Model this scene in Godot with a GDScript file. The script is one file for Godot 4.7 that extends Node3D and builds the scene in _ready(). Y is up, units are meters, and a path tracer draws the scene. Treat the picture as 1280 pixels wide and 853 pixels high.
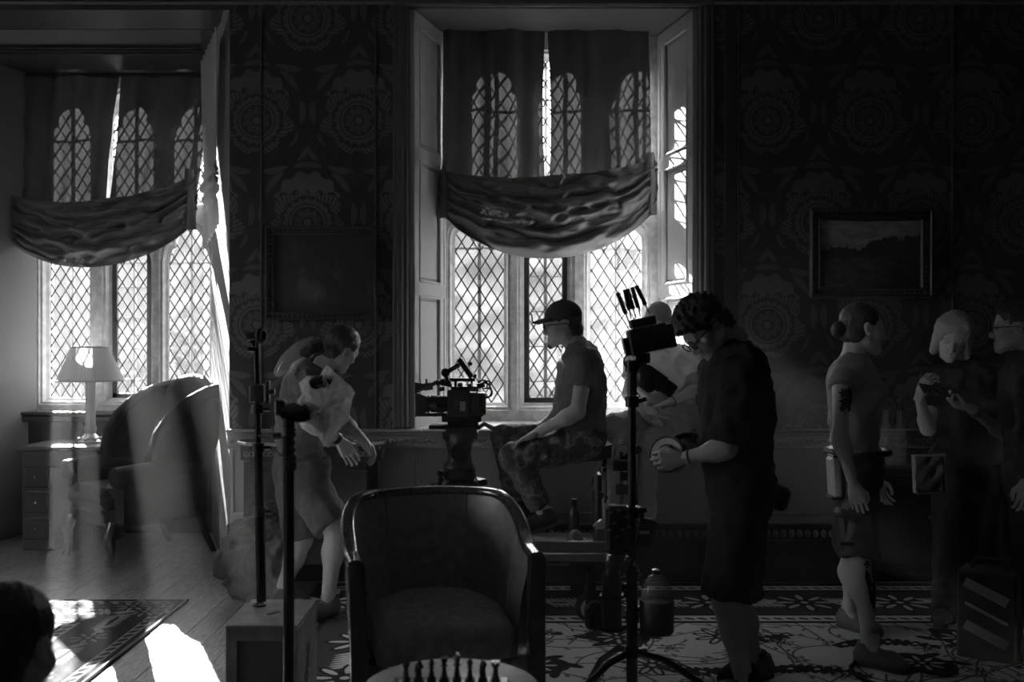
extends Node3D
# A film crew at work in a dim panelled room; sun and haze come through two leaded stone windows. Units are metres, y is up.
# The lens stands at height EYE and looks along -Z; P() puts a point at a photo position and a real depth.
const F := 1244.0
const EYE := 1.51
const WZ := -6.28

# ---------------------------------------------------------------- mesh builder
class M:
	var v := PackedVector3Array()
	var n := PackedVector3Array()
	var uv := PackedVector2Array()
	var ix := PackedInt32Array()
	func vert(p: Vector3, nn: Vector3, t := Vector2.ZERO) -> int:
		v.append(p); n.append(nn); uv.append(t)
		return v.size() - 1
	func tri_i(a: int, b: int, c: int) -> void: # counter-clockwise seen from outside
		ix.append(a); ix.append(c); ix.append(b)
	func face(pts: PackedVector3Array, away := Vector3.INF) -> void:
		var nn := (pts[1] - pts[0]).cross(pts[2] - pts[0])
		if pts.size() > 3 and nn.length_squared() < 1e-14: nn = (pts[2] - pts[0]).cross(pts[3] - pts[0])
		nn = nn.normalized()
		var flip := false
		if away != Vector3.INF:
			var mid := Vector3.ZERO
			for p in pts: mid += p
			mid /= pts.size()
			if nn.dot(mid - away) < 0.0:
				flip = true; nn = -nn
		var b := v.size()
		for k in pts.size():
			vert(pts[k], nn, Vector2([0, 1, 1, 0][k % 4], [0, 0, 1, 1][k % 4]))
		for k in range(1, pts.size() - 1):
			if flip: tri_i(b, b + k + 1, b + k)
			else: tri_i(b, b + k, b + k + 1)
	func box(c: Vector3, s: Vector3, ba := Basis(), bev := 0.0) -> M:
		var h := s * 0.5
		bev = minf(bev, minf(h.x, minf(h.y, h.z)) * 0.95)
		var g := h - Vector3.ONE * bev
		for a in 3:
			var b := (a + 1) % 3
			var d := (a + 2) % 3
			for sg: float in [-1.0, 1.0]:
				var q := PackedVector3Array()
				for k: Array in [[-1.0, -1.0], [1.0, -1.0], [1.0, 1.0], [-1.0, 1.0]]:
					var p := Vector3.ZERO
					p[a] = sg * h[a]; p[b] = k[0] * g[b]; p[d] = k[1] * g[d]
					q.append(c + ba * p)
				face(q, c)
			if bev > 0.0:
				for sa: float in [-1.0, 1.0]:
					for sb: float in [-1.0, 1.0]:
						var p0 := Vector3.ZERO
						p0[a] = sa * h[a]; p0[b] = sb * g[b]; p0[d] = -g[d]
						var p1 := p0; p1[d] = g[d]
						var p2 := Vector3.ZERO
						p2[a] = sa * g[a]; p2[b] = sb * h[b]; p2[d] = g[d]
						var p3 := p2; p3[d] = -g[d]
						face(PackedVector3Array([c + ba * p0, c + ba * p1, c + ba * p2, c + ba * p3]), c)
		if bev > 0.0:
			for sx: float in [-1.0, 1.0]:
				for sy: float in [-1.0, 1.0]:
					for sz: float in [-1.0, 1.0]:
						face(PackedVector3Array([c + ba * Vector3(sx * h.x, sy * g.y, sz * g.z), c + ba * Vector3(sx * g.x, sy * h.y, sz * g.z), c + ba * Vector3(sx * g.x, sy * g.y, sz * h.z)]), c)
		return self
	func bar(a: Vector3, b: Vector3, w: float, t: float, up := Vector3.UP, bev := 0.0) -> M:
		var z := (b - a).normalized()
		var x := up.cross(z)
		if x.length() < 0.01: x = Vector3.RIGHT.cross(z)
		x = x.normalized()
		return box((a + b) * 0.5, Vector3(w, t, a.distance_to(b)), Basis(x, z.cross(x), z), bev)
	func tube(pts: PackedVector3Array, r: Variant, seg := 8, caps := true) -> M:
		var t0 := (pts[1] - pts[0]).normalized()
		var up := Vector3.UP if absf(t0.y) < 0.9 else Vector3.RIGHT
		var x := up.cross(t0).normalized()
		var first := v.size()
		for k in pts.size():
			var t := t0
			if k == 0: t = (pts[1] - pts[0]).normalized()
			elif k == pts.size() - 1: t = (pts[k] - pts[k - 1]).normalized()
			else: t = ((pts[k + 1] - pts[k]).normalized() + (pts[k] - pts[k - 1]).normalized()).normalized()
			x = (x - t * x.dot(t)).normalized()
			var y := t.cross(x)
			var rr: float = r if r is float else r[k]
			for s in seg:
				var a := TAU * s / seg
				var nn := x * cos(a) + y * sin(a)
				vert(pts[k] + nn * rr, nn, Vector2(float(s) / seg, float(k) / (pts.size() - 1)))
		for k in pts.size() - 1:
			for s in seg:
				var a := first + k * seg + s
				var b := first + k * seg + (s + 1) % seg
				tri_i(a, b, b + seg); tri_i(a, b + seg, a + seg)
		if caps:
			for e in 2:
				var q := PackedVector3Array()
				var o := first + (pts.size() - 1) * seg * e
				for s in seg: q.append(v[o + s])
				face(q, pts[1] if e == 0 else pts[pts.size() - 2])
		return self
	func cyl(a: Vector3, b: Vector3, r: float, seg := 12, r2 := -1.0) -> M:
		return tube(PackedVector3Array([a, b]), [r, r if r2 < 0.0 else r2], seg)
	func ring(c: Vector3, axis: Vector3, rad: float, thick: float, seg := 20, ts := 8) -> M:
		var z := axis.normalized()
		var x := (Vector3.UP if absf(z.y) < 0.9 else Vector3.RIGHT).cross(z).normalized()
		var y := z.cross(x)
		var first := v.size()
		for k in seg:
			var a := TAU * k / seg
			var d := x * cos(a) + y * sin(a)
			for s in ts:
				var b := TAU * s / ts
				var nn := d * cos(b) + z * sin(b)
				vert(c + d * rad + nn * thick, nn)
		for k in seg:
			for s in ts:
				var a := first + k * ts + s
				var b := first + k * ts + (s + 1) % ts
				var e := first + ((k + 1) % seg) * ts + s
				var f := first + ((k + 1) % seg) * ts + (s + 1) % ts
				tri_i(a, e, f); tri_i(a, f, b)
		return self
	func lathe(prof: PackedVector2Array, seg := 16, xf := Transform3D()) -> M: # (radius, height)
		var ns := PackedVector2Array()
		for k in prof.size() - 1:
			var d := prof[k + 1] - prof[k]
			ns.append(Vector2(d.y, -d.x).normalized())
		for k in prof.size() - 1:
			var na := ns[k]
			var nb := ns[k]
			if k > 0 and ns[k - 1].dot(ns[k]) > 0.55: na = (ns[k - 1] + ns[k]).normalized()
			if k < ns.size() - 1 and ns[k + 1].dot(ns[k]) > 0.55: nb = (ns[k + 1] + ns[k]).normalized()
			var first := v.size()
			for s in seg + 1:
				var a := TAU * s / seg
				var c := cos(a)
				var si := sin(a)
				vert(xf * Vector3(prof[k].x * c, prof[k].y, prof[k].x * si), xf.basis * Vector3(na.x * c, na.y, na.x * si), Vector2(float(s) / seg, float(k) / (prof.size() - 1)))
				vert(xf * Vector3(prof[k + 1].x * c, prof[k + 1].y, prof[k + 1].x * si), xf.basis * Vector3(nb.x * c, nb.y, nb.x * si), Vector2(float(s) / seg, float(k + 1) / (prof.size() - 1)))
			for s in seg:
				var o := first + s * 2
				tri_i(o, o + 1, o + 3); tri_i(o, o + 3, o + 2)
		return self
	func ell(c: Vector3, r: Vector3, ba := Basis(), seg := 14, rows := 9) -> M:
		var first := v.size()
		for j in rows + 1:
			var th := PI * j / rows
			for s in seg + 1:
				var a := TAU * s / seg
				var d := Vector3(sin(th) * cos(a), cos(th), sin(th) * sin(a))
				vert(c + ba * (d * r), (ba * (d / r)).normalized(), Vector2(float(s) / seg, float(j) / rows))
		for j in rows:
			for s in seg:
				var a := first + j * (seg + 1) + s
				tri_i(a, a + 1, a + seg + 2); tri_i(a, a + seg + 2, a + seg + 1)
		return self
	func prism(poly: PackedVector2Array, depth: float, xf := Transform3D(), bev := 0.0) -> M: # drawn in x and y, thick along z
		var t := Geometry2D.triangulate_polygon(poly)
		var cw := Geometry2D.is_polygon_clockwise(poly)
		var inner := poly
		if bev > 0.0:
			var o := Geometry2D.offset_polygon(poly, -bev)
			if o.size() == 1 and o[0].size() == poly.size():
				# keep the same order of points: nearest point of the shrunk outline
				inner = PackedVector2Array()
				for p in poly:
					var best := o[0][0]
					for q in o[0]:
						if q.distance_squared_to(p) < best.distance_squared_to(p): best = q
					inner.append(best)
			else: bev = 0.0
		for e: float in [-0.5, 0.5]:
			var nn := (xf.basis * Vector3(0, 0, signf(e))).normalized()
			var b := v.size()
			for p in inner: vert(xf * Vector3(p.x, p.y, depth * e), nn, p)
			for k in range(0, t.size(), 3):
				var area := (inner[t[k + 1]] - inner[t[k]]).cross(inner[t[k + 2]] - inner[t[k]])
				if (area > 0.0) == (e > 0.0): tri_i(b + t[k], b + t[k + 1], b + t[k + 2])
				else: tri_i(b + t[k], b + t[k + 2], b + t[k + 1])
		var levels := [[inner, -0.5 * depth], [poly, -0.5 * depth + bev], [poly, 0.5 * depth - bev], [inner, 0.5 * depth]] if bev > 0.0 else [[poly, -0.5 * depth], [poly, 0.5 * depth]]
		for l in levels.size() - 1:
			for k in poly.size():
				var k2 := (k + 1) % poly.size()
				var q0: PackedVector2Array = levels[l][0]
				var q1: PackedVector2Array = levels[l + 1][0]
				var z0: float = levels[l][1]
				var z1: float = levels[l + 1][1]
				var a := xf * Vector3(q0[k].x, q0[k].y, z0)
				var b := xf * Vector3(q0[k2].x, q0[k2].y, z0)
				var c := xf * Vector3(q1[k2].x, q1[k2].y, z1)
				var d := xf * Vector3(q1[k].x, q1[k].y, z1)
				if cw: face(PackedVector3Array([b, a, d, c]))
				else: face(PackedVector3Array([a, b, c, d]))
		return self
	func smooth(first_v: int, first_i: int) -> void:
		for k in range(first_v, v.size()): n[k] = Vector3.ZERO
		for k in range(first_i, ix.size(), 3):
			var nn := (v[ix[k + 2]] - v[ix[k]]).cross(v[ix[k + 1]] - v[ix[k]])
			for j in 3: n[ix[k + j]] += nn
		for k in range(first_v, v.size()): n[k] = n[k].normalized() if n[k].length_squared() > 1e-20 else Vector3.UP
	func surf(nu: int, nv: int, fn: Callable, wrap := false) -> M:
		var fv := v.size()
		var fi := ix.size()
		for j in nv + 1:
			for i in nu + 1:
				vert(fn.call(float(i) / nu, float(j) / nv), Vector3.UP, Vector2(float(i) / nu, float(j) / nv))
		for j in nv:
			for i in nu:
				var a := fv + j * (nu + 1) + i
				tri_i(a, a + 1, a + nu + 2); tri_i(a, a + nu + 2, a + nu + 1)
		smooth(fv, fi)
		if wrap:
			for j in nv + 1:
				var a := fv + j * (nu + 1)
				var nn := (n[a] + n[a + nu]).normalized()
				n[a] = nn; n[a + nu] = nn
		return self
	func loft(rings: Array, caps := true) -> M: # closed rings of equal size, counter-clockwise seen from the end they run towards
		var fv := v.size()
		var fi := ix.size()
		var sz: int = rings[0].size()
		var r0: PackedVector3Array = rings[0]
		var area := Vector3.ZERO
		for k in sz: area += r0[k].cross(r0[(k + 1) % sz])
		var along := Vector3.ZERO
		for p: Vector3 in rings[1]: along += p
		for p in r0: along -= p
		if area.dot(along) < 0.0:
			for k in rings.size():
				var rev: PackedVector3Array = rings[k]
				rev.reverse()
				rings[k] = rev
		for k in rings.size():
			for p: Vector3 in rings[k]: vert(p, Vector3.UP)
		for k in rings.size() - 1:
			for s in sz:
				var a := fv + k * sz + s
				var b := fv + k * sz + (s + 1) % sz
				tri_i(a, b, b + sz); tri_i(a, b + sz, a + sz)
		smooth(fv, fi)
		if caps:
			for e in 2:
				var q: PackedVector3Array = rings[0 if e == 0 else rings.size() - 1]
				var mid := Vector3.ZERO
				for p in q: mid += p
				mid /= sz
				var other: PackedVector3Array = rings[1 if e == 0 else rings.size() - 2]
				var om := Vector3.ZERO
				for p in other: om += p
				om /= sz
				var dir := (mid - om).normalized()
				var b := vert(mid, dir)
				for s in sz: vert(q[s], dir)
				for s in sz:
					if e == 0: tri_i(b, b + 1 + (s + 1) % sz, b + 1 + s)
					else: tri_i(b, b + 1 + s, b + 1 + (s + 1) % sz)
		return self
	func add(o: M, xf := Transform3D()) -> M:
		var b := v.size()
		var nb := xf.basis.inverse().transposed()
		for k in o.v.size():
			v.append(xf * o.v[k]); n.append((nb * o.n[k]).normalized()); uv.append(o.uv[k])
		var mir := xf.basis.determinant() < 0.0
		for k in range(0, o.ix.size(), 3):
			ix.append(b + o.ix[k])
			ix.append(b + o.ix[k + (2 if mir else 1)])
			ix.append(b + o.ix[k + (1 if mir else 2)])
		return self
	func bump(noise: FastNoiseLite, amp: float) -> M:
		for k in v.size(): v[k] += n[k] * noise.get_noise_3dv(v[k]) * amp
		smooth(0, 0)
		return self
	func mesh() -> ArrayMesh:
		var a := []
		a.resize(Mesh.ARRAY_MAX)
		a[Mesh.ARRAY_VERTEX] = v; a[Mesh.ARRAY_NORMAL] = n; a[Mesh.ARRAY_TEX_UV] = uv; a[Mesh.ARRAY_INDEX] = ix
		var m := ArrayMesh.new()
		m.add_surface_from_arrays(Mesh.PRIMITIVE_TRIANGLES, a)
		return m

# ---------------------------------------------------------------- distance field, meshed as surface nets
class Sdf:
	var o := Vector3.ZERO
	var h := 0.01
	var nx := 0
	var ny := 0
	var nz := 0
	var a := PackedFloat32Array()
	func _init(lo: Vector3, hi: Vector3, cell: float) -> void:
		h = cell
		o = lo - Vector3.ONE * cell * 2.0
		var s := (hi - o) / cell
		nx = int(s.x) + 4; ny = int(s.y) + 4; nz = int(s.z) + 4
		a.resize(nx * ny * nz); a.fill(9.0)
	func lo_i(p: float, ax: int) -> int: return maxi(0, int(floor((p - o[ax]) / h)))
	func hi_i(p: float, ax: int) -> int: return mini([nx, ny, nz][ax] - 1, int(ceil((p - o[ax]) / h)))
	# a tapered capsule; ax and s squeeze its thickness along ax; ends: 1 cuts it flat at p1, 2 at p0, 3 at both
	func cap(p0: Vector3, p1: Vector3, r0: float, r1: float, k := 0.02, ends := 0, ax := Vector3.ZERO, s := 1.0) -> void:
		var rr := maxf(r0, r1) + 3.0 * h + k
		var lo := p0.min(p1) - Vector3.ONE * rr
		var hi := p0.max(p1) + Vector3.ONE * rr
		var x0 := lo_i(lo.x, 0); var x1 := hi_i(hi.x, 0)
		var y0 := lo_i(lo.y, 1); var y1 := hi_i(hi.y, 1)
		var z0 := lo_i(lo.z, 2); var z1 := hi_i(hi.z, 2)
		var ba := p1 - p0
		var dir := ba.normalized()
		var len := ba.length()
		var sq := s != 1.0
		if sq: ba += ax * (ba.dot(ax) * (s - 1.0))
		var inv := 1.0 / maxf(ba.length_squared(), 1e-9)
		var dr := r1 - r0
		var ik := 1.0 / k
		for z in range(z0, z1 + 1):
			for y in range(y0, y1 + 1):
				var i := (z * ny + y) * nx + x0
				var q := Vector3(o.x + x0 * h, o.y + y * h, o.z + z * h) - p0
				for x in range(x0, x1 + 1):
					var w := q
					if sq: w += ax * (q.dot(ax) * (s - 1.0))
					var t := clampf(w.dot(ba) * inv, 0.0, 1.0)
					var d := (w - ba * t).length() - r0 - dr * t
					if ends > 0:
						var al := q.dot(dir)
						if ends & 1: d = maxf(d, al - len)
						if ends & 2: d = maxf(d, -al)
					var c := a[i]
					var e := k - absf(c - d)
					a[i] = minf(c, d) - (e * e * ik * 0.25 if e > 0.0 else 0.0)
					i += 1
					q.x += h
	func ball(c: Vector3, r: Vector3, ba := Basis(), k := 0.02, carve := false) -> void:
		var rr := maxf(r.x, maxf(r.y, r.z)) + 3.0 * h + k
		var lo := c - Vector3.ONE * rr
		var hi := c + Vector3.ONE * rr
		var inv := ba.transposed()
		var mr := minf(r.x, minf(r.y, r.z))
		for z in range(lo_i(lo.z, 2), hi_i(hi.z, 2) + 1):
			for y in range(lo_i(lo.y, 1), hi_i(hi.y, 1) + 1):
				for x in range(lo_i(lo.x, 0), hi_i(hi.x, 0) + 1):
					var i := (z * ny + y) * nx + x
					var q := inv * (o + Vector3(x, y, z) * h - c)
					var w := q / r
					var k0 := w.length()
					var k1 := (w / r).length()
					var d := k0 * (k0 - 1.0) / k1 if k1 > 1e-6 else -mr
					var cur := a[i]
					if carve:
						var e2 := k - absf(cur + d)
						a[i] = maxf(cur, -d) + (e2 * e2 / k * 0.25 if e2 > 0.0 else 0.0)
					else:
						var e := k - absf(cur - d)
						a[i] = minf(cur, d) - (e * e / k * 0.25 if e > 0.0 else 0.0)
	func clip(p: Vector3, nn: Vector3) -> void: # keeps the side that nn points away from
		for z in nz:
			for y in ny:
				var i := (z * ny + y) * nx
				var d := (o + Vector3(0, y, z) * h - p).dot(nn)
				for x in nx:
					if d > a[i]: a[i] = d
					d += nn.x * h
					i += 1
	func mesh(m: M, xf := Transform3D()) -> M:
		var id := PackedInt32Array()
		id.resize(a.size()); id.fill(-1)
		var sx := 1
		var sy := nx
		var sz := nx * ny
		var off := [0, sx, sy, sx + sy, sz, sx + sz, sy + sz, sx + sy + sz]
		var cor := [Vector3(0, 0, 0), Vector3(1, 0, 0), Vector3(0, 1, 0), Vector3(1, 1, 0), Vector3(0, 0, 1), Vector3(1, 0, 1), Vector3(0, 1, 1), Vector3(1, 1, 1)]
		var edges := [0, 1, 2, 3, 4, 5, 6, 7, 0, 2, 1, 3, 4, 6, 5, 7, 0, 4, 1, 5, 2, 6, 3, 7]
		var lim := 3.2 * h
		var act := PackedInt32Array()
		for z in nz - 1:
			for y in ny - 1:
				var i := (z * ny + y) * nx - 1
				for x in nx - 1:
					i += 1
					var f := a[i]
					if f > lim or f < -lim: continue
					var neg := 0
					for k in 8:
						if a[i + off[k]] < 0.0: neg += 1
					if neg == 0 or neg == 8: continue
					var sum := Vector3.ZERO
					var cnt := 0
					for e in range(0, 24, 2):
						var ea: int = edges[e]
						var eb: int = edges[e + 1]
						var fa := a[i + off[ea]]
						var fb := a[i + off[eb]]
						if (fa < 0.0) != (fb < 0.0):
							sum += cor[ea].lerp(cor[eb], fa / (fa - fb))
							cnt += 1
					var p := o + (Vector3(x, y, z) + sum / cnt) * h
					var g := Vector3(a[i + sx] + a[i + sx + sy] + a[i + sx + sz] + a[i + sx + sy + sz] - a[i] - a[i + sy] - a[i + sz] - a[i + sy + sz],
						a[i + sy] + a[i + sx + sy] + a[i + sy + sz] + a[i + sx + sy + sz] - a[i] - a[i + sx] - a[i + sz] - a[i + sx + sz],
						a[i + sz] + a[i + sx + sz] + a[i + sy + sz] + a[i + sx + sy + sz] - a[i] - a[i + sx] - a[i + sy] - a[i + sx + sy])
					id[i] = m.vert(xf * p, (xf.basis * g).normalized())
					act.append(i)
		for i in act:
			var fa := a[i]
			var ina := fa < 0.0
			for ax in 3:
				var st: int = [sx, sy, sz][ax]
				var fb := a[i + st]
				if ina == (fb < 0.0): continue
				var u: int = [sy, sz, sx][ax]
				var w: int = [sz, sx, sy][ax]
				if i - u - w < 0: continue
				var q0 := id[i]
				var q1 := id[i - u]
				var q2 := id[i - u - w]
				var q3 := id[i - w]
				if q1 < 0 or q2 < 0 or q3 < 0: continue
				if ina:
					m.tri_i(q0, q1, q2); m.tri_i(q0, q2, q3)
				else:
					m.tri_i(q0, q2, q1); m.tri_i(q0, q3, q2)
		return m

# ---------------------------------------------------------------- nodes, names, materials
var taken := {}
var base_of := {}
var mats := {}
var heads := {}
var rng := RandomNumberGenerator.new()

func P(px: float, py: float, d: float) -> Vector3:
	return Vector3((px - 640.0) * d / F, EYE - (py - 426.5) * d / F, -d)

func numbered(called: String) -> String:
	if not taken.has(called):
		taken[called] = 0
		return called
	taken[called] += 1
	return "%s_%03d" % [called, taken[called]]

func tag(o: Node3D, label: String, category: String, group := "", kind := "") -> Node3D:
	o.set_meta("label", label)
	if category: o.set_meta("category", category)
	if group: o.set_meta("group", group)
	if kind: o.set_meta("kind", kind)
	return o

func thing(called: String, label: String, category: String, at := Vector3.ZERO, group := "", kind := "") -> Node3D:
	var o := Node3D.new()
	o.name = numbered(called)
	add_child(o)
	o.position = at
	base_of[o] = at
	return tag(o, label, category, group, kind)

func part(p: Node3D, called: String, m: M, mat: Material, label := "") -> MeshInstance3D: # m in world axes and places
	var o := MeshInstance3D.new()
	o.name = called
	o.mesh = m.mesh()
	o.material_override = mat
	p.add_child(o, true)
	if base_of.has(p): o.position = -base_of[p]
	if label: o.set_meta("label", label)
	return o

func one(called: String, label: String, category: String, m: M, mat: Material, group := "", kind := "") -> MeshInstance3D:
	var o := MeshInstance3D.new()
	o.name = numbered(called)
	o.mesh = m.mesh()
	o.material_override = mat
	add_child(o)
	tag(o, label, category, group, kind)
	return o

func grey(refl: float) -> Color:
	return Color(refl, refl, refl).linear_to_srgb()

func mt(key: String, refl: float, rough := 0.7, o := {}) -> StandardMaterial3D:
	if mats.has(key): return mats[key]
	var m := StandardMaterial3D.new()
	m.resource_name = key
	m.albedo_color = grey(refl)
	m.roughness = rough
	m.metallic = o.get("metal", 0.0)
	m.metallic_specular = o.get("spec", 0.5)
	if o.has("tex"):
		m.albedo_texture = o.tex
		m.uv1_scale = o.get("scale", Vector3.ONE)
		m.uv1_triplanar = o.get("tri", true)
		m.uv1_world_triplanar = o.get("world", false)
	if o.has("bump"):
		m.heightmap_enabled = true
		m.heightmap_texture = o.bump
		m.heightmap_scale = o.get("bump_cm", 0.1)
		m.uv1_triplanar = o.get("tri", true)
		m.uv1_scale = o.get("scale", Vector3.ONE)
	if o.has("back"):
		m.backlight_enabled = true
		m.backlight = Color(o.back, o.back, o.back).linear_to_srgb()
		m.cull_mode = BaseMaterial3D.CULL_DISABLED
	if o.has("rim"):
		m.rim_enabled = true
		m.rim = o.rim
		m.rim_tint = 0.5
	if o.has("coat"):
		m.clearcoat_enabled = true
		m.clearcoat = o.coat
		m.clearcoat_roughness = 0.15
	if o.has("alpha"):
		m.transparency = BaseMaterial3D.TRANSPARENCY_ALPHA
		m.albedo_color.a = o.alpha
		m.cull_mode = BaseMaterial3D.CULL_DISABLED
	mats[key] = m
	return m

func noise_tex(sd: int, freq: float, stops: Array, type := FastNoiseLite.TYPE_SIMPLEX_SMOOTH, size := 256, oct := 4) -> NoiseTexture2D:
	var f := FastNoiseLite.new()
	f.noise_type = type
	f.seed = sd
	f.frequency = freq
	f.fractal_octaves = oct
	var t := NoiseTexture2D.new()
	t.width = size; t.height = size
	t.seamless = true
	t.noise = f
	if stops.size():
		var g := Gradient.new()
		var offs := PackedFloat32Array()
		var cols := PackedColorArray()
		for s: Array in stops:
			offs.append(s[0]); cols.append(Color(s[1], s[1], s[1]))
		g.offsets = offs; g.colors = cols
		if stops[0].size() > 2: g.interpolation_mode = Gradient.GRADIENT_INTERPOLATE_CONSTANT
		t.color_ramp = g
	return t

func nz(freq: float, sd := 1) -> FastNoiseLite:
	var f := FastNoiseLite.new()
	f.seed = sd; f.frequency = freq; f.fractal_octaves = 2
	return f

func pv(a: Array) -> PackedVector3Array: return PackedVector3Array(a)

func bez(a: Vector3, b: Vector3, c: Vector3, d: Vector3, k := 10) -> PackedVector3Array:
	var q := PackedVector3Array()
	for i in k + 1: q.append(a.bezier_interpolate(b, c, d, float(i) / k))
	return q

# ---------------------------------------------------------------- people
# Head in its own axes: y up, z out of the face, the middle of the head at the origin; about 0.235 m tall.
func head_mesh(kind: String) -> M:
	if heads.has(kind): return heads[kind]
	var w := kind == "woman"
	var s := Sdf.new(Vector3(-0.105, -0.15, -0.125), Vector3(0.105, 0.135, 0.135), 0.0048)
	s.ball(Vector3(0, 0.036, -0.014), Vector3(0.075, 0.083, 0.096), Basis(), 0.02)
	s.ball(Vector3(0, -0.035, 0.03), Vector3(0.06, 0.072, 0.06), Basis(), 0.03)
	s.cap(Vector3(-0.05, -0.062, 0.0), Vector3(-0.012, -0.1, 0.07), 0.02, 0.016, 0.03)
	s.cap(Vector3(0.05, -0.062, 0.0), Vector3(0.012, -0.1, 0.07), 0.02, 0.016, 0.03)
	s.ball(Vector3(0, -0.1, 0.072), Vector3(0.02, 0.016, 0.016), Basis(), 0.02)
	s.cap(Vector3(0, -0.05, -0.04), Vector3(0, -0.14, -0.05), 0.055 if not w else 0.047, 0.055 if not w else 0.047, 0.03)
	s.cap(Vector3(-0.036, 0.022, 0.072), Vector3(0.036, 0.022, 0.072), 0.012, 0.012, 0.016)
	for e: float in [-1.0, 1.0]:
		s.ball(Vector3(e * 0.046, -0.024, 0.052), Vector3(0.022, 0.02, 0.02), Basis(), 0.025)
		s.ball(Vector3(e * 0.03, 0.002, 0.094), Vector3(0.019, 0.011, 0.014), Basis(), 0.012, true)
	s.cap(Vector3(0, 0.012, 0.084), Vector3(0, -0.034, 0.106), 0.008, 0.011, 0.012)
	for e: float in [-1.0, 1.0]:
		s.ball(Vector3(e * 0.012, -0.04, 0.094), Vector3(0.009, 0.008, 0.011), Basis(), 0.008)
		s.ball(Vector3(e * 0.03, 0.001, 0.078), Vector3(0.0125, 0.0125, 0.0125), Basis(), 0.003)
		s.cap(Vector3(e * 0.018, 0.01, 0.09), Vector3(e * 0.042, 0.008, 0.083), 0.0045, 0.0045, 0.006)
		var eb := Basis.from_euler(Vector3(-0.25, e * 0.35, 0))
		s.ball(Vector3(e * 0.078, -0.005, -0.012), Vector3(0.009, 0.032, 0.019), eb, 0.008)
		s.ball(Vector3(e * 0.086, 0.0, -0.008), Vector3(0.006, 0.02, 0.01), eb, 0.005, true)
	s.cap(Vector3(-0.02, -0.068, 0.083), Vector3(0.02, -0.068, 0.083), 0.006, 0.006, 0.008)
	s.cap(Vector3(-0.017, -0.079, 0.083), Vector3(0.017, -0.079, 0.083), 0.0065, 0.0065, 0.008)
	s.cap(Vector3(0, -0.078, 0.088), Vector3(0, -0.068, 0.089), 0.006, 0.006, 0.008)
	var m := s.mesh(M.new())
	heads[kind] = m
	return m

# A right hand in its own axes: fingers along y, palm facing z, thumb on +x, wrist at the origin.
func hand_mesh(pose: String) -> M:
	var key := "hand_" + pose
	if heads.has(key): return heads[key]
	var c: Array = {"rest": [0.2, 0.3, 0.2, 0.15], "relaxed": [0.45, 0.55, 0.35, 0.25], "grip": [0.85, 1.15, 0.75, 0.55], "hold": [0.6, 0.7, 0.4, 0.6]}[pose]
	var s := Sdf.new(Vector3(-0.055, -0.035, -0.03), Vector3(0.085, 0.2, 0.11), 0.0036)
	var kx := [0.032, 0.011, -0.011, -0.03]
	var ky := [0.09, 0.095, 0.09, 0.08]
	var ln := [[0.042, 0.026, 0.02], [0.046, 0.029, 0.021], [0.042, 0.027, 0.02], [0.034, 0.021, 0.018]]
	s.cap(Vector3(0, -0.03, 0), Vector3(0, 0.012, 0), 0.025, 0.025, 0.02, 0, Vector3(0, 0, 1), 1.35)
	for f in 4:
		s.cap(Vector3(kx[f] * 0.5, 0.01, 0.0), Vector3(kx[f], ky[f] - 0.008, 0.0), 0.014, 0.011, 0.014)
	s.cap(Vector3(0.02, 0.018, 0.008), Vector3(0.034, 0.045, 0.012), 0.016, 0.013, 0.015)
	s.ball(Vector3(-0.018, 0.04, 0.008), Vector3(0.016, 0.03, 0.012), Basis(), 0.014)
	for f in 4:
		var p := Vector3(kx[f], ky[f] - 0.004, 0)
		var a := 0.0
		var spread: float = (1.5 - f) * 0.05
		var r := 0.0088 if f < 3 else 0.0076
		for j in 3:
			a += c[j]
			var q := p + Vector3(sin(spread) * cos(a), cos(a) * cos(spread), sin(a)) * float(ln[f][j])
			s.cap(p, q, r, r - 0.0008, 0.0035)
			p = q
			r -= 0.0007
	var t: float = c[3]
	var tp := [Vector3(0.026, 0.026, 0.008), Vector3(0.05, 0.055, 0.014 + 0.02 * t), Vector3(0.055 - 0.012 * t, 0.082, 0.02 + 0.05 * t), Vector3(0.05 - 0.03 * t, 0.104, 0.024 + 0.075 * t)]
	for j in 3: s.cap(tp[j], tp[j + 1], 0.0125 - 0.0015 * j, 0.011 - 0.0015 * j, 0.006)
	var m := s.mesh(M.new())
	heads[key] = m
	return m

func axes(y: Vector3, z: Vector3) -> Basis: # y kept, z made square to it
	var yy := y.normalized()
	var zz := (z - yy * z.dot(yy)).normalized()
	return Basis(yy.cross(zz), yy, zz)

func face_axes(fwd: Vector3, up: Vector3) -> Basis:
	var z := fwd.normalized()
	var y := (up - z * up.dot(z)).normalized()
	return Basis(y.cross(z), y, z)

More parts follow.
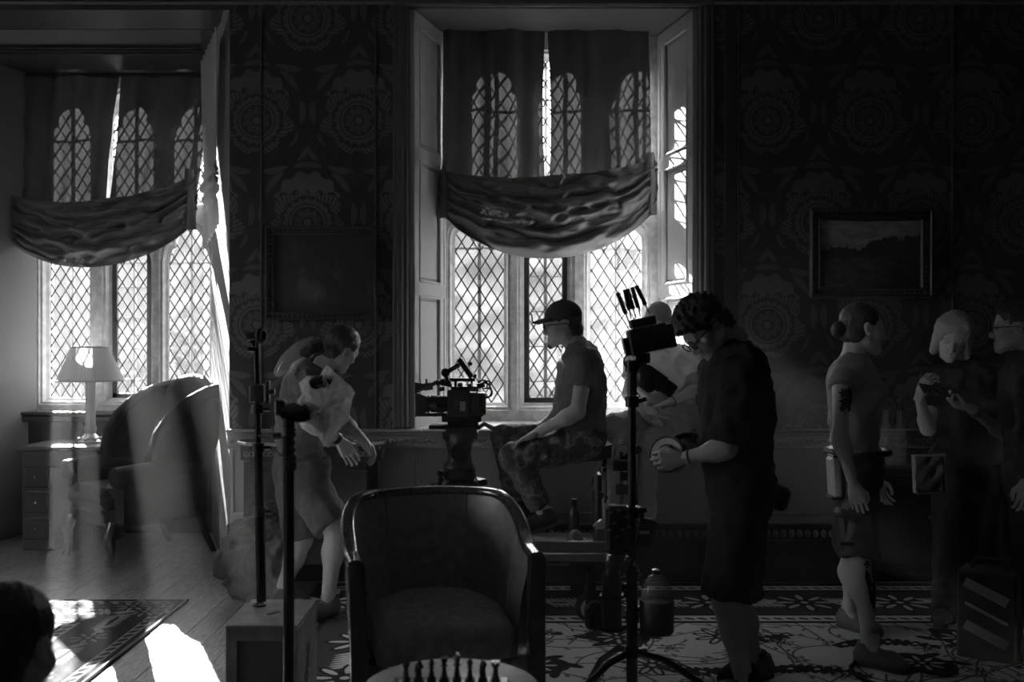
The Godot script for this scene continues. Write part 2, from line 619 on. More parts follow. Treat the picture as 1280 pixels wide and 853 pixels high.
# J: joints by name. Everything a body needs; sides are the person's own left (L) and right (R).
func torso_field(s: Sdf, J: Dictionary, g: float, b: float, below := true) -> void:
	var side: Vector3 = (J.shL - J.shR).normalized()
	var up: Vector3 = (J.neck - J.pelvis).normalized()
	var fw: Vector3 = side.cross(up).normalized() # out of the chest
	var hs: Vector3 = (J.hipL - J.hipR).normalized()
	var belly: float = J.get("belly", 0.0)
	s.cap(J.shR.lerp(J.neck, 0.12) - up * 0.02, J.shL.lerp(J.neck, 0.12) - up * 0.02, 0.058 * b + g, 0.058 * b + g, 0.05)
	s.cap(J.neck - up * 0.03, J.neck - up * 0.09, 0.068 * b + g, 0.09 * b + g, 0.05)
	s.cap(J.chest - side * 0.075 * b + fw * 0.01, J.chest + side * 0.075 * b + fw * 0.01, 0.112 * b + g, 0.112 * b + g, 0.07)
	s.cap(J.chest + up * 0.09 - side * 0.08 * b, J.chest + up * 0.09 + side * 0.08 * b, 0.09 * b + g, 0.09 * b + g, 0.06)
	var waist: Vector3 = J.get("waist", J.pelvis.lerp(J.chest, 0.45))
	s.cap(waist - side * 0.055 * b + fw * belly * 0.6, waist + side * 0.055 * b + fw * belly * 0.6, (0.1 + belly * 0.4) * b + g, (0.1 + belly * 0.4) * b + g, 0.08)
	s.cap(waist.lerp(J.chest, 0.5) - side * 0.06 * b, waist.lerp(J.chest, 0.5) + side * 0.06 * b, 0.105 * b + g, 0.105 * b + g, 0.08)
	if J.has("bust"):
		for e: float in [-1.0, 1.0]: s.ball(J.chest + side * 0.07 * e + fw * 0.085 - up * 0.01, Vector3.ONE * (0.055 + g), Basis(), 0.05)
	if below: s.cap(J.pelvis - hs * 0.07 * b, J.pelvis + hs * 0.07 * b, 0.112 * b + g, 0.112 * b + g, 0.08)

func bounds(J: Dictionary, keys: Array, pad: float) -> Array:
	var lo := Vector3.INF
	var hi := -Vector3.INF
	for k: String in keys:
		lo = lo.min(J[k]); hi = hi.max(J[k])
	return [lo - Vector3.ONE * pad, hi + Vector3.ONE * pad]

const ARMS := ["shL", "shR", "elL", "elR", "wrL", "wrR"]
const LEGS := ["hipL", "hipR", "knL", "knR", "anL", "anR"]

func body(p: Node3D, J: Dictionary, skin: Material, kind := "man", b := 1.0) -> MeshInstance3D:
	var bb := bounds(J, ARMS + LEGS + ["neck", "head", "pelvis"], 0.13)
	var s := Sdf.new(bb[0], bb[1], 0.0125)
	torso_field(s, J, -0.004, b)
	var hb: Basis = J.hb
	s.cap(J.neck - (J.head - J.neck).normalized() * 0.03, J.head + hb * Vector3(0, -0.05, -0.035), 0.062 * b, 0.052 * b, 0.04)
	for e: String in ["L", "R"]:
		s.cap(J["sh" + e], J["el" + e], 0.05 * b, 0.04 * b, 0.04)
		s.cap(J["el" + e], J["wr" + e], 0.041 * b, 0.027 * b, 0.02)
		s.ball(J["el" + e].lerp(J["wr" + e], 0.25), Vector3.ONE * 0.043 * b, Basis(), 0.03)
		s.cap(J["hip" + e], J["kn" + e], 0.085 * b, 0.056 * b, 0.05)
		s.cap(J["kn" + e], J["an" + e], 0.055 * b, 0.037 * b, 0.025)
		var back: Vector3 = J.get("calf" + e, -(J["toe" + e] - J["an" + e]).normalized())
		s.ball(J["kn" + e].lerp(J["an" + e], 0.3) + back * 0.016, Vector3(0.05, 0.05, 0.05) * b, Basis(), 0.06)
		s.cap(J["an" + e], J["an" + e].lerp(J["toe" + e], 0.22), 0.034, 0.024, 0.02)
	var m := s.mesh(M.new())
	m.add(head_mesh(kind), Transform3D(hb.scaled_local(Vector3.ONE * J.get("hs", 1.0)), J.head))
	for e: String in ["L", "R"]:
		var hd: Array = J["hand" + e] # [finger direction, palm normal, pose]
		var ba := axes(hd[0], hd[1])
		if e == "L": ba.x = -ba.x
		m.add(hand_mesh(hd[2]), Transform3D(ba.scaled_local(Vector3.ONE * (0.98 if kind == "man" else 0.9)), J["wr" + e] + hd[0].normalized() * 0.012))
	return part(p, "body", m, skin)

func shirt(p: Node3D, J: Dictionary, mat: Material, b := 1.0, sleeve := 0.6, hem := 0.02, loose := 0.014, called := "t_shirt", crease := 0.014) -> MeshInstance3D:
	var bb := bounds(J, ["shL", "shR", "elL", "elR", "neck", "pelvis", "hipL", "hipR"], 0.2)
	var s := Sdf.new(bb[0], bb[1], 0.0115)
	torso_field(s, J, loose, b)
	var up: Vector3 = (J.chest - J.pelvis).normalized()
	s.clip(J.pelvis - up * hem, -up)
	for e: String in ["L", "R"]:
		var cuff: Vector3 = J["sh" + e].lerp(J["el" + e], sleeve)
		s.cap(J["sh" + e], cuff, 0.056 * b + loose, (0.056 if sleeve < 0.9 else 0.046) * b + loose, 0.03, 1)
		if sleeve >= 1.0: s.cap(J["el" + e], J["wr" + e], 0.046 * b + loose, 0.032 * b + loose, 0.02, 1)
	var m := s.mesh(M.new())
	if crease > 0.0:
		m.bump(nz(9.0, 7), crease * 1.2).bump(nz(21.0, 9), crease * 0.4)
	return part(p, called, m, mat)

func trousers(p: Node3D, J: Dictionary, mat: Material, b := 1.0, to := 1.0, waist := 0.08, loose := 0.016, called := "trousers", crease := 0.012) -> MeshInstance3D: # to: 1 ankle, 0.5 knee
	var bb := bounds(J, LEGS + ["pelvis"], 0.17)
	var s := Sdf.new(bb[0], bb[1], 0.0115)
	var hs: Vector3 = (J.hipL - J.hipR).normalized()
	s.cap(J.pelvis - hs * 0.07 * b, J.pelvis + hs * 0.07 * b, 0.114 * b + loose, 0.114 * b + loose, 0.06)
	var up: Vector3 = (J.chest - J.pelvis).normalized()
	s.cap(J.pelvis + up * 0.1 - hs * 0.06, J.pelvis + up * 0.1 + hs * 0.06, 0.1 * b + loose, 0.1 * b + loose, 0.05)
	s.clip(J.pelvis + up * waist, up)
	for e: String in ["L", "R"]:
		if to <= 0.5:
			s.cap(J["hip" + e], J["hip" + e].lerp(J["kn" + e], to * 2.0), 0.09 * b + loose, 0.072 * b + loose * 1.6, 0.05, 1)
		else:
			s.cap(J["hip" + e], J["kn" + e], 0.088 * b + loose, 0.062 * b + loose, 0.05)
			s.cap(J["kn" + e], J["kn" + e].lerp(J["an" + e], (to - 0.5) * 2.0), 0.062 * b + loose, 0.048 * b + loose, 0.04, 1)
	var m := s.mesh(M.new())
	if crease > 0.0: m.bump(nz(11.0, 5), crease)
	return part(p, called, m, mat)

# A shoe in its own axes: z towards the toe, y up, the ankle above the origin, sole on y = 0.
func shoe_meshes() -> Array:
	if heads.has("shoe"): return heads["shoe"]
	var s := Sdf.new(Vector3(-0.07, -0.02, -0.1), Vector3(0.07, 0.15, 0.22), 0.0062)
	s.cap(Vector3(0, 0.05, -0.04), Vector3(0.005, 0.042, 0.1), 0.044, 0.046, 0.03)
	s.cap(Vector3(0.005, 0.042, 0.1), Vector3(0.0, 0.036, 0.155), 0.046, 0.034, 0.03, 0, Vector3.UP, 1.1)
	s.cap(Vector3(0, 0.05, -0.01), Vector3(0, 0.115, -0.018), 0.047, 0.046, 0.03, 1)
	s.ball(Vector3(0, 0.128, -0.018), Vector3(0.038, 0.03, 0.038), Basis(), 0.006, true)
	s.clip(Vector3(0, 0.022, 0), Vector3.DOWN)
	var up := s.mesh(M.new())
	var q := PackedVector2Array()
	for k in 20:
		var a := TAU * k / 20
		var z := 0.053 + 0.14 * sin(a)
		q.append(Vector2((0.046 + 0.012 * sin(a) - 0.01 * cos(2 * a)) * cos(a), -z))
	var so := M.new().prism(q, 0.03, Transform3D(Basis(Vector3.RIGHT, Vector3(0, 0, -1), Vector3.UP), Vector3(0, 0.015, 0)), 0.005)
	var la := M.new()
	for k in 4:
		var z := 0.03 + 0.022 * k
		var y := 0.098 - 0.007 * k
		la.tube(pv([Vector3(-0.03, y - 0.012, z), Vector3(0, y + 0.002, z + 0.008), Vector3(0.03, y - 0.012, z)]), 0.0032, 5)
	heads["shoe"] = [up, so, la]
	return heads["shoe"]

func shoe(p: Node3D, at: Vector3, towards: Vector3, up: Vector3, upper: Material, sole: Material, lace: Material, sc := 1.0) -> void: # at: on the ground below the ankle
	var z := (towards - up * towards.dot(up)).normalized()
	var xf := Transform3D(Basis(up.cross(z), up, z).scaled_local(Vector3.ONE * sc), at)
	var q := shoe_meshes()
	var o := part(p, "shoe", M.new().add(q[0], xf), upper)
	part(o, "sole", M.new().add(q[1], xf), sole)
	part(o, "laces", M.new().add(q[2], xf), lace)

# Hair in the head's axes, then put on the head.
func hair(p: Node3D, J: Dictionary, style: String, mat: Material) -> void:
	var s := Sdf.new(Vector3(-0.13, -0.2, -0.17), Vector3(0.13, 0.16, 0.14), 0.0065)
	match style:
		"short":
			s.ball(Vector3(0, 0.042, -0.018), Vector3(0.08, 0.086, 0.1), Basis(), 0.01)
			s.ball(Vector3(0, -0.035, -0.06), Vector3(0.066, 0.06, 0.055), Basis(), 0.02)
			s.ball(Vector3(0, -0.035, 0.075), Vector3(0.075, 0.095, 0.075), Basis(), 0.02, true)
			for e: float in [-1.0, 1.0]: s.ball(Vector3(e * 0.085, -0.012, 0.0), Vector3(0.03, 0.04, 0.03), Basis(), 0.01, true)
			s.clip(Vector3(0, -0.085, 0), Vector3(0, -1, 0.3).normalized())
		"curly":
			s.ball(Vector3(0, 0.05, -0.016), Vector3(0.092, 0.09, 0.106), Basis(), 0.01)
			s.ball(Vector3(0, 0.075, 0.05), Vector3(0.07, 0.045, 0.05), Basis(), 0.02)
			s.ball(Vector3(0, -0.03, -0.065), Vector3(0.072, 0.07, 0.055), Basis(), 0.02)
			s.ball(Vector3(0, -0.03, 0.085), Vector3(0.08, 0.085, 0.075), Basis(), 0.015, true)
			for e: float in [-1.0, 1.0]: s.ball(Vector3(e * 0.088, -0.012, 0.0), Vector3(0.022, 0.03, 0.026), Basis(), 0.01, true)
		"bun":
			s.ball(Vector3(0, 0.042, -0.02), Vector3(0.08, 0.084, 0.098), Basis(), 0.01)
			s.ball(Vector3(0, -0.03, -0.05), Vector3(0.07, 0.055, 0.06), Basis(), 0.02)
			s.ball(Vector3(0, -0.04, 0.078), Vector3(0.075, 0.1, 0.075), Basis(), 0.02, true)
			s.cap(Vector3(0, 0.0, -0.1), Vector3(0, -0.012, -0.12), 0.03, 0.026, 0.015)
			s.ball(Vector3(0, -0.014, -0.128), Vector3(0.036, 0.038, 0.03), Basis(), 0.012)
			for e: float in [-1.0, 1.0]: s.ball(Vector3(e * 0.09, -0.02, 0.0), Vector3(0.03, 0.04, 0.03), Basis(), 0.01, true)
		"bob":
			s.ball(Vector3(0, 0.044, -0.014), Vector3(0.086, 0.088, 0.104), Basis(), 0.01)
			for e: float in [-1.0, 1.0]:
				s.cap(Vector3(e * 0.066, 0.06, 0.0), Vector3(e * 0.078, -0.1, 0.01), 0.034, 0.024, 0.02)
				s.cap(Vector3(e * 0.05, 0.08, 0.04), Vector3(e * 0.082, -0.08, 0.05), 0.03, 0.017, 0.02)
				s.cap(Vector3(e * 0.045, 0.03, -0.07), Vector3(e * 0.05, -0.1, -0.06), 0.04, 0.032, 0.03)
			s.ball(Vector3(0, -0.035, 0.095), Vector3(0.056, 0.1, 0.07), Basis(), 0.012, true)
	var m := s.mesh(M.new())
	var f := nz(38.0 if style == "curly" else 60.0, 3)
	if style == "curly": m.bump(f, 0.016)
	else: # strands: fine along the way round, long from crown to tip
		for k in m.v.size():
			var q := m.v[k]
			var an := atan2(q.x, q.z + 0.02)
			m.v[k] += m.n[k] * (0.0045 * f.get_noise_3d(an * 0.7, q.y * 0.12, 0.0) + 0.003 * f.get_noise_3d(an * 1.7, q.y * 0.2, 3.0))
		m.smooth(0, 0)
	var o := M.new().add(m, Transform3D(J.hb.scaled_local(Vector3.ONE * J.get("hs", 1.0)), J.head))
	part(p, "hair", o, mat)

func spectacles(p: Node3D, J: Dictionary, mat: Material) -> void:
	var m := M.new()
	for e: float in [-1.0, 1.0]:
		m.ring(Vector3(e * 0.032, 0.0, 0.104), Vector3(0, 0, 1), 0.021, 0.0022, 16, 5)
		m.tube(pv([Vector3(e * 0.053, 0.004, 0.103), Vector3(e * 0.078, 0.006, 0.07), Vector3(e * 0.084, 0.006, -0.01), Vector3(e * 0.084, -0.014, -0.035)]), 0.0022, 5)
	m.tube(pv([Vector3(-0.011, 0.002, 0.105), Vector3(0, 0.006, 0.109), Vector3(0.011, 0.002, 0.105)]), 0.002, 5)
	part(p, "spectacles", M.new().add(m, Transform3D(J.hb.scaled_local(Vector3.ONE * J.get("hs", 1.0)), J.head)), mat)

# A flat mark wrapped round a limb: outline in (angle, way along) mapped on a cone just over the skin.
func limb_mark(m: M, a: Vector3, b: Vector3, r0: float, r1: float, facing: Vector3, poly: PackedVector2Array) -> void:
	var y := (b - a).normalized()
	var z := (facing - y * facing.dot(y)).normalized()
	var x := y.cross(z)
	var t := Geometry2D.triangulate_polygon(poly)
	var base := m.v.size()
	var ln := a.distance_to(b)
	for q in poly:
		var r := lerpf(r0, r1, q.y / ln)
		var an := q.x / r
		var d := x * sin(an) + z * cos(an)
		m.vert(a + y * q.y + d * r, d)
	for k in range(0, t.size(), 3):
		var e := (m.v[base + t[k + 1]] - m.v[base + t[k]]).cross(m.v[base + t[k + 2]] - m.v[base + t[k]])
		if e.dot(m.n[base + t[k]]) > 0.0: m.tri_i(base + t[k], base + t[k + 1], base + t[k + 2])
		else: m.tri_i(base + t[k], base + t[k + 2], base + t[k + 1])

func blob(cx: float, cy: float, r: float, lobes: int, deep: float, k := 24, stretch := 1.0) -> PackedVector2Array:
	var q := PackedVector2Array()
	for i in k:
		var a := TAU * i / k
		var rr := r * (1.0 + deep * cos(a * lobes))
		q.append(Vector2(cx + rr * cos(a), cy + rr * sin(a) * stretch))
	return q

# ---------------------------------------------------------------- the room
const SUN := Vector3(-0.45, 0.535, -1.0)
const BAY := -3.06 # middle of the bay
var sun_energy := 58.0

func plan(m: M, poly: Array, h0: float, h1: float, bev := 0.0) -> M: # outline in (x, depth), standing from h0 to h1
	var q := PackedVector2Array()
	for p: Array in poly: q.append(Vector2(p[0], p[1]))
	return m.prism(q, h1 - h0, Transform3D(Basis(Vector3.RIGHT, Vector3(0, 0, -1), Vector3.UP), Vector3(0, (h0 + h1) * 0.5, 0)), bev)

func light_setup() -> void:
	var cam := Camera3D.new()
	cam.name = "camera"
	cam.position = Vector3(0, EYE, 0)
	cam.fov = rad_to_deg(2.0 * atan(426.5 / F))
	cam.near = 0.05
	cam.far = 800.0
	var lens := CameraAttributesPhysical.new()
	lens.frustum_focal_length = 35.0
	lens.frustum_focus_distance = 5.4
	lens.exposure_aperture = 2.8
	cam.attributes = lens
	add_child(cam)
	cam.current = true
	var sky := ProceduralSkyMaterial.new()
	sky.sky_top_color = grey(24.0)
	sky.sky_horizon_color = grey(10.0)
	sky.sky_curve = 0.5
	sky.ground_horizon_color = grey(3.0)
	sky.ground_bottom_color = grey(1.0)
	sky.sky_energy_multiplier = 1.0
	var e := Environment.new()
	e.background_mode = Environment.BG_SKY
	e.sky = Sky.new()
	e.sky.sky_material = sky
	e.tonemap_mode = Environment.TONE_MAPPER_LINEAR
	e.tonemap_exposure = 1.0
	e.sdfgi_enabled = true
	e.ssao_enabled = true
	e.ssil_enabled = true
	e.volumetric_fog_enabled = true
	e.volumetric_fog_density = 0.0
	var we := WorldEnvironment.new()
	we.name = "environment"
	we.environment = e
	add_child(we)
	var sun := DirectionalLight3D.new()
	sun.name = "sun"
	sun.basis = Basis.looking_at(-SUN.normalized())
	sun.light_energy = sun_energy
	sun.light_color = Color.WHITE
	sun.light_angular_distance = 0.8
	sun.shadow_enabled = true
	sun.sky_mode = DirectionalLight3D.SKY_MODE_LIGHT_ONLY
	add_child(sun)

func damask() -> ImageTexture: # one repeat of a mirrored woven pattern: medallions in alternate rows among leafy scrolls
	var w := 320
	var h := 640
	var im := Image.create(w, h, false, Image.FORMAT_RGB8)
	var f := nz(0.012, 12)
	for y in h:
		for x in w / 2:
			var val := 0.0
			for k: Array in [[0.0, 160.0], [160.0, 480.0]]:
				for wrap: float in [0.0, -640.0, 640.0]:
					var ax: float = absf(x - k[0])
					var ay: float = y - k[1] - wrap
					var r := sqrt(ax * ax + ay * ay)
					if r > 190.0: continue
					var an := atan2(ax, -ay) # 0 straight up, mirrored left and right
					if r < 78.0:
						var pet := cos(10.0 * an)
						if r < 12.0 or (r > 18.0 and r < 40.0 + 6.0 * pet and absf(fmod(r + 4.0 * pet, 9.0) - 4.5) < 2.6): val = 1.0
						elif r > 50.0 and r < 56.0: val = 1.0
						elif r > 60.0 and r < 74.0 + 4.0 * cos(20.0 * an): val = 0.85
					else:
						# palmette crown above, curling leaves round the medallion
						var wv := 7.0 * f.get_noise_2d(ax * 2.0, ay * 2.0)
						var lob := 94.0 + 26.0 * absf(cos(an * 3.5)) * (1.0 if an < 1.9 else 0.6)
						if r + wv > 84.0 and r + wv < lob and absf(fmod(an * 14.0 + r * 0.07, 2.0) - 1.0) > 0.22: val = maxf(val, 0.9)
						var crown := 60.0 * maxf(0.0, cos(an * 1.6)) - absf(r - 128.0) * 1.6
						if crown > 12.0 + 10.0 * cos(an * 18.0): val = maxf(val, 0.95)
						var curl := sin(r * 0.11 + an * 3.0) + 0.4 * cos(an * 9.0)
						if r > 130.0 and curl > 0.75: val = maxf(val, 0.75)
			val = 0.52 + 0.48 * val
			var c := Color(val, val, val)
			im.set_pixel(x, y, c)
			im.set_pixel(w - 1 - x, y, c)
	return ImageTexture.create_from_image(im)

func outline(cx: float, hw: float, y0: float, ys: float, yt: float, style: String, g: float) -> PackedVector2Array:
	var q := PackedVector2Array()
	q.append(Vector2(cx - hw - g, y0 - g)); q.append(Vector2(cx, y0 - g)); q.append(Vector2(cx + hw + g, y0 - g))
	q.append(Vector2(cx + hw + g, lerpf(y0, ys, 0.5)))
	for k in 25:
		var a := PI * k / 24
		var rise := yt - ys
		var c := cos(a)
		var si := sin(a)
		if style == "round": # a flattened head with rounded shoulders
			q.append(Vector2(cx + (hw + g) * signf(c) * pow(absf(c), 0.55), ys + (rise + g) * pow(maxf(si, 0.0), 0.55)))
		else:
			var lobe := 1.0 - 0.26 * (1.0 - sqrt(absf(cos(1.5 * (a - PI / 2))))) * clampf(1.0 - g * 18.0, 0.0, 1.0)
			if k == 0 or k == 24: lobe = 1.0
			q.append(Vector2(cx + (hw + g) * c * lobe, ys + (rise + g) * pow(maxf(si, 0.0), 0.85) * lobe))
	q.append(Vector2(cx - hw - g, lerpf(y0, ys, 0.5)))
	return q

func stone_cell(m: M, x0: float, x1: float, yb: float, yt: float, cx: float, hw: float, y0: float, ys: float, yh: float, style: String, z: float) -> void:
	var rect := PackedVector2Array([Vector2(x0, yb), Vector2(cx, yb), Vector2(x1, yb), Vector2(x1, lerpf(y0, ys, 0.5))])
	for k in 25:
		if k < 6: rect.append(Vector2(x1, lerpf(ys, yt, k / 6.0)))
		elif k <= 18: rect.append(Vector2(lerpf(x1, x0, (k - 6) / 12.0), yt))
		else: rect.append(Vector2(x0, lerpf(yt, ys, (k - 18) / 6.0)))
	rect.append(Vector2(x0, lerpf(y0, ys, 0.5)))
	var lv := [[rect, 0.0], [outline(cx, hw, y0, ys, yh, style, 0.05), 0.0], [outline(cx, hw, y0, ys, yh, style, 0.043), -0.018], [outline(cx, hw, y0, ys, yh, style, 0.028), -0.022],
		[outline(cx, hw, y0, ys, yh, style, 0.018), -0.06], [outline(cx, hw, y0, ys, yh, style, 0.0), -0.085], [outline(cx, hw, y0, ys, yh, style, 0.0), -0.13], [outline(cx, hw, y0, ys, yh, style, 0.045), -0.22], [rect, -0.22]]
	for l in lv.size() - 1:
		var a: PackedVector2Array = lv[l][0]
		var b: PackedVector2Array = lv[l + 1][0]
		var za: float = z + lv[l][1]
		var zb: float = z + lv[l + 1][1]
		for k in a.size():
			var k2 := (k + 1) % a.size()
			m.face(pv([Vector3(a[k].x, a[k].y, za), Vector3(a[k2].x, a[k2].y, za), Vector3(b[k2].x, b[k2].y, zb), Vector3(b[k].x, b[k].y, zb)]))

# One stone window: lights is [[middle, half width], ...]; two tiers of lights under each other with a transom between.
func stone_window(called: String, label: String, z: float, x0: float, x1: float, lights: Array, yb: float, y0: float, sp: float, hd: float, tr: float, sp2: float, hd2: float, yt: float, style: String) -> Node3D:
	var cxm := (x0 + x1) * 0.5
	var w := thing(called, label, "window", Vector3(cxm, yb, z), "", "structure")
	var stone := mt("window stone", 0.62, 0.85, {"tex": noise_tex(3, 0.02, [[0.0, 0.72], [1.0, 1.0]]), "scale": Vector3.ONE * 2.0})
	var iron := mt("window iron", 0.16, 0.5)
	var lead := mt("window lead", 0.05, 0.6)
	var glass := mt("window glass", 0.9, 0.08, {"alpha": 0.07})
	var edges := [x0]
	for k in lights.size() - 1: edges.append((lights[k][0] + lights[k][1] + lights[k + 1][0] - lights[k + 1][1]) * 0.5)
	edges.append(x1)
	var dw := 0.084
	var dh := 0.132
	var zg := z - 0.11
	for k in lights.size():
		var cx: float = lights[k][0]
		var hw: float = lights[k][1]
		var st := M.new()
		stone_cell(st, edges[k], edges[k + 1], yb, tr, cx, hw, y0, sp, hd, style, z)
		stone_cell(st, edges[k], edges[k + 1], tr, yt, cx, hw, tr + 0.1, sp2, hd2, "cusp", z)
		part(w, "stone_surround", st, stone)
		var bars := M.new()
		bars.box(Vector3(cx, (y0 + hd) * 0.5, zg - 0.03), Vector3(0.026, hd - y0, 0.02), Basis(), 0.004)
		bars.box(Vector3(cx, (tr + 0.1 + hd2) * 0.5, zg - 0.03), Vector3(0.026, hd2 - tr - 0.1, 0.02), Basis(), 0.004)
		var casement := k == 1
		for y: float in [sp + 0.0, sp2 - 0.02]:
			bars.box(Vector3(cx, y, zg - 0.02), Vector3(hw * 2.0 + 0.04, 0.016, 0.016), Basis(), 0.004)
		if casement:
			for j in 4: bars.box(Vector3(cx, lerpf(y0, sp, (j + 0.6) / 4.4), zg - 0.018), Vector3(hw * 2.0, 0.011, 0.01), Basis(), 0.003)
		part(w, "iron_bars", bars, iron).set_meta("kind", "stuff")
		if casement:
			var cf := M.new()
			var t := 0.036
			for e: float in [-1.0, 1.0]: cf.box(Vector3(cx + e * (hw - t * 0.5), (y0 + hd) * 0.5, zg + 0.01), Vector3(t, hd - y0, 0.035), Basis(), 0.004)
			cf.box(Vector3(cx, y0 + t * 0.5, zg + 0.01), Vector3(hw * 2.0, t, 0.035), Basis(), 0.004)
			cf.box(Vector3(cx, hd - t * 0.5, zg + 0.01), Vector3(hw * 2.0, t, 0.035), Basis(), 0.004)
			part(w, "casement_frame", cf, mt("casement", 0.012, 0.5), "dark iron casement frame")
			var la := M.new()
			la.tube(pv([Vector3(cx - hw + 0.02, y0 + 0.62, zg + 0.03), Vector3(cx - hw + 0.05, y0 + 0.62, zg + 0.05), Vector3(cx - hw + 0.06, y0 + 0.56, zg + 0.05)]), 0.006, 6)
			part(w, "casement_latch", la, mt("casement", 0.012, 0.5))
		for tier in 2:
			var ol := outline(cx, hw, y0, sp, hd, style, 0.004) if tier == 0 else outline(cx, hw, tr + 0.1, sp2, hd2, "cusp", 0.004)
			var lo := y0 if tier == 0 else tr + 0.1
			var hi := hd if tier == 0 else hd2
			var came := M.new()
			var many := M.new()
			var rows := int((hi - lo) / (dh * 0.5)) + 3
			for r in rows:
				for c in 12:
					var px := cx + (c - 6) * dw + (0.5 * dw if r % 2 == 1 else 0.0)
					var py := lo + (r - 1) * dh * 0.5
					if absf(px - cx) > hw + dw: continue
					var di := PackedVector2Array([Vector2(px, py - dh * 0.5), Vector2(px + dw * 0.5, py), Vector2(px, py + dh * 0.5), Vector2(px - dw * 0.5, py)])
					for poly in Geometry2D.intersect_polygons(di, ol):
						if poly.size() < 3: continue
						var q := PackedVector3Array()
						var tx := rng.randf_range(-0.03, 0.03)
						var ty := rng.randf_range(-0.03, 0.03)
						for p in poly: q.append(Vector3(p.x, p.y, zg + (p.x - px) * tx + (p.y - py) * ty))
						if tier == 0:
							var pm := M.new()
							pm.face(q)
							part(w, "pane", pm, glass)
						else: many.face(q)
			if tier == 1: part(w, "upper_panes", many, glass).set_meta("kind", "stuff")
			for sg: float in [-1.0, 1.0]:
				for c in range(-40, 41):
					var ax := cx + c * dw
					var sl := sg * dh / dw
					var ln := PackedVector2Array([Vector2(ax - 2.0, lo - 2.0 * sl), Vector2(ax + 2.0, lo + 2.0 * sl)])
					for seg in Geometry2D.intersect_polyline_with_polygon(ln, ol):
						var a := Vector3(seg[0].x, seg[0].y, zg)
						var b := Vector3(seg[seg.size() - 1].x, seg[seg.size() - 1].y, zg)
						if a.distance_to(b) > 0.01: came.bar(a, b, 0.009, 0.009, Vector3(0, 0, 1))
			# the leaded edge of the light
			for j in ol.size(): came.bar(Vector3(ol[j].x, ol[j].y, zg), Vector3(ol[(j + 1) % ol.size()].x, ol[(j + 1) % ol.size()].y, zg), 0.01, 0.012, Vector3(0, 0, 1))
			part(w, "lead_cames", came, lead).set_meta("kind", "stuff")
	return w

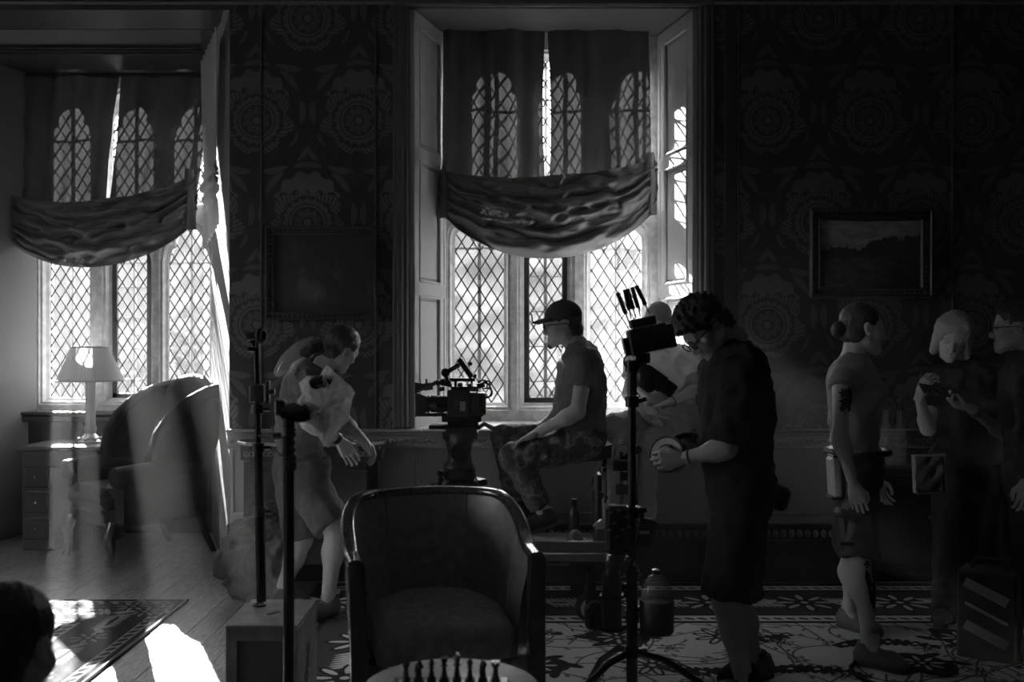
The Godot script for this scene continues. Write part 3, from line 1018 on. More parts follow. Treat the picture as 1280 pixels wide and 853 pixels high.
func structure() -> void:
	var paper := mt("wallpaper", 0.11, 0.8, {"tex": damask(), "scale": Vector3(1.55, 0.775, 1.55), "world": true, "spec": 0.3})
	var plaster := mt("white plaster", 0.13, 0.8)
	var dark_wall := mt("dark wall", 0.2, 0.9)
	var wood := mt("white joinery", 0.42, 0.75, {"spec": 0.2})
	var dado := mt("dado paint", 0.2, 0.5)
	var carve := mt("carved dado", 0.2, 0.5)
	# floor and its boards
	var fl := thing("floor", "worn wooden floor of narrow boards between and around the two carpets", "floor", Vector3(0, 0, -2.6), "", "structure")
	part(fl, "floor_slab", M.new().box(Vector3(0, -0.11, -2.6), Vector3(11.4, 0.18, 11.4)), mt("floor slab", 0.2, 0.7))
	var grain := noise_tex(21, 0.03, [[0.0, 0.6], [0.5, 0.85], [1.0, 1.0]])
	var boards := [mt("board pale", 0.4, 0.42, {"tex": grain, "scale": Vector3(6, 6, 0.9)}), mt("board mid", 0.36, 0.4, {"tex": grain, "scale": Vector3(6.5, 6, 0.8)}), mt("board dark", 0.32, 0.42, {"tex": grain, "scale": Vector3(7, 6, 1.0)})]
	for c in 24:
		var x := -4.3 + c * 0.138
		var z := -7.9 + rng.randf_range(0.0, 0.7)
		var from := -8.0
		while from < -3.0:
			var ln := rng.randf_range(1.3, 2.0)
			var to := minf(from + ln, -3.0)
			part(fl, "plank", M.new().box(Vector3(x + 0.069, -0.012 + rng.randf_range(-0.001, 0.001), (from + to) * 0.5), Vector3(0.1368, 0.024, to - from - 0.002), Basis(), 0.0012), boards[rng.randi() % 3])
			from = to
	# outer walls of the room; the window wall is cut round the two openings
	var wb := thing("wall_back", "dark window wall hung with damask paper and cut by a bay and a window recess", "wall", Vector3(0, 0, WZ), "", "structure")
	var pa := M.new()
	plan(pa, [[-1.78, 6.28], [-0.646, 6.28], [-0.646, 6.3], [-1.78, 6.3]], 0.9, 3.95)
	plan(pa, [[1.17, 6.28], [5.6, 6.28], [5.6, 6.3], [1.17, 6.3]], 0.9, 3.95)
	plan(pa, [[-5.6, 6.28], [-4.34, 6.28], [-4.34, 6.3], [-5.6, 6.3]], 0.9, 3.95)
	plan(pa, [[-4.34, 6.28], [-1.78, 6.28], [-1.78, 6.3], [-4.34, 6.3]], 3.62, 3.95)
	plan(pa, [[-0.646, 6.28], [1.17, 6.28], [1.17, 6.3], [-0.646, 6.3]], 3.62, 3.95)
	part(wb, "wallpaper", pa, paper)
	var core := M.new()
	plan(core, [[-1.79, 6.3], [-0.652, 6.3], [-0.48, 6.84], [-0.48, 7.16], [-1.9, 7.16], [-2.18, 7.9], [-2.18, 8.15], [-2.37, 8.15], [-2.37, 7.84]], 0.0, 3.95)
	plan(core, [[1.176, 6.3], [5.6, 6.3], [5.6, 7.16], [1.03, 7.16], [1.03, 6.84]], 0.0, 3.95)
	plan(core, [[-5.6, 6.3], [-4.33, 6.3], [-3.75, 7.84], [-3.75, 8.15], [-3.95, 8.15], [-3.95, 7.9], [-4.22, 7.16], [-5.6, 7.16]], 0.0, 3.95)
	plan(core, [[-0.652, 6.3], [1.176, 6.3], [1.03, 6.84], [1.03, 7.16], [-0.48, 7.16], [-0.48, 6.84]], 3.615, 3.95)
	plan(core, [[-3.75, 7.84], [-2.37, 7.84], [-2.37, 8.15], [-3.75, 8.15]], 0.0, 0.96)
	plan(core, [[-4.33, 6.3], [-1.79, 6.3], [-2.37, 7.84], [-2.37, 8.15], [-3.75, 8.15], [-3.75, 7.84]], 3.66, 3.95)
	part(wb, "plaster", core, plaster, "white plaster of the reveals")
	var low := M.new()
	plan(low, [[-1.78, 6.28], [1.176 + 4.42, 6.28], [5.6, 6.3], [-1.78, 6.3]], 0.0, 0.92)
	plan(low, [[-0.652, 6.3], [1.176, 6.3], [1.03, 6.84], [1.03, 7.16], [-0.48, 7.16], [-0.48, 6.84]], 0.0, 0.92)
	plan(low, [[-5.6, 6.28], [-4.34, 6.28], [-4.34, 6.3], [-5.6, 6.3]], 0.0, 0.92)
	part(wb, "dado_wall", low, dado)
	for s: Array in [[-1.76, -0.7], [-0.6, 1.12], [1.24, 2.5], [2.56, 3.9]]: # framed panels below the dado rail
		var pm := M.new()
		for y: float in [0.42, 0.84]: pm.box(Vector3((s[0] + s[1]) * 0.5, y, WZ + 0.006), Vector3(s[1] - s[0], 0.022, 0.022), Basis(), 0.006)
		for x: float in [s[0], s[1]]: pm.box(Vector3(x, 0.63, WZ + 0.006), Vector3(0.022, 0.42, 0.022), Basis(), 0.006)
		part(wb, "panel_moulding", pm, dado)
	for x: float in [-1.58, -0.86, 1.43, 2.78]: # fillets that hold the paper
		part(wb, "wall_fillet", M.new().box(Vector3(x, 2.28, WZ + 0.004), Vector3(0.016, 2.66, 0.014), Basis(), 0.004), mt("fillet", 0.04, 0.5))
	var wl := M.new() # cut by one window, out of the picture on the side of the bay
	wl.box(Vector3(-5.7, 1.95, -5.75), Vector3(0.2, 4.1, 3.1)).box(Vector3(-5.7, 1.95, 0.6), Vector3(0.2, 4.1, 6.8))
	wl.box(Vector3(-5.7, 0.5, -3.5), Vector3(0.2, 1.2, 1.4)).box(Vector3(-5.7, 3.5, -3.5), Vector3(0.2, 1.0, 1.4))
	part(wb, "dark_batten", M.new().box(Vector3(1.377, 2.28, WZ + 0.008), Vector3(0.075, 2.66, 0.022), Basis(), 0.005), mt("batten", 0.008, 0.7), "dark upright batten beside the window recess")
	one("wall_left", "plain dark side wall of the room with one tall window", "wall", wl, dark_wall, "", "structure")
	var w3 := thing("window_3", "tall plain window in the side wall beyond the bay", "window", Vector3(-5.7, 1.1, -3.5), "", "structure")
	var w3f := M.new()
	for z: float in [-4.17, -3.5, -2.83]: w3f.box(Vector3(-5.7, 2.05, z), Vector3(0.1, 1.9, 0.06), Basis(), 0.01)
	for y: float in [1.13, 1.75, 2.37, 2.97]: w3f.box(Vector3(-5.7, y, -3.5), Vector3(0.1, 0.06, 1.4), Basis(), 0.01)
	part(w3, "frame", w3f, wood)
	part(w3, "glazing", M.new().box(Vector3(-5.7, 2.05, -3.5), Vector3(0.006, 1.9, 1.4)), mt("window glass", 0.9, 0.08, {"alpha": 0.07}))
	one("wall_right", "plain dark side wall behind the standing crew", "wall", M.new().box(Vector3(5.7, 1.95, -1.65), Vector3(0.2, 4.1, 11.2)), dark_wall, "", "structure")
	one("wall_front", "plain dark wall behind the viewpoint", "wall", M.new().box(Vector3(0, 1.95, 3.1), Vector3(11.6, 4.1, 0.2)), dark_wall, "", "structure")
	one("ceiling", "plain ceiling above the cornice", "ceiling", M.new().box(Vector3(0, 4.05, -1.75), Vector3(11.6, 0.2, 9.9)), mt("ceiling paint", 0.5, 0.9), "", "structure")
	# bay soffit with a sunk moulded panel
	var so := thing("trim_1", "white bay ceiling with one long sunk moulded panel", "ceiling panel", Vector3(BAY, 3.6, -7.0), "", "structure")
	var sm := M.new()
	plan(sm, [[-4.34, 6.28], [-1.78, 6.28], [-1.92, 6.66], [-4.2, 6.66]], 3.6, 3.66)
	plan(sm, [[-4.08, 7.28], [-2.12, 7.28], [-2.37, 7.84], [-3.75, 7.84]], 3.6, 3.66)
	plan(sm, [[-1.92, 6.66], [-2.0, 6.66], [-2.2, 7.28], [-2.12, 7.28]], 3.6, 3.66)
	plan(sm, [[-4.2, 6.66], [-4.12, 6.66], [-3.92, 7.28], [-4.0, 7.28]], 3.6, 3.66)
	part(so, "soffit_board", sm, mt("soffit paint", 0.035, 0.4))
	var sf := M.new()
	for j in 3:
		var d := 0.018 + 0.022 * j
		var y := 3.607 + 0.014 * j
		sf.bar(Vector3(-2.02 - d, y, -6.66 - d), Vector3(-4.1 + d, y, -6.66 - d), 0.022, 0.016, Vector3.UP, 0.005)
		sf.bar(Vector3(-2.2 - d, y, -7.28 + d), Vector3(-3.92 + d, y, -7.28 + d), 0.022, 0.016, Vector3.UP, 0.005)
		sf.bar(Vector3(-2.0 - d, y, -6.66), Vector3(-2.2 - d, y, -7.28), 0.022, 0.016, Vector3.UP, 0.005)
		sf.bar(Vector3(-4.12 + d, y, -6.66), Vector3(-3.92 + d, y, -7.28), 0.022, 0.016, Vector3.UP, 0.005)
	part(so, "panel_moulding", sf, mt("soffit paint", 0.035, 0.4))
	# cornice, dado rail, skirting
	var co := M.new()
	for s: Array in [[3.64, 0.03, 0.02], [3.68, 0.05, 0.05], [3.74, 0.07, 0.06], [3.86, 0.16, 0.18]]:
		co.box(Vector3(0, s[0], WZ + s[1] * 0.5), Vector3(11.2, s[2], s[1]), Basis(), 0.006)
	one("trim_2", "moulded cornice along the top of the window wall", "cornice", co, mt("cornice", 0.12, 0.6), "", "structure")
	var runs := [[-1.79, -0.56], [-0.56, 1.09], [1.09, 5.6], [-5.6, -4.33]]
	var tn := 3
	for s: Array in runs:
		var r := thing("trim_%d" % tn, ["carved dado rail under the small dark picture of figures", "carved dado rail under the sill of the middle window", "carved dado rail behind the standing crew", "carved dado rail beyond the bay"][tn - 3], "dado rail", Vector3((s[0] + s[1]) * 0.5, 0.9, WZ), "", "structure")
		tn += 1
		var ln: float = s[1] - s[0]
		var mx: float = (s[0] + s[1]) * 0.5
		var m := M.new()
		m.box(Vector3(mx, 0.945, WZ + 0.03), Vector3(ln, 0.022, 0.075), Basis(), 0.008)
		m.box(Vector3(mx, 0.925, WZ + 0.022), Vector3(ln, 0.02, 0.05), Basis(), 0.006)
		m.box(Vector3(mx, 0.88, WZ + 0.01), Vector3(ln, 0.075, 0.026))
		m.box(Vector3(mx, 0.838, WZ + 0.018), Vector3(ln, 0.016, 0.04), Basis(), 0.006)
		part(r, "rail", m, carve)
		var leaf := M.new() # a running row of carved leaves and beads
		var k := int(ln / 0.075)
		for i in k:
			var x: float = s[0] + (i + 0.5) * ln / k
			leaf.ell(Vector3(x - 0.013, 0.882, WZ + 0.024), Vector3(0.02, 0.011, 0.01), Basis(Vector3(0, 0, 1), 0.7), 6, 4)
			leaf.ell(Vector3(x + 0.013, 0.882, WZ + 0.024), Vector3(0.02, 0.011, 0.01), Basis(Vector3(0, 0, 1), -0.7), 6, 4)
			leaf.ell(Vector3(x + 0.036, 0.88, WZ + 0.024), Vector3(0.007, 0.02, 0.008), Basis(), 6, 4)
		part(r, "carved_leaves", leaf, carve).set_meta("kind", "stuff")
	for s: Array in [[-1.79, 5.6, "back"], [-5.6, -4.33, "bay"]]:
		var r := thing("baseboard_%s" % s[2], "tall skirting with a carved top edge below the dado" if s[2] == "back" else "tall skirting beyond the bay", "skirting", Vector3((s[0] + s[1]) * 0.5, 0, WZ), "", "structure")
		var ln: float = s[1] - s[0]
		var mx: float = (s[0] + s[1]) * 0.5
		var m := M.new()
		m.box(Vector3(mx, 0.13, WZ + 0.02), Vector3(ln, 0.26, 0.05), Basis(), 0.006)
		m.box(Vector3(mx, 0.3, WZ + 0.013), Vector3(ln, 0.08, 0.034))
		m.box(Vector3(mx, 0.35, WZ + 0.02), Vector3(ln, 0.02, 0.05), Basis(), 0.007)
		part(r, "board", m, mt("skirting", 0.035, 0.5))
		var bead := M.new()
		var k := int(ln / 0.05)
		for i in k: bead.ell(Vector3(s[0] + (i + 0.5) * ln / k, 0.3, WZ + 0.034), Vector3(0.019, 0.026, 0.008), Basis(), 6, 4)
		part(r, "carved_beads", bead, mt("carved skirting", 0.12, 0.5)).set_meta("kind", "stuff")
	# dark ledge along the bay below its window, and its panelling
	var ld := thing("trim_7", "dark wooden ledge and panelling below the bay window", "window ledge", Vector3(BAY, 0, -7.8), "", "structure")
	part(ld, "ledge", M.new().box(Vector3(BAY, 0.945, -7.8), Vector3(1.62, 0.03, 0.2), Basis(), 0.008).box(Vector3(BAY, 0.905, -7.76), Vector3(1.58, 0.05, 0.1), Basis(), 0.01), mt("ledge wood", 0.03, 0.35))
	part(ld, "panelling", M.new().box(Vector3(BAY, 0.45, -7.8), Vector3(1.5, 0.88, 0.06)), mt("dark panel", 0.008, 0.5))
	# sill of the middle window
	one("trim_8", "pale stone sill across the middle window recess", "window sill", plan(M.new(), [[-0.64, 6.26], [1.17, 6.26], [1.02, 6.9], [-0.47, 6.9]], 0.925, 0.958, 0.008), mt("sill", 0.25, 0.5), "", "structure")
	stone_window("window_1", "middle stone window of three leaded lights behind the seated man in the cap", -6.86, -0.48, 1.03, [[-0.228, 0.172], [0.235, 0.15], [0.725, 0.178]], 0.955, 1.08, 2.16, 2.3, 2.42, 3.22, 3.47, 3.62, "round")
	stone_window("window_2", "bay window of three leaded lights behind the table lamp", -7.86, -3.75, -2.37, [[-3.53, 0.16], [-3.035, 0.155], [-2.575, 0.165]], 0.955, 1.056, 2.14, 2.42, 2.52, 3.22, 3.47, 3.62, "cusp")
	# architrave round the recess of the middle window
	var ar := M.new()
	for e: Array in [[-0.7, 0.0], [1.225, 0.0]]:
		ar.box(Vector3(e[0], 2.29, WZ + 0.012), Vector3(0.1, 2.66, 0.05), Basis(), 0.01)
		ar.box(Vector3(e[0], 2.29, WZ + 0.035), Vector3(0.04, 2.66, 0.03), Basis(), 0.01)
	ar.box(Vector3(0.262, 3.65, WZ + 0.012), Vector3(2.02, 0.06, 0.05), Basis(), 0.01)
	one("trim_9", "dark moulded architrave round the middle window recess", "architrave", ar, mt("architrave", 0.06, 0.45), "", "structure")
	# panelled shutters folded back into the splayed reveals
	for e: Array in [[Vector3(-0.646, 0, -6.285), Vector3(-0.482, 0, -6.83), 1.0, "white panelled shutter behind the cinema camera"], [Vector3(1.17, 0, -6.285), Vector3(1.03, 0, -6.83), -1.0, "white panelled shutter catching sun beside the white-shirted sitter"]]:
		var a: Vector3 = e[0]
		var b: Vector3 = e[1]
		var u := (b - a).normalized()
		var nn: Vector3 = u.cross(Vector3.UP) * e[2] * -1.0
		if nn.x * e[2] < 0: nn = -nn
		var ba := Basis(u, Vector3.UP, u.cross(Vector3.UP))
		var ln := a.distance_to(b)
		var sh := thing("window_shutter", e[3], "shutter", (a + b) * 0.5 + Vector3(0, 0.96, 0))
		var at := func(s: float, y: float, o: float) -> Vector3: return a + u * (s * ln) + Vector3(0, y, 0) + nn * o
		var fr := M.new()
		fr.box(at.call(0.5, 2.285, 0.006), Vector3(ln, 2.64, 0.012), ba)
		for s: Array in [[0.07, 0.14], [0.85, 0.12], [0.965, 0.07]]: fr.box(at.call(s[0], 2.285, 0.02), Vector3(ln * s[1], 2.64, 0.028), ba, 0.005)
		for y: float in [0.985, 1.845, 2.71, 3.56]: fr.box(at.call(0.5, y, 0.02), Vector3(ln, 0.09, 0.028), ba, 0.005)
		part(sh, "frame", fr, wood)
		for yy: Array in [[1.03, 1.8], [1.89, 2.665], [2.755, 3.515]]:
			for ss: Array in [[0.15, 0.78]]:
				var pm := M.new()
				var mid: Vector3 = at.call((ss[0] + ss[1]) * 0.5, (yy[0] + yy[1]) * 0.5, 0.016)
				pm.box(mid, Vector3((ss[1] - ss[0]) * ln - 0.035, yy[1] - yy[0] - 0.05, 0.014), ba, 0.006)
				for y: float in [yy[0] + 0.006, yy[1] - 0.006]: pm.box(at.call((ss[0] + ss[1]) * 0.5, y, 0.03), Vector3((ss[1] - ss[0]) * ln, 0.014, 0.022), ba, 0.005)
				for s: float in [ss[0], ss[1]]: pm.box(at.call(s, (yy[0] + yy[1]) * 0.5, 0.03), Vector3(0.014, yy[1] - yy[0], 0.022), ba, 0.005)
				part(sh, "panel", pm, wood)

# outside the windows: lawn, a house end and trees
func outside() -> void:
	one("lawn", "bright lawn outside the windows", "lawn", M.new().box(Vector3(-5, -1.1, -209), Vector3(500, 0.2, 400)), mt("lawn", 0.07, 0.95), "", "structure")
	var n1 := nz(0.35, 41)
	var n2 := nz(1.3, 42)
	var face := func(u: float, v: float) -> Vector3:
		var p := Vector3(lerpf(-36.0, 18.0, u), lerpf(-1.0, 8.4, minf(v / 0.8, 1.0)), -40.0 - (maxf(v - 0.8, 0.0) * 16.0))
		p.z += 0.7 * n1.get_noise_2d(p.x, p.y) + 0.25 * n2.get_noise_2d(p.x, p.y)
		p.y += (0.7 * n1.get_noise_2d(p.x, 90.0) + 0.3 * n2.get_noise_2d(p.x, p.z * 3.0)) * smoothstep(0.4, 0.9, v)
		return p
	one("tall_hedge", "tall clipped hedge far across the lawn outside the windows", "hedge", M.new().surf(240, 50, face), mt("hedge leaves", 0.1, 0.95, {"spec": 0.0}))
	var h := thing("house", "pale house end with a steep roof seen through the bay window", "house", Vector3(-13.5, -1, -27))
	part(h, "wall", M.new().box(Vector3(-14.0, 2.2, -29), Vector3(5.0, 6.4, 6)), mt("house wall", 0.045, 0.9))
	var xf := Transform3D(Basis(), Vector3(-14.0, 5.4, -29))
	part(h, "roof", M.new().prism(PackedVector2Array([Vector2(-2.8, 0), Vector2(2.8, 0), Vector2(0, 2.6)]), 6.4, xf), mt("house roof", 0.03, 0.9))
	part(h, "window", M.new().box(Vector3(-12.6, 1.6, -25.98), Vector3(0.9, 1.3, 0.05), Basis(), 0.01), mt("house glass", 0.02, 0.2))
	for t: Array in [[-9.3, -24.0, 1.9, 1.1, "bushy round tree outside the middle light of the bay window"], [-7.0, -29.0, 1.2, 1.0, "lower bushy tree beside the round one outside the bay window"], [-12.4, -37.0, 2.3, 1.6, "far bushy tree outside the right light of the bay window"], [-5.0, -16.6, 7.65, 1.15, "tall slender tree on the lawn outside, beyond the wall between the two windows"]]:
		var o := thing("tree", t[4], "tree", Vector3(t[0], -1, t[1]))
		var top: float = t[2]
		var cr: float = t[3]
		var lo := maxf(-0.6, top - 3.3)
		part(o, "trunk", M.new().cyl(Vector3(t[0], -1, t[1]), Vector3(t[0], lerpf(lo, top, 0.5), t[1]), cr * 0.14, 8, cr * 0.08), mt("bark", 0.1, 0.9))
		var s := Sdf.new(Vector3(t[0] - cr * 1.3, lo - cr * 0.3, t[1] - cr * 1.3), Vector3(t[0] + cr * 1.3, top + cr * 0.3, t[1] + cr * 1.3), cr * 0.09)
		for k in 16:
			var a := k * 2.4
			var f := k / 15.0
			s.ball(Vector3(t[0] + cos(a) * cr * 0.5, lerpf(lo + cr * 0.5, top - cr * 0.42, f), t[1] + sin(a) * cr * 0.5), Vector3.ONE * cr * (0.62 - 0.2 * f * f), Basis(), cr * 0.12)
		part(o, "crown", s.mesh(M.new()).bump(nz(2.6, 9), 0.22 * cr), mt("leaves", 0.04, 0.95)).set_meta("kind", "stuff")

# ---------------------------------------------------------------- furnishings
func pbox(m: M, x0: float, y0: float, x1: float, y1: float, d: float, deep: float, bev := 0.004, turn := 0.0) -> M: # a box that fills a photo rectangle at depth d
	var a := P(x0, y0, d)
	var b := P(x1, y1, d)
	return m.box((a + b) * 0.5, Vector3(absf(b.x - a.x), absf(b.y - a.y), deep), Basis(Vector3(0, 0, 1), turn), bev)

func blind(label: String, d: float, top: Array, bot: Array, split: Array, gl: Array, gr: Array, sag0: float, sag1: float, folds: float) -> void:
	# top, bot: [left px, right px, py] of the flat cloth; gl, gr: [px, py, py] of the gathers; sag: photo pixels of drop
	var o := thing("balloon_blind", label, "blind", P((top[0] + top[1]) * 0.5, top[2], d))
	var silk := mt("blind silk", 0.07, 0.5, {"back": 0.0045, "rim": 0.2})
	var thick := mt("gathered silk", 0.12, 0.45, {"back": 0.0025, "rim": 0.25})
	var k := d / F
	var n1 := nz(1.2, 31)
	var cuts := [0.0] + split + [1.0]
	for c in cuts.size() - 1:
		var u0: float = cuts[c] + (0.006 if c > 0 else 0.0)
		var u1: float = cuts[c + 1] - (0.006 if c < cuts.size() - 2 else 0.0)
		var fn := func(u: float, v: float) -> Vector3:
			var uu := lerpf(u0, u1, u)
			var pinch := 0.012 * sin(PI * v) * (1.0 if c == 0 else -1.0) # the two widths part a little half way down
			if c == 0 and split.size() and u > 0.9: uu -= pinch * (u - 0.9) * 10.0
			if c == 1 and u < 0.1: uu -= pinch * (0.1 - u) * 10.0
			var x := lerpf(lerpf(top[0], top[1], uu), lerpf(bot[0], bot[1], uu), v)
			var y := lerpf(top[2], bot[2] + 22.0 * sin(PI * uu) + 10.0, v)
			var p := P(x, y, d)
			p.z += 0.022 * sin(uu * 24.0 + 0.6 * sin(v * 3.0)) + 0.012 * sin(uu * 61.0 + v * 1.3) + 0.03 * n1.get_noise_2d(uu * 3.0, v * 2.0)
			return p
		var pm := M.new().surf(46, 30, fn)
		part(o, "cloth_width", pm, silk)
	for s: float in [0.12, 0.2, 0.5, 0.81, 0.955]: # lining tapes that carry the cords
		var x := lerpf(top[0], top[1], s)
		var x2 := lerpf(bot[0], bot[1], s)
		if s == 0.5: continue
		var t := M.new()
		t.bar(P(x, top[2] + 2, d + 0.05), P(x2, bot[2] + 8, d + 0.05), 0.03, 0.006, Vector3(0, 0, 1))
		part(o, "cord_tape", t, mt("blind tape", 0.012, 0.8))
	var n2 := nz(2.2, 77)
	var swag := func(u: float, v: float) -> Vector3:
		var lx := lerpf(gl[1], gl[2], v)
		var rx := lerpf(gr[1], gr[2], v)
		var s := pow(maxf(4.0 * u * (1.0 - u), 0.0), 0.8)
		var free := sin(PI * minf(v * 1.02, 1.0)) # the two long edges hang plain
		var nn := n2.get_noise_2d(u * 1.6, v * 1.1)
		var n3 := n2.get_noise_2d(u * 2.6 + 40.0, v * 1.6)
		var vv := clampf(v + 0.22 * nn * free, 0.0, 1.0)
		var sg := lerpf(sag0, sag1, pow(vv, 0.8))
		var w := 12.0 * sin(PI * v)
		var p := P(lerpf(gl[0] - w * 0.35, gr[0] + w * 0.35, u), lerpf(lx, rx, u) + sg * s, d)
		var side := absf(u - 0.5) * 2.0
		var ph := vv * PI * folds + 1.2 * nn + 0.7 * sin(u * PI * 2.0 + 1.0)
		var big := pow(absf(sin(ph)), 0.75) - 0.5
		var small := sin(vv * PI * folds * 2.7 + u * 3.0 + 2.4 * n3)
		p.z += 0.06 + 0.2 * sin(PI * u) * sin(PI * clampf(0.2 + v * 0.62, 0.0, 1.0)) + 0.1 * big * (0.35 + 0.65 * (1.0 - side)) * (1.0 - 0.7 * smoothstep(0.9, 1.0, v)) + 0.016 * small * (0.3 + 0.8 * side) + 0.05 * n3 * free
		return p
	part(o, "swag", M.new().surf(96, 84, swag), thick)
	for e: Array in [[gl, -1.0], [gr, 1.0]]:
		var g: Array = e[0]
		var tail := func(u: float, v: float) -> Vector3:
			var wd := 10.0 + 7.0 * v
			var p := P(g[0] + e[1] * -6.0 + cos(u * TAU) * wd * 0.5, lerpf(g[1] - 4.0, g[2] + 8.0, v), d)
			p.z += 0.07 + 0.035 * sin(u * TAU) + 0.012 * sin(u * TAU * 5.0) * v
			return p
		part(o, "gathered_tail", M.new().surf(30, 10, tail, true), thick)
	part(o, "head_board", M.new().bar(P(top[0] - 1, top[2] - 1, d + 0.03), P(top[1] + 1, top[2] - 1, d + 0.03), 0.05, 0.03, Vector3.UP, 0.004), mt("blind tape", 0.012, 0.8))

func drapes() -> void:
	var sheer := mt("sheer cloth", 0.55, 0.6, {"back": 0.5})
	for e: Array in [[1.0, "sheer white drape pulled aside in the bay behind the wing armchair"], [-1.0, "sheer white drape pulled aside at the far side of the bay"]]:
		var sd: float = e[0]
		var a := Vector3(BAY + sd * 0.66, 0, -7.74)
		var b := Vector3(BAY + sd * 1.215, 0, -6.45)
		var fn := func(u: float, v: float) -> Vector3:
			var w: float = lerpf(1.0, 0.62, smoothstep(0.0, 0.72, v)) if v < 0.72 else lerpf(0.62, 0.9, (v - 0.72) / 0.28)
			var q := a.lerp(b, 0.63 + (u - 0.5) * w * 0.64)
			q.y = lerpf(3.57, 2.22, v) + (0.1 * (u - 0.4) if v > 0.72 else 0.0)
			q.x -= sd * (0.05 + 0.022 * sin(u * 40.0 + v * 2.0) * (1.0 - 0.4 * v) + (0.03 * sin(v * 60.0) * sin(u * 7.0) if absf(v - 0.75) < 0.1 else 0.0))
			return q
		var o := thing("sheer_drape", e[1], "curtain", Vector3(BAY + sd * 0.9, 2.2, -7.1))
		part(o, "cloth", M.new().surf(50, 40, fn), sheer)
		var m := a.lerp(b, 0.63)
		part(o, "tie_band", M.new().box(Vector3(m.x - sd * 0.06, 2.6, m.z), Vector3(0.07, 0.05, 0.5), Basis.looking_at((b - a).normalized()), 0.01), sheer)

func wing_chair() -> void:
	var xf := Transform3D(Basis(Vector3(0.76, 0, 0.65), Vector3.UP, Vector3(-0.65, 0, 0.76)), Vector3(-2.66, 0, -7.0))
	var o := thing("wing_armchair", "velvet wing armchair with high curved back standing in front of the bay window", "armchair", xf.origin)
	var vel := mt("velvet", 0.011, 0.8, {"rim": 0.06, "tex": noise_tex(8, 0.12, [[0.0, 0.7], [1.0, 1.0]]), "scale": Vector3.ONE * 6.0})
	var legm := mt("dark polished wood", 0.02, 0.25, {"coat": 0.5})
	var s := Sdf.new(Vector3(-0.36, 0.5, -0.58), Vector3(0.36, 1.3, -0.1), 0.014)
	for k in 7: # back: upright rolls that make the arched crest
		var x := (k - 3) * 0.082
		s.cap(Vector3(x, 0.5, -0.25), Vector3(x * 0.98, 1.2 - 0.007 * (k - 3) * (k - 3), -0.47), 0.07, 0.066, 0.06)
	part(o, "backrest", M.new().add(s.mesh(M.new()), xf), vel)
	for e: float in [-1.0, 1.0]:
		var wg := PackedVector2Array([Vector2(-0.36, 0.58), Vector2(0.0, 0.6), Vector2(0.02, 0.72), Vector2(0.0, 0.86), Vector2(-0.08, 0.97), Vector2(-0.2, 1.07), Vector2(-0.36, 1.14), Vector2(-0.53, 1.17), Vector2(-0.54, 1.09)])
		var wm := M.new().prism(wg, 0.085, Transform3D(Basis(Vector3(0, 0, 1), Vector3.UP, Vector3(-1, 0, 0)), Vector3(e * 0.33, 0, 0)), 0.0)
		wm.tube(pv([Vector3(e * 0.33, 0.62, 0.0), Vector3(e * 0.335, 0.72, 0.02), Vector3(e * 0.34, 0.86, 0.0), Vector3(e * 0.345, 0.97, -0.08), Vector3(e * 0.35, 1.07, -0.2), Vector3(e * 0.345, 1.14, -0.36), Vector3(e * 0.335, 1.17, -0.52)]), 0.05, 10)
		part(o, "wing", M.new().add(wm, xf), vel)
		var am := M.new().box(Vector3(e * 0.32, 0.45, -0.04), Vector3(0.09, 0.36, 0.68), Basis(), 0.03)
		am.tube(pv([Vector3(e * 0.335, 0.62, -0.32), Vector3(e * 0.34, 0.625, 0.1), Vector3(e * 0.345, 0.61, 0.32)]), 0.068, 12)
		am.ell(Vector3(e * 0.345, 0.61, 0.32), Vector3(0.068, 0.068, 0.03))
		part(o, "armrest", M.new().add(am, xf), vel)
		part(o, "leg", M.new().add(M.new().tube(pv([Vector3(e * 0.28, 0.3, -0.34), Vector3(e * 0.29, 0.15, -0.38), Vector3(e * 0.3, 0.0, -0.45)]), [0.035, 0.028, 0.02], 8), xf), legm)
		var fl := M.new().tube(pv([Vector3(e * 0.29, 0.3, 0.3), Vector3(e * 0.3, 0.2, 0.34), Vector3(e * 0.3, 0.1, 0.32), Vector3(e * 0.3, 0.02, 0.34)]), [0.05, 0.045, 0.022, 0.03], 8)
		part(o, "leg", M.new().add(fl, xf), legm)
	part(o, "seat_frame", M.new().add(M.new().box(Vector3(0, 0.32, -0.02), Vector3(0.62, 0.12, 0.68), Basis(), 0.03), xf), vel)
	part(o, "seat_cushion", M.new().add(M.new().box(Vector3(0, 0.45, 0.03), Vector3(0.55, 0.15, 0.66), Basis(), 0.05), xf), vel)

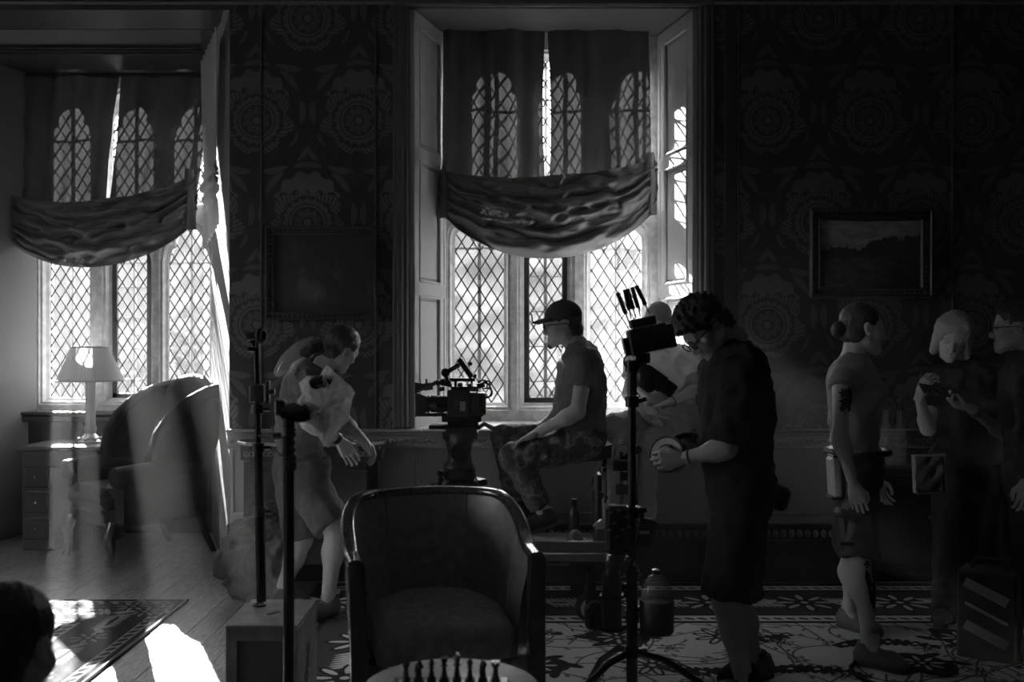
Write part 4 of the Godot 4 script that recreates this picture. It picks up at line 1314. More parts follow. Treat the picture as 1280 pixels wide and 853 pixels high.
func desk_and_lamp() -> void:
	var wood := mt("desk wood", 0.012, 0.35)
	var o := thing("writing_desk", "dark polished writing desk under the window that carries the pleated lamp", "desk", Vector3(-3.2, 0, -7.42))
	part(o, "desk_top", M.new().box(Vector3(-3.255, 0.735, -7.42), Vector3(0.6, 0.03, 0.57), Basis(), 0.008), mt("desk top", 0.1, 0.25, {"coat": 0.3}))
	part(o, "frieze", M.new().box(Vector3(-3.255, 0.66, -7.42), Vector3(0.55, 0.12, 0.51), Basis(), 0.006), wood)
	for x: float in [-3.42, -3.09]:
		part(o, "pedestal", M.new().box(Vector3(x, 0.3, -7.42), Vector3(0.22, 0.6, 0.5), Basis(), 0.006), wood)
		for y: float in [0.16, 0.35, 0.53]:
			var d := part(o, "drawer", M.new().box(Vector3(x, y, -7.165), Vector3(0.18, 0.15, 0.02), Basis(), 0.006), wood)
			part(d, "knob", M.new().ell(Vector3(x, y, -7.145), Vector3.ONE * 0.014, Basis(), 8, 6), mt("brass", 0.35, 0.25, {"metal": 1.0}))
	var L := Vector3(-3.156, 0.75, -7.45)
	var l := thing("table_lamp", "table lamp with pleated pale shade standing on the writing desk", "lamp", L)
	var xf := Transform3D(Basis(), L)
	var cer := mt("lamp base", 0.25, 0.3)
	part(l, "base", M.new().lathe(PackedVector2Array([Vector2(0, 0), Vector2(0.095, 0), Vector2(0.1, 0.012), Vector2(0.085, 0.022), Vector2(0.07, 0.03), Vector2(0.072, 0.04), Vector2(0.05, 0.055), Vector2(0.035, 0.07)]), 24, xf), mt("lamp foot", 0.35, 0.2, {"metal": 0.6}))
	for k in 8: part(l, "base_ornament", M.new().ell(L + Vector3(cos(k * TAU / 8) * 0.085, 0.03, sin(k * TAU / 8) * 0.085), Vector3(0.018, 0.014, 0.018), Basis(), 8, 5), mt("lamp foot", 0.35, 0.2, {"metal": 0.6}))
	part(l, "column", M.new().lathe(PackedVector2Array([Vector2(0.03, 0.06), Vector2(0.042, 0.08), Vector2(0.046, 0.11), Vector2(0.034, 0.14), Vector2(0.04, 0.16), Vector2(0.036, 0.17), Vector2(0.037, 0.44), Vector2(0.044, 0.455), Vector2(0.02, 0.475), Vector2(0.015, 0.52)]), 20, xf), cer)
	part(l, "switch", M.new().cyl(L + Vector3(0.01, 0.5, 0), L + Vector3(0.05, 0.5, 0.01), 0.006, 8).ell(L + Vector3(0.05, 0.49, 0.01), Vector3.ONE * 0.01, Basis(), 8, 6), mt("lamp foot", 0.35, 0.2, {"metal": 0.6}))
	var pleat := func(u: float, v: float) -> Vector3:
		var r := lerpf(0.126, 0.238, v) + 0.0045 * (absf(fposmod(u * 72.0, 1.0) - 0.5) * 2.0 - 0.5)
		return L + Vector3(cos(u * TAU) * r, lerpf(0.715, 0.465, v), sin(u * TAU) * r)
	var sh := part(l, "lamp_shade", M.new().surf(288, 4, pleat, true), mt("shade silk", 0.5, 0.8, {"back": 0.2}))
	part(sh, "shade_band", M.new().ring(L + Vector3(0, 0.715, 0), Vector3.UP, 0.126, 0.006, 36, 6).ring(L + Vector3(0, 0.465, 0), Vector3.UP, 0.24, 0.006, 48, 6), mt("shade band", 0.4, 0.8))

func tub_chair() -> void:
	var th := 0.21
	var xf := Transform3D(Basis(Vector3(cos(th), 0, -sin(th)), Vector3.UP, Vector3(sin(th), 0, cos(th))), Vector3(-0.3, 0, -3.97))
	var o := thing("tub_armchair", "leather tub armchair with a curved wooden top rail in the middle foreground", "armchair", xf.origin)
	var hide := mt("chair leather", 0.3, 0.42, {"tex": noise_tex(14, 0.02, [[0.0, 0.7], [1.0, 1.0]]), "scale": Vector3.ONE * 3.0})
	var wood := mt("chair wood", 0.07, 0.22, {"coat": 0.8, "tex": noise_tex(15, 0.03, [[0.0, 0.5], [1.0, 1.0]]), "scale": Vector3(4, 1.0, 4)})
	# plan of the rail, t from -1 (front of one arm) round the back to 1
	var plan_at := func(t: float, inset: float) -> Vector3:
		var hw := 0.35 - inset
		var a := absf(t)
		if a > 0.62:
			var f := (a - 0.62) / 0.38
			return Vector3(signf(t) * (hw - 0.012 * f), 0, lerpf(-0.02, 0.31, f))
		var ph := a / 0.62 * PI / 2
		return Vector3(signf(t) * hw * pow(sin(ph), 0.86), 0, -0.02 - (0.37 - inset) * pow(cos(ph), 0.9))
	var hgt := func(t: float) -> float: return 0.7 + 0.158 * (1.0 - smoothstep(0.34, 0.86, absf(t)))
	var rings := []
	for k in 61:
		var t := -1.0 + k / 30.0
		var p: Vector3 = plan_at.call(t, 0.0)
		var q: Vector3 = plan_at.call(clampf(t + 0.01, -1, 1), 0.0) - plan_at.call(clampf(t - 0.01, -1, 1), 0.0)
		var tg := Vector3(q.x, hgt.call(minf(t + 0.01, 1.0)) - hgt.call(maxf(t - 0.01, -1.0)), q.z).normalized()
		var outw := Vector3(-q.z, 0, q.x).normalized() * -1.0
		var upv := tg.cross(outw).normalized()
		if upv.y < 0: upv = -upv
		p.y = hgt.call(t)
		var ring := PackedVector3Array()
		for c: Array in [[-0.027, -0.012], [-0.027, 0.006], [-0.016, 0.016], [0.012, 0.017], [0.026, 0.008], [0.028, -0.012], [0.018, -0.02], [-0.016, -0.02]]:
			ring.append(xf * (p + outw * c[0] + upv * c[1]))
		rings.append(ring)
	part(o, "top_rail", M.new().loft(rings), wood, "polished wooden top rail")
	var inner := func(u: float, v: float) -> Vector3:
		var t := lerpf(-0.985, 0.985, u)
		var p: Vector3 = plan_at.call(t, 0.02 + 0.05 * v)
		p.y = lerpf(hgt.call(t) - 0.01, 0.36, v)
		var seam := 1.0
		for c: float in [-0.62, -0.2, 0.2, 0.62]: seam = minf(seam, absf(t - c) / 0.07)
		p += (Vector3(0, 0, 0) - Vector3(p.x, 0, p.z)).normalized() * (0.018 * sin(PI * v) * sqrt(clampf(seam, 0.0, 1.0)))
		return xf * p
	var bk := part(o, "inside_back", M.new().surf(90, 14, inner), hide)
	var sm := M.new()
	for c: float in [-0.62, -0.2, 0.2, 0.62]:
		var pts := PackedVector3Array()
		for j in 12: pts.append((inner.call((c / 0.985 + 1.0) * 0.5, j / 11.0) as Vector3) + xf.basis * Vector3(0, 0, 0.001))
		sm.tube(pts, 0.0028, 5)
	part(bk, "seam", sm, mt("seam", 0.008, 0.8))
	var outer := func(u: float, v: float) -> Vector3:
		var t := lerpf(-0.985, 0.985, u)
		var p: Vector3 = plan_at.call(t, -0.012 + 0.035 * v * v)
		p.y = lerpf(hgt.call(t) - 0.012, 0.14, v)
		return xf * p
	part(o, "outside_shell", M.new().surf(60, 8, outer), wood)
	for e: float in [-1.0, 1.0]:
		var post := M.new()
		var pr := []
		for k in 9:
			var f := k / 8.0
			var y := lerpf(0.7, 0.0, f)
			var w := lerpf(0.031, 0.02, smoothstep(0.55, 1.0, f))
			var cx := e * (0.338 - 0.012 * sin(PI * f))
			var cz := 0.3 + 0.03 * sin(PI * f * 0.9) + 0.02 * f
			var rg := PackedVector3Array()
			for c: Array in [[-1, -0.8], [-0.8, -1], [0.8, -1], [1, -0.8], [1, 0.8], [0.8, 1], [-0.8, 1], [-1, 0.8]]: rg.append(xf * Vector3(cx + w * c[0], y, cz - w * c[1] * 0.9))
			pr.append(rg)
		post.loft(pr)
		part(o, "front_leg", post, mt("chair post", 0.03, 0.2, {"coat": 0.8}))
		part(o, "back_leg", M.new().add(M.new().tube(pv([Vector3(e * 0.23, 0.16, -0.27), Vector3(e * 0.24, 0.0, -0.34)]), [0.028, 0.018], 8), xf), mt("chair post", 0.03, 0.2, {"coat": 0.8}))
	var seat := []
	for k in 11:
		var f := k / 10.0
		var rg := PackedVector3Array()
		var grow := sqrt(maxf(0.0, 1.0 - pow(absf(f * 2.0 - 1.0), 3.0))) * 0.05 - 0.05
		for j in 49:
			var t := lerpf(-0.93, 0.93, j / 48.0)
			var p: Vector3 = plan_at.call(t, 0.075 - grow)
			p.y = lerpf(0.3, 0.445, f) + 0.02 * f * (1.0 - pow(p.x / 0.3, 2.0))
			rg.append(xf * p)
		for j in 13:
			var x := lerpf(0.265 + grow, -0.265 - grow, j / 12.0)
			rg.append(xf * Vector3(x, lerpf(0.3, 0.44, f) + 0.02 * f * (1.0 - pow(x / 0.3, 2.0)), 0.3 + grow + 0.05 * (1.0 - pow(x / 0.28, 2.0))))
		seat.append(rg)
	part(o, "seat", M.new().loft(seat), hide)
	var ap := PackedVector3Array()
	for j in 11:
		var x := lerpf(-0.3, 0.3, j / 10.0)
		ap.append(xf * Vector3(x, 0.27, 0.3 + 0.03 * (1.0 - pow(x / 0.3, 2.0))))
	var am := M.new()
	for j in 10: am.bar(ap[j], ap[j + 1], 0.03, 0.11, Vector3.UP, 0.004)
	part(o, "apron", am, hide)

func chess_piece(kind: String, label: String, at: Vector3, turn := 0.0) -> void:
	var o := thing("chess_piece", label, "chess piece", at, "")
	var mat := mt("chess wood", 0.1, 0.25, {"coat": 0.5})
	var xf := Transform3D(Basis(Vector3.UP, turn), at)
	var b := PackedVector2Array([Vector2(0, 0), Vector2(0.0135, 0), Vector2(0.0138, 0.004), Vector2(0.011, 0.007), Vector2(0.0115, 0.01), Vector2(0.007, 0.014)])
	var h: float = {"rook": 0.05, "knight": 0.054, "bishop": 0.062, "queen": 0.07, "king": 0.076}[kind]
	part(o, "base", M.new().lathe(b, 16, xf), mat)
	var s := M.new()
	match kind:
		"rook":
			s.lathe(PackedVector2Array([Vector2(0.0085, 0.013), Vector2(0.0065, 0.03), Vector2(0.0075, 0.038), Vector2(0.011, 0.04), Vector2(0.011, h), Vector2(0.0075, h), Vector2(0.0075, h - 0.004), Vector2(0, h - 0.004)]), 16, xf)
			for k in 5: s.box(xf * Vector3(cos(k * TAU / 5) * 0.0095, h + 0.0015, sin(k * TAU / 5) * 0.0095), Vector3(0.0045, 0.004, 0.0045))
		"knight":
			s.lathe(PackedVector2Array([Vector2(0.0085, 0.013), Vector2(0.009, 0.02), Vector2(0.006, 0.024)]), 16, xf)
			s.prism(PackedVector2Array([Vector2(-0.009, 0.018), Vector2(0.008, 0.018), Vector2(0.005, 0.03), Vector2(0.007, 0.036), Vector2(0.014, 0.036), Vector2(0.015, 0.041), Vector2(0.006, 0.049), Vector2(0.003, h), Vector2(0.0, 0.05), Vector2(-0.007, 0.044), Vector2(-0.01, 0.032)]), 0.011, xf * Transform3D(Basis(Vector3.UP, -1.2)), 0.002)
		"bishop":
			s.lathe(PackedVector2Array([Vector2(0.008, 0.013), Vector2(0.005, 0.032), Vector2(0.0095, 0.036), Vector2(0.005, 0.039), Vector2(0.0085, 0.046), Vector2(0.0075, 0.053), Vector2(0.003, 0.058), Vector2(0.003, h - 0.002), Vector2(0, h)]), 16, xf)
		"queen":
			s.lathe(PackedVector2Array([Vector2(0.0085, 0.013), Vector2(0.005, 0.036), Vector2(0.0105, 0.041), Vector2(0.0055, 0.045), Vector2(0.0105, 0.062), Vector2(0.007, 0.063), Vector2(0.0, 0.064)]), 16, xf)
			for k in 7: s.ell(xf * Vector3(cos(k * TAU / 7) * 0.0095, 0.0635, sin(k * TAU / 7) * 0.0095), Vector3.ONE * 0.0023, Basis(), 6, 4)
			s.ell(xf * Vector3(0, h - 0.003, 0), Vector3.ONE * 0.0035, Basis(), 8, 5)
		"king":
			s.lathe(PackedVector2Array([Vector2(0.009, 0.013), Vector2(0.0055, 0.038), Vector2(0.011, 0.043), Vector2(0.006, 0.047), Vector2(0.0105, 0.064), Vector2(0.008, 0.067), Vector2(0.0, 0.068)]), 16, xf)
			s.box(xf * Vector3(0, h - 0.004, 0), Vector3(0.003, 0.011, 0.003)).box(xf * Vector3(0, h - 0.0035, 0), Vector3(0.008, 0.003, 0.003))
	part(o, "figure", s, mat)

func chess_table() -> void:
	var C := Vector3(-0.165, 0, -2.68)
	var o := thing("round_table", "small round table with a pale worn top carrying the chess set", "table", C)
	part(o, "table_top", M.new().lathe(PackedVector2Array([Vector2(0, 0.552), Vector2(0.22, 0.552), Vector2(0.24, 0.562), Vector2(0.243, 0.572), Vector2(0.236, 0.58), Vector2(0, 0.58)]), 48, Transform3D(Basis(), C)), mt("pale table top", 0.4, 0.45, {"tex": noise_tex(33, 0.02, [[0.0, 0.7], [1.0, 1.0]]), "scale": Vector3.ONE * 3.0}))
	part(o, "pillar", M.new().lathe(PackedVector2Array([Vector2(0.025, 0.06), Vector2(0.04, 0.12), Vector2(0.022, 0.2), Vector2(0.035, 0.35), Vector2(0.02, 0.5), Vector2(0.06, 0.552)]), 20, Transform3D(Basis(), C)), mt("table wood", 0.05, 0.3))
	for k in 3:
		var a := k * TAU / 3 + 0.5
		var d := Vector3(cos(a), 0, sin(a))
		part(o, "foot", M.new().tube(pv([C + Vector3(0, 0.12, 0), C + d * 0.1 + Vector3(0, 0.1, 0), C + d * 0.2 + Vector3(0, 0.02, 0)]), [0.026, 0.022, 0.016], 8), mt("table wood", 0.05, 0.3))
	var bz := -2.555
	var b := thing("chess_board", "dark framed chess board lying on the small round table", "chess board", Vector3(-0.165, 0.58, bz))
	part(b, "board", M.new().box(Vector3(-0.165, 0.587, bz), Vector3(0.31, 0.014, 0.31), Basis(), 0.002), mt("board edge", 0.015, 0.3))
	var sq := [M.new(), M.new()]
	for i in 8:
		for j in 8:
			part(b, "square", M.new().box(Vector3(-0.165 + (i - 3.5) * 0.0345, 0.5945, bz + (j - 3.5) * 0.0345), Vector3(0.034, 0.002, 0.034), Basis(), 0.0004), mt("square pale", 0.45, 0.35) if (i + j) % 2 == 0 else mt("square dark", 0.03, 0.35))
	var order := ["rook", "knight", "bishop", "queen", "king", "bishop", "knight", "rook"]
	var names := ["dark wooden chess rook, leftmost of the row of eight", "dark wooden chess knight next to the leftmost rook of the row", "dark wooden chess bishop between the knight and the crowned queen", "dark wooden chess queen with a beaded crown", "dark wooden chess king with a cross, tallest of the row",
		"dark wooden chess bishop standing beside the king", "dark wooden chess knight beside the rightmost rook of the row", "dark wooden chess rook, rightmost of the row of eight"]
	for i in 8: chess_piece(order[i], names[i], Vector3(-0.165 + (i - 3.5) * 0.0345, 0.5955, bz - 3.5 * 0.0345), 0.4 * i)

func rug_image(w: int, h: int, sd: int, border: int, pale: int, dark: int) -> ImageTexture: # the woven print: field of palmettes and vines, banded border
	var px := PackedByteArray()
	px.resize(w * h)
	px.fill(pale)
	var r := RandomNumberGenerator.new()
	r.seed = sd
	var ell := func(cx: float, cy: float, a: float, b: float, rot: float, val: int) -> void:
		var m := maxf(a, b) + 1.0
		var c := cos(rot)
		var s := sin(rot)
		for y in range(maxi(0, int(cy - m)), mini(h, int(cy + m) + 1)):
			for x in range(maxi(0, int(cx - m)), mini(w, int(cx + m) + 1)):
				var dx := x - cx
				var dy := y - cy
				var u := (dx * c + dy * s) / a
				var q := (-dx * s + dy * c) / b
				if u * u + q * q <= 1.0: px[y * w + x] = val
	var fill := func(x0: int, y0: int, x1: int, y1: int, val: int) -> void:
		for y in range(maxi(0, y0), mini(h, y1)):
			for x in range(maxi(0, x0), mini(w, x1)): px[y * w + x] = val
	var flower := func(cx: float, cy: float, s: float, n: int) -> void:
		for k in n:
			var a := TAU * k / n
			ell.call(cx + cos(a) * s, cy + sin(a) * s, s * 0.75, s * 0.3, a, dark)
			ell.call(cx + cos(a) * s, cy + sin(a) * s, s * 0.5, s * 0.16, a, pale)
		ell.call(cx, cy, s * 0.4, s * 0.4, 0.0, dark)
		ell.call(cx, cy, s * 0.2, s * 0.2, 0.0, pale)
	var leafy := func(cx: float, cy: float, ang: float, ln: float, flip: float) -> void: # a serrated dark branch with pale buds
		var n := int(ln / 9.0)
		for k in n:
			var f := float(k) / n
			var x := cx + cos(ang + flip * 0.7 * f) * ln * f
			var y := cy + sin(ang + flip * 0.7 * f) * ln * f
			var wd := 13.0 * sin(PI * (0.15 + 0.8 * f)) + 3.0
			ell.call(x, y, wd, 5.0, ang + flip * 0.7 * f + 0.9, dark)
			ell.call(x, y, wd, 5.0, ang + flip * 0.7 * f - 0.9, dark)
		for k in range(1, n, 3):
			var f := float(k) / n
			ell.call(cx + cos(ang + flip * 0.7 * f) * ln * f, cy + sin(ang + flip * 0.7 * f) * ln * f, 4.0, 3.0, ang, pale)
	var vine := func(cx: float, cy: float, a0: float, ln: int, bend: float) -> void:
		var x := cx
		var y := cy
		var a := a0
		for k in ln:
			ell.call(x, y, 1.3, 1.3, 0.0, int(lerpf(pale, dark, 0.75)))
			x += cos(a) * 1.5; y += sin(a) * 1.5
			a += bend + 0.02 * sin(k * 0.05)
			if k % 26 == 13: ell.call(x + sin(a) * 5.0, y - cos(a) * 5.0, 5.0, 2.2, a + 0.6, int(lerpf(pale, dark, 0.6)))
	var bw := border
	for k in int(w * h / 5200.0):
		vine.call(r.randf_range(bw, w - bw), r.randf_range(bw, h - bw), r.randf() * TAU, 60 + r.randi() % 90, r.randf_range(-0.03, 0.03))
	var gx := int((w - 2 * bw) / 150.0) + 1
	var gy := int((h - 2 * bw) / 130.0) + 1
	for j in gy:
		for i in gx:
			var cx := bw + (i + 0.5) * (w - 2.0 * bw) / gx + r.randf_range(-14, 14) + (40.0 if j % 2 else 0.0)
			var cy := bw + (j + 0.5) * (h - 2.0 * bw) / gy + r.randf_range(-10, 10)
			if (i + j) % 3 == 0:
				leafy.call(cx - 30, cy + 30, -0.9 + r.randf_range(-0.4, 0.4), 120.0, 1.0)
			elif (i + j) % 3 == 1:
				ell.call(cx, cy, 40, 30, 0.3 * i, dark)
				flower.call(cx, cy, 17, 8)
				for k in 6: ell.call(cx + cos(k * TAU / 6) * 42, cy + sin(k * TAU / 6) * 32, 14, 6, k * TAU / 6 + 0.6, dark)
			else:
				flower.call(cx, cy, 20, 9)
				leafy.call(cx + 14, cy + 8, 0.6 + r.randf_range(-0.5, 0.5), 80.0, -1.0)
			flower.call(cx + r.randf_range(40, 70), cy + r.randf_range(-50, 50), 9, 6)
	# border: guard stripes either side of a dark band with large leaves
	var mid := int(lerpf(dark, pale, 0.16))
	for b: Array in [[0, 0.09, dark], [0.09, 0.2, pale], [0.2, 0.235, dark], [0.235, 0.8, mid], [0.8, 0.835, dark], [0.835, 0.96, pale], [0.96, 1.0, dark]]:
		var i0 := int(bw * float(b[0]))
		var i1 := int(bw * float(b[1]))
		fill.call(i0, i0, w - i0, i1, b[2]); fill.call(i0, h - i1, w - i0, h - i0, b[2])
		fill.call(i0, i0, i1, h - i0, b[2]); fill.call(w - i1, i0, w - i0, h - i0, b[2])
	var side := func(along: int, put: Callable) -> void:
		var n := int(along / 64.0)
		for k in n:
			var s := (k + 0.5) * along / n
			put.call(s, bw * 0.52, k)
			for j in 4:
				put.call(s + (j - 1.5) * along / n / 4.0, bw * 0.145, -1)
				put.call(s + (j - 1.5) * along / n / 4.0, bw * 0.9, -2)
	var stamp := func(x: float, y: float, k: int, a: float) -> void:
		if k < 0: ell.call(x, y, 7.0, 3.4, a + 0.5, dark)
		elif k % 2 == 0:
			flower.call(x, y, bw * 0.13, 8)
			for e: float in [-1.0, 1.0]: ell.call(x + cos(a) * e * bw * 0.25, y + sin(a) * e * bw * 0.25, bw * 0.1, bw * 0.04, a + 0.7 * e, pale)
		else:
			for j in 7: ell.call(x + (j - 3) * 8.0 * cos(a), y + (j - 3) * 8.0 * sin(a), bw * 0.13, 3.5, a + 1.1, pale)
			ell.call(x, y, 20.0, 3.0, a, dark)
	side.call(w, func(s: float, t: float, k: int) -> void: stamp.call(s, t, k, 0.0); stamp.call(s, h - t, k, 0.0))
	side.call(h, func(s: float, t: float, k: int) -> void: stamp.call(t, s, k, PI / 2); stamp.call(w - t, s, k, PI / 2))
	var rgb := PackedByteArray()
	rgb.resize(w * h * 3)
	for k in w * h:
		var c := clampi(px[k] + r.randi_range(-9, 9), 0, 255)
		rgb[k * 3] = c; rgb[k * 3 + 1] = c; rgb[k * 3 + 2] = c
	return ImageTexture.create_from_image(Image.create_from_data(w, h, false, Image.FORMAT_RGB8, rgb))

func rug(label: String, x0: float, x1: float, z0: float, z1: float, tex: Texture2D, refl: float) -> void:
	var o := thing("carpet", label, "carpet", Vector3((x0 + x1) * 0.5, 0, (z0 + z1) * 0.5))
	var m := M.new()
	m.face(pv([Vector3(x0, 0.011, z1), Vector3(x1, 0.011, z1), Vector3(x1, 0.011, z0), Vector3(x0, 0.011, z0)]))
	var b := m.uv.size() - 4
	m.uv[b] = Vector2(0, 1); m.uv[b + 1] = Vector2(1, 1); m.uv[b + 2] = Vector2(1, 0); m.uv[b + 3] = Vector2(0, 0)
	part(o, "pile", m, mt("rug " + label, refl, 0.95, {"tex": tex, "tri": false, "spec": 0.1}))
	part(o, "backing", M.new().box(Vector3((x0 + x1) * 0.5, 0.0052, (z0 + z1) * 0.5), Vector3(x1 - x0, 0.0104, z1 - z0), Basis(), 0.003), mt("rug backing", 0.06, 0.95))
	for e: float in [x0, x1]: part(o, "bound_edge", M.new().cyl(Vector3(e, 0.01, z0), Vector3(e, 0.01, z1), 0.009, 6), mt("rug edge", 0.12, 0.9))

func painting(label: String, cx0: float, cy0: float, cx1: float, cy1: float, inset: float, tex: Texture2D, frame: Material) -> void:
	var d := 6.235
	var a := P(cx0, cy0, d)
	var b := P(cx1, cy1, d)
	var o := thing("framed_painting", label, "painting", Vector3((a.x + b.x) * 0.5, b.y, WZ + 0.01))
	var w := b.x - a.x
	var h := a.y - b.y
	var c := Vector3((a.x + b.x) * 0.5, (a.y + b.y) * 0.5, WZ + 0.02)
	var t := inset * d / F
	var cm := M.new()
	var ia := Vector3(a.x + t, b.y + t, WZ + 0.03)
	var ib := Vector3(b.x - t, a.y - t, WZ + 0.03)
	cm.face(pv([ia, Vector3(ib.x, ia.y, ia.z), ib, Vector3(ia.x, ib.y, ia.z)]))
	cm.uv[0] = Vector2(0, 1); cm.uv[1] = Vector2(1, 1); cm.uv[2] = Vector2(1, 0); cm.uv[3] = Vector2(0, 0)
	part(o, "canvas", cm, mt("canvas " + label, 0.9, 0.5, {"tex": tex, "tri": false}))
	part(o, "backboard", M.new().box(c, Vector3(w - 0.02, h - 0.02, 0.016)), mt("frame back", 0.02, 0.9))
	for e: Array in [[0.0, 1.0, w, 0], [0.0, -1.0, w, 0], [1.0, 0.0, h, 1], [-1.0, 0.0, h, 1]]:
		var m := M.new()
		var off := Vector3(e[0] * (w - t) * 0.5, e[1] * (h - t) * 0.5, 0.02)
		var along: float = e[2]
		var mk := func(shift: float, wd: float, dp: float, z: float) -> void:
			var p := c + off + Vector3(e[0] * shift, e[1] * shift, z)
			var ln: float = along + 2.0 * shift - t + wd
			m.box(p, Vector3(ln, wd, dp) if e[3] == 0 else Vector3(wd, ln, dp), Basis(), minf(dp, wd) * 0.3)
		mk.call(0.0, t, 0.03, 0.0)
		mk.call(t * 0.36, t * 0.28, 0.03, 0.02)
		mk.call(-t * 0.36, t * 0.18, 0.02, 0.012)
		var k := int(along / 0.03)
		for i in k:
			var s := ((i + 0.5) / k - 0.5) * along
			m.ell(c + off + Vector3(s if e[3] == 0 else 0.0, s if e[3] == 1 else 0.0, 0.016), Vector3(0.011, 0.011, 0.008), Basis(), 6, 4)
		part(o, "frame_rail", m, frame)

func landscape() -> ImageTexture:
	var w := 260
	var h := 180
	var im := Image.create(w, h, false, Image.FORMAT_RGB8)
	var n := nz(0.02, 5)
	n.fractal_octaves = 4
	for y in h:
		for x in w:
			var u := float(x) / w
			var v := float(y) / h
			var c := 0.3 + 0.16 * n.get_noise_2d(x * 0.8, y * 2.6) - 0.12 * v
			var tree := 0.4 - 0.03 * sin(u * 9.0) - 0.17 * smoothstep(0.38, 0.55, u) * (1.0 - 0.35 * smoothstep(0.74, 0.8, u) * (1.0 - smoothstep(0.82, 0.88, u))) + 0.05 * n.get_noise_2d(x * 3.0, 7.0) + (0.04 if u < 0.1 else 0.0)
			if v > tree + 0.02: c = 0.035 + 0.02 * n.get_noise_2d(x * 2.0, y * 2.0)
			if v > 0.56: c = 0.075 + 0.06 * n.get_noise_2d(x * 1.2, y * 3.0) - 0.05 * (v - 0.56) - 0.04 * smoothstep(0.5, 0.8, u)
			c = clampf(c, 0.01, 1.0)
			im.set_pixel(x, y, Color(c, c, c).linear_to_srgb())
	return ImageTexture.create_from_image(im)

func interior_scene() -> ImageTexture: # a dim room with three pale dressed figures, loosely brushed
	var w := 220
	var h := 170
	var im := Image.create(w, h, false, Image.FORMAT_RGB8)
	var n := nz(0.03, 15)
	n.fractal_octaves = 4
	var spots := [[0.3, 0.66, 0.07, 0.22, 0.1], [0.42, 0.74, 0.12, 0.16, 0.11], [0.285, 0.47, 0.03, 0.05, 0.12], [0.45, 0.42, 0.05, 0.07, 0.06], [0.445, 0.32, 0.025, 0.045, 0.07], [0.67, 0.5, 0.05, 0.11, 0.07], [0.655, 0.37, 0.022, 0.04, 0.09], [0.7, 0.66, 0.02, 0.1, 0.05], [0.1, 0.4, 0.04, 0.08, 0.03]]
	for y in h:
		for x in w:
			var u := float(x) / w
			var v := float(y) / h
			var c := 0.018 + 0.01 * n.get_noise_2d(x, y)
			if u > 0.18 and u < 0.24 and v < 0.35: c += 0.01
			for s: Array in spots:
				var q := pow((u - s[0]) / s[2], 2.0) + pow((v - s[1]) / s[3], 2.0)
				if q < 1.0: c = maxf(c, s[4] * (1.0 - 0.6 * q) * (0.75 + 0.6 * n.get_noise_2d(x * 5.0, y * 1.5)))
			c = clampf(c, 0.005, 1.0)
			im.set_pixel(x, y, Color(c, c, c).linear_to_srgb())
	return ImageTexture.create_from_image(im)

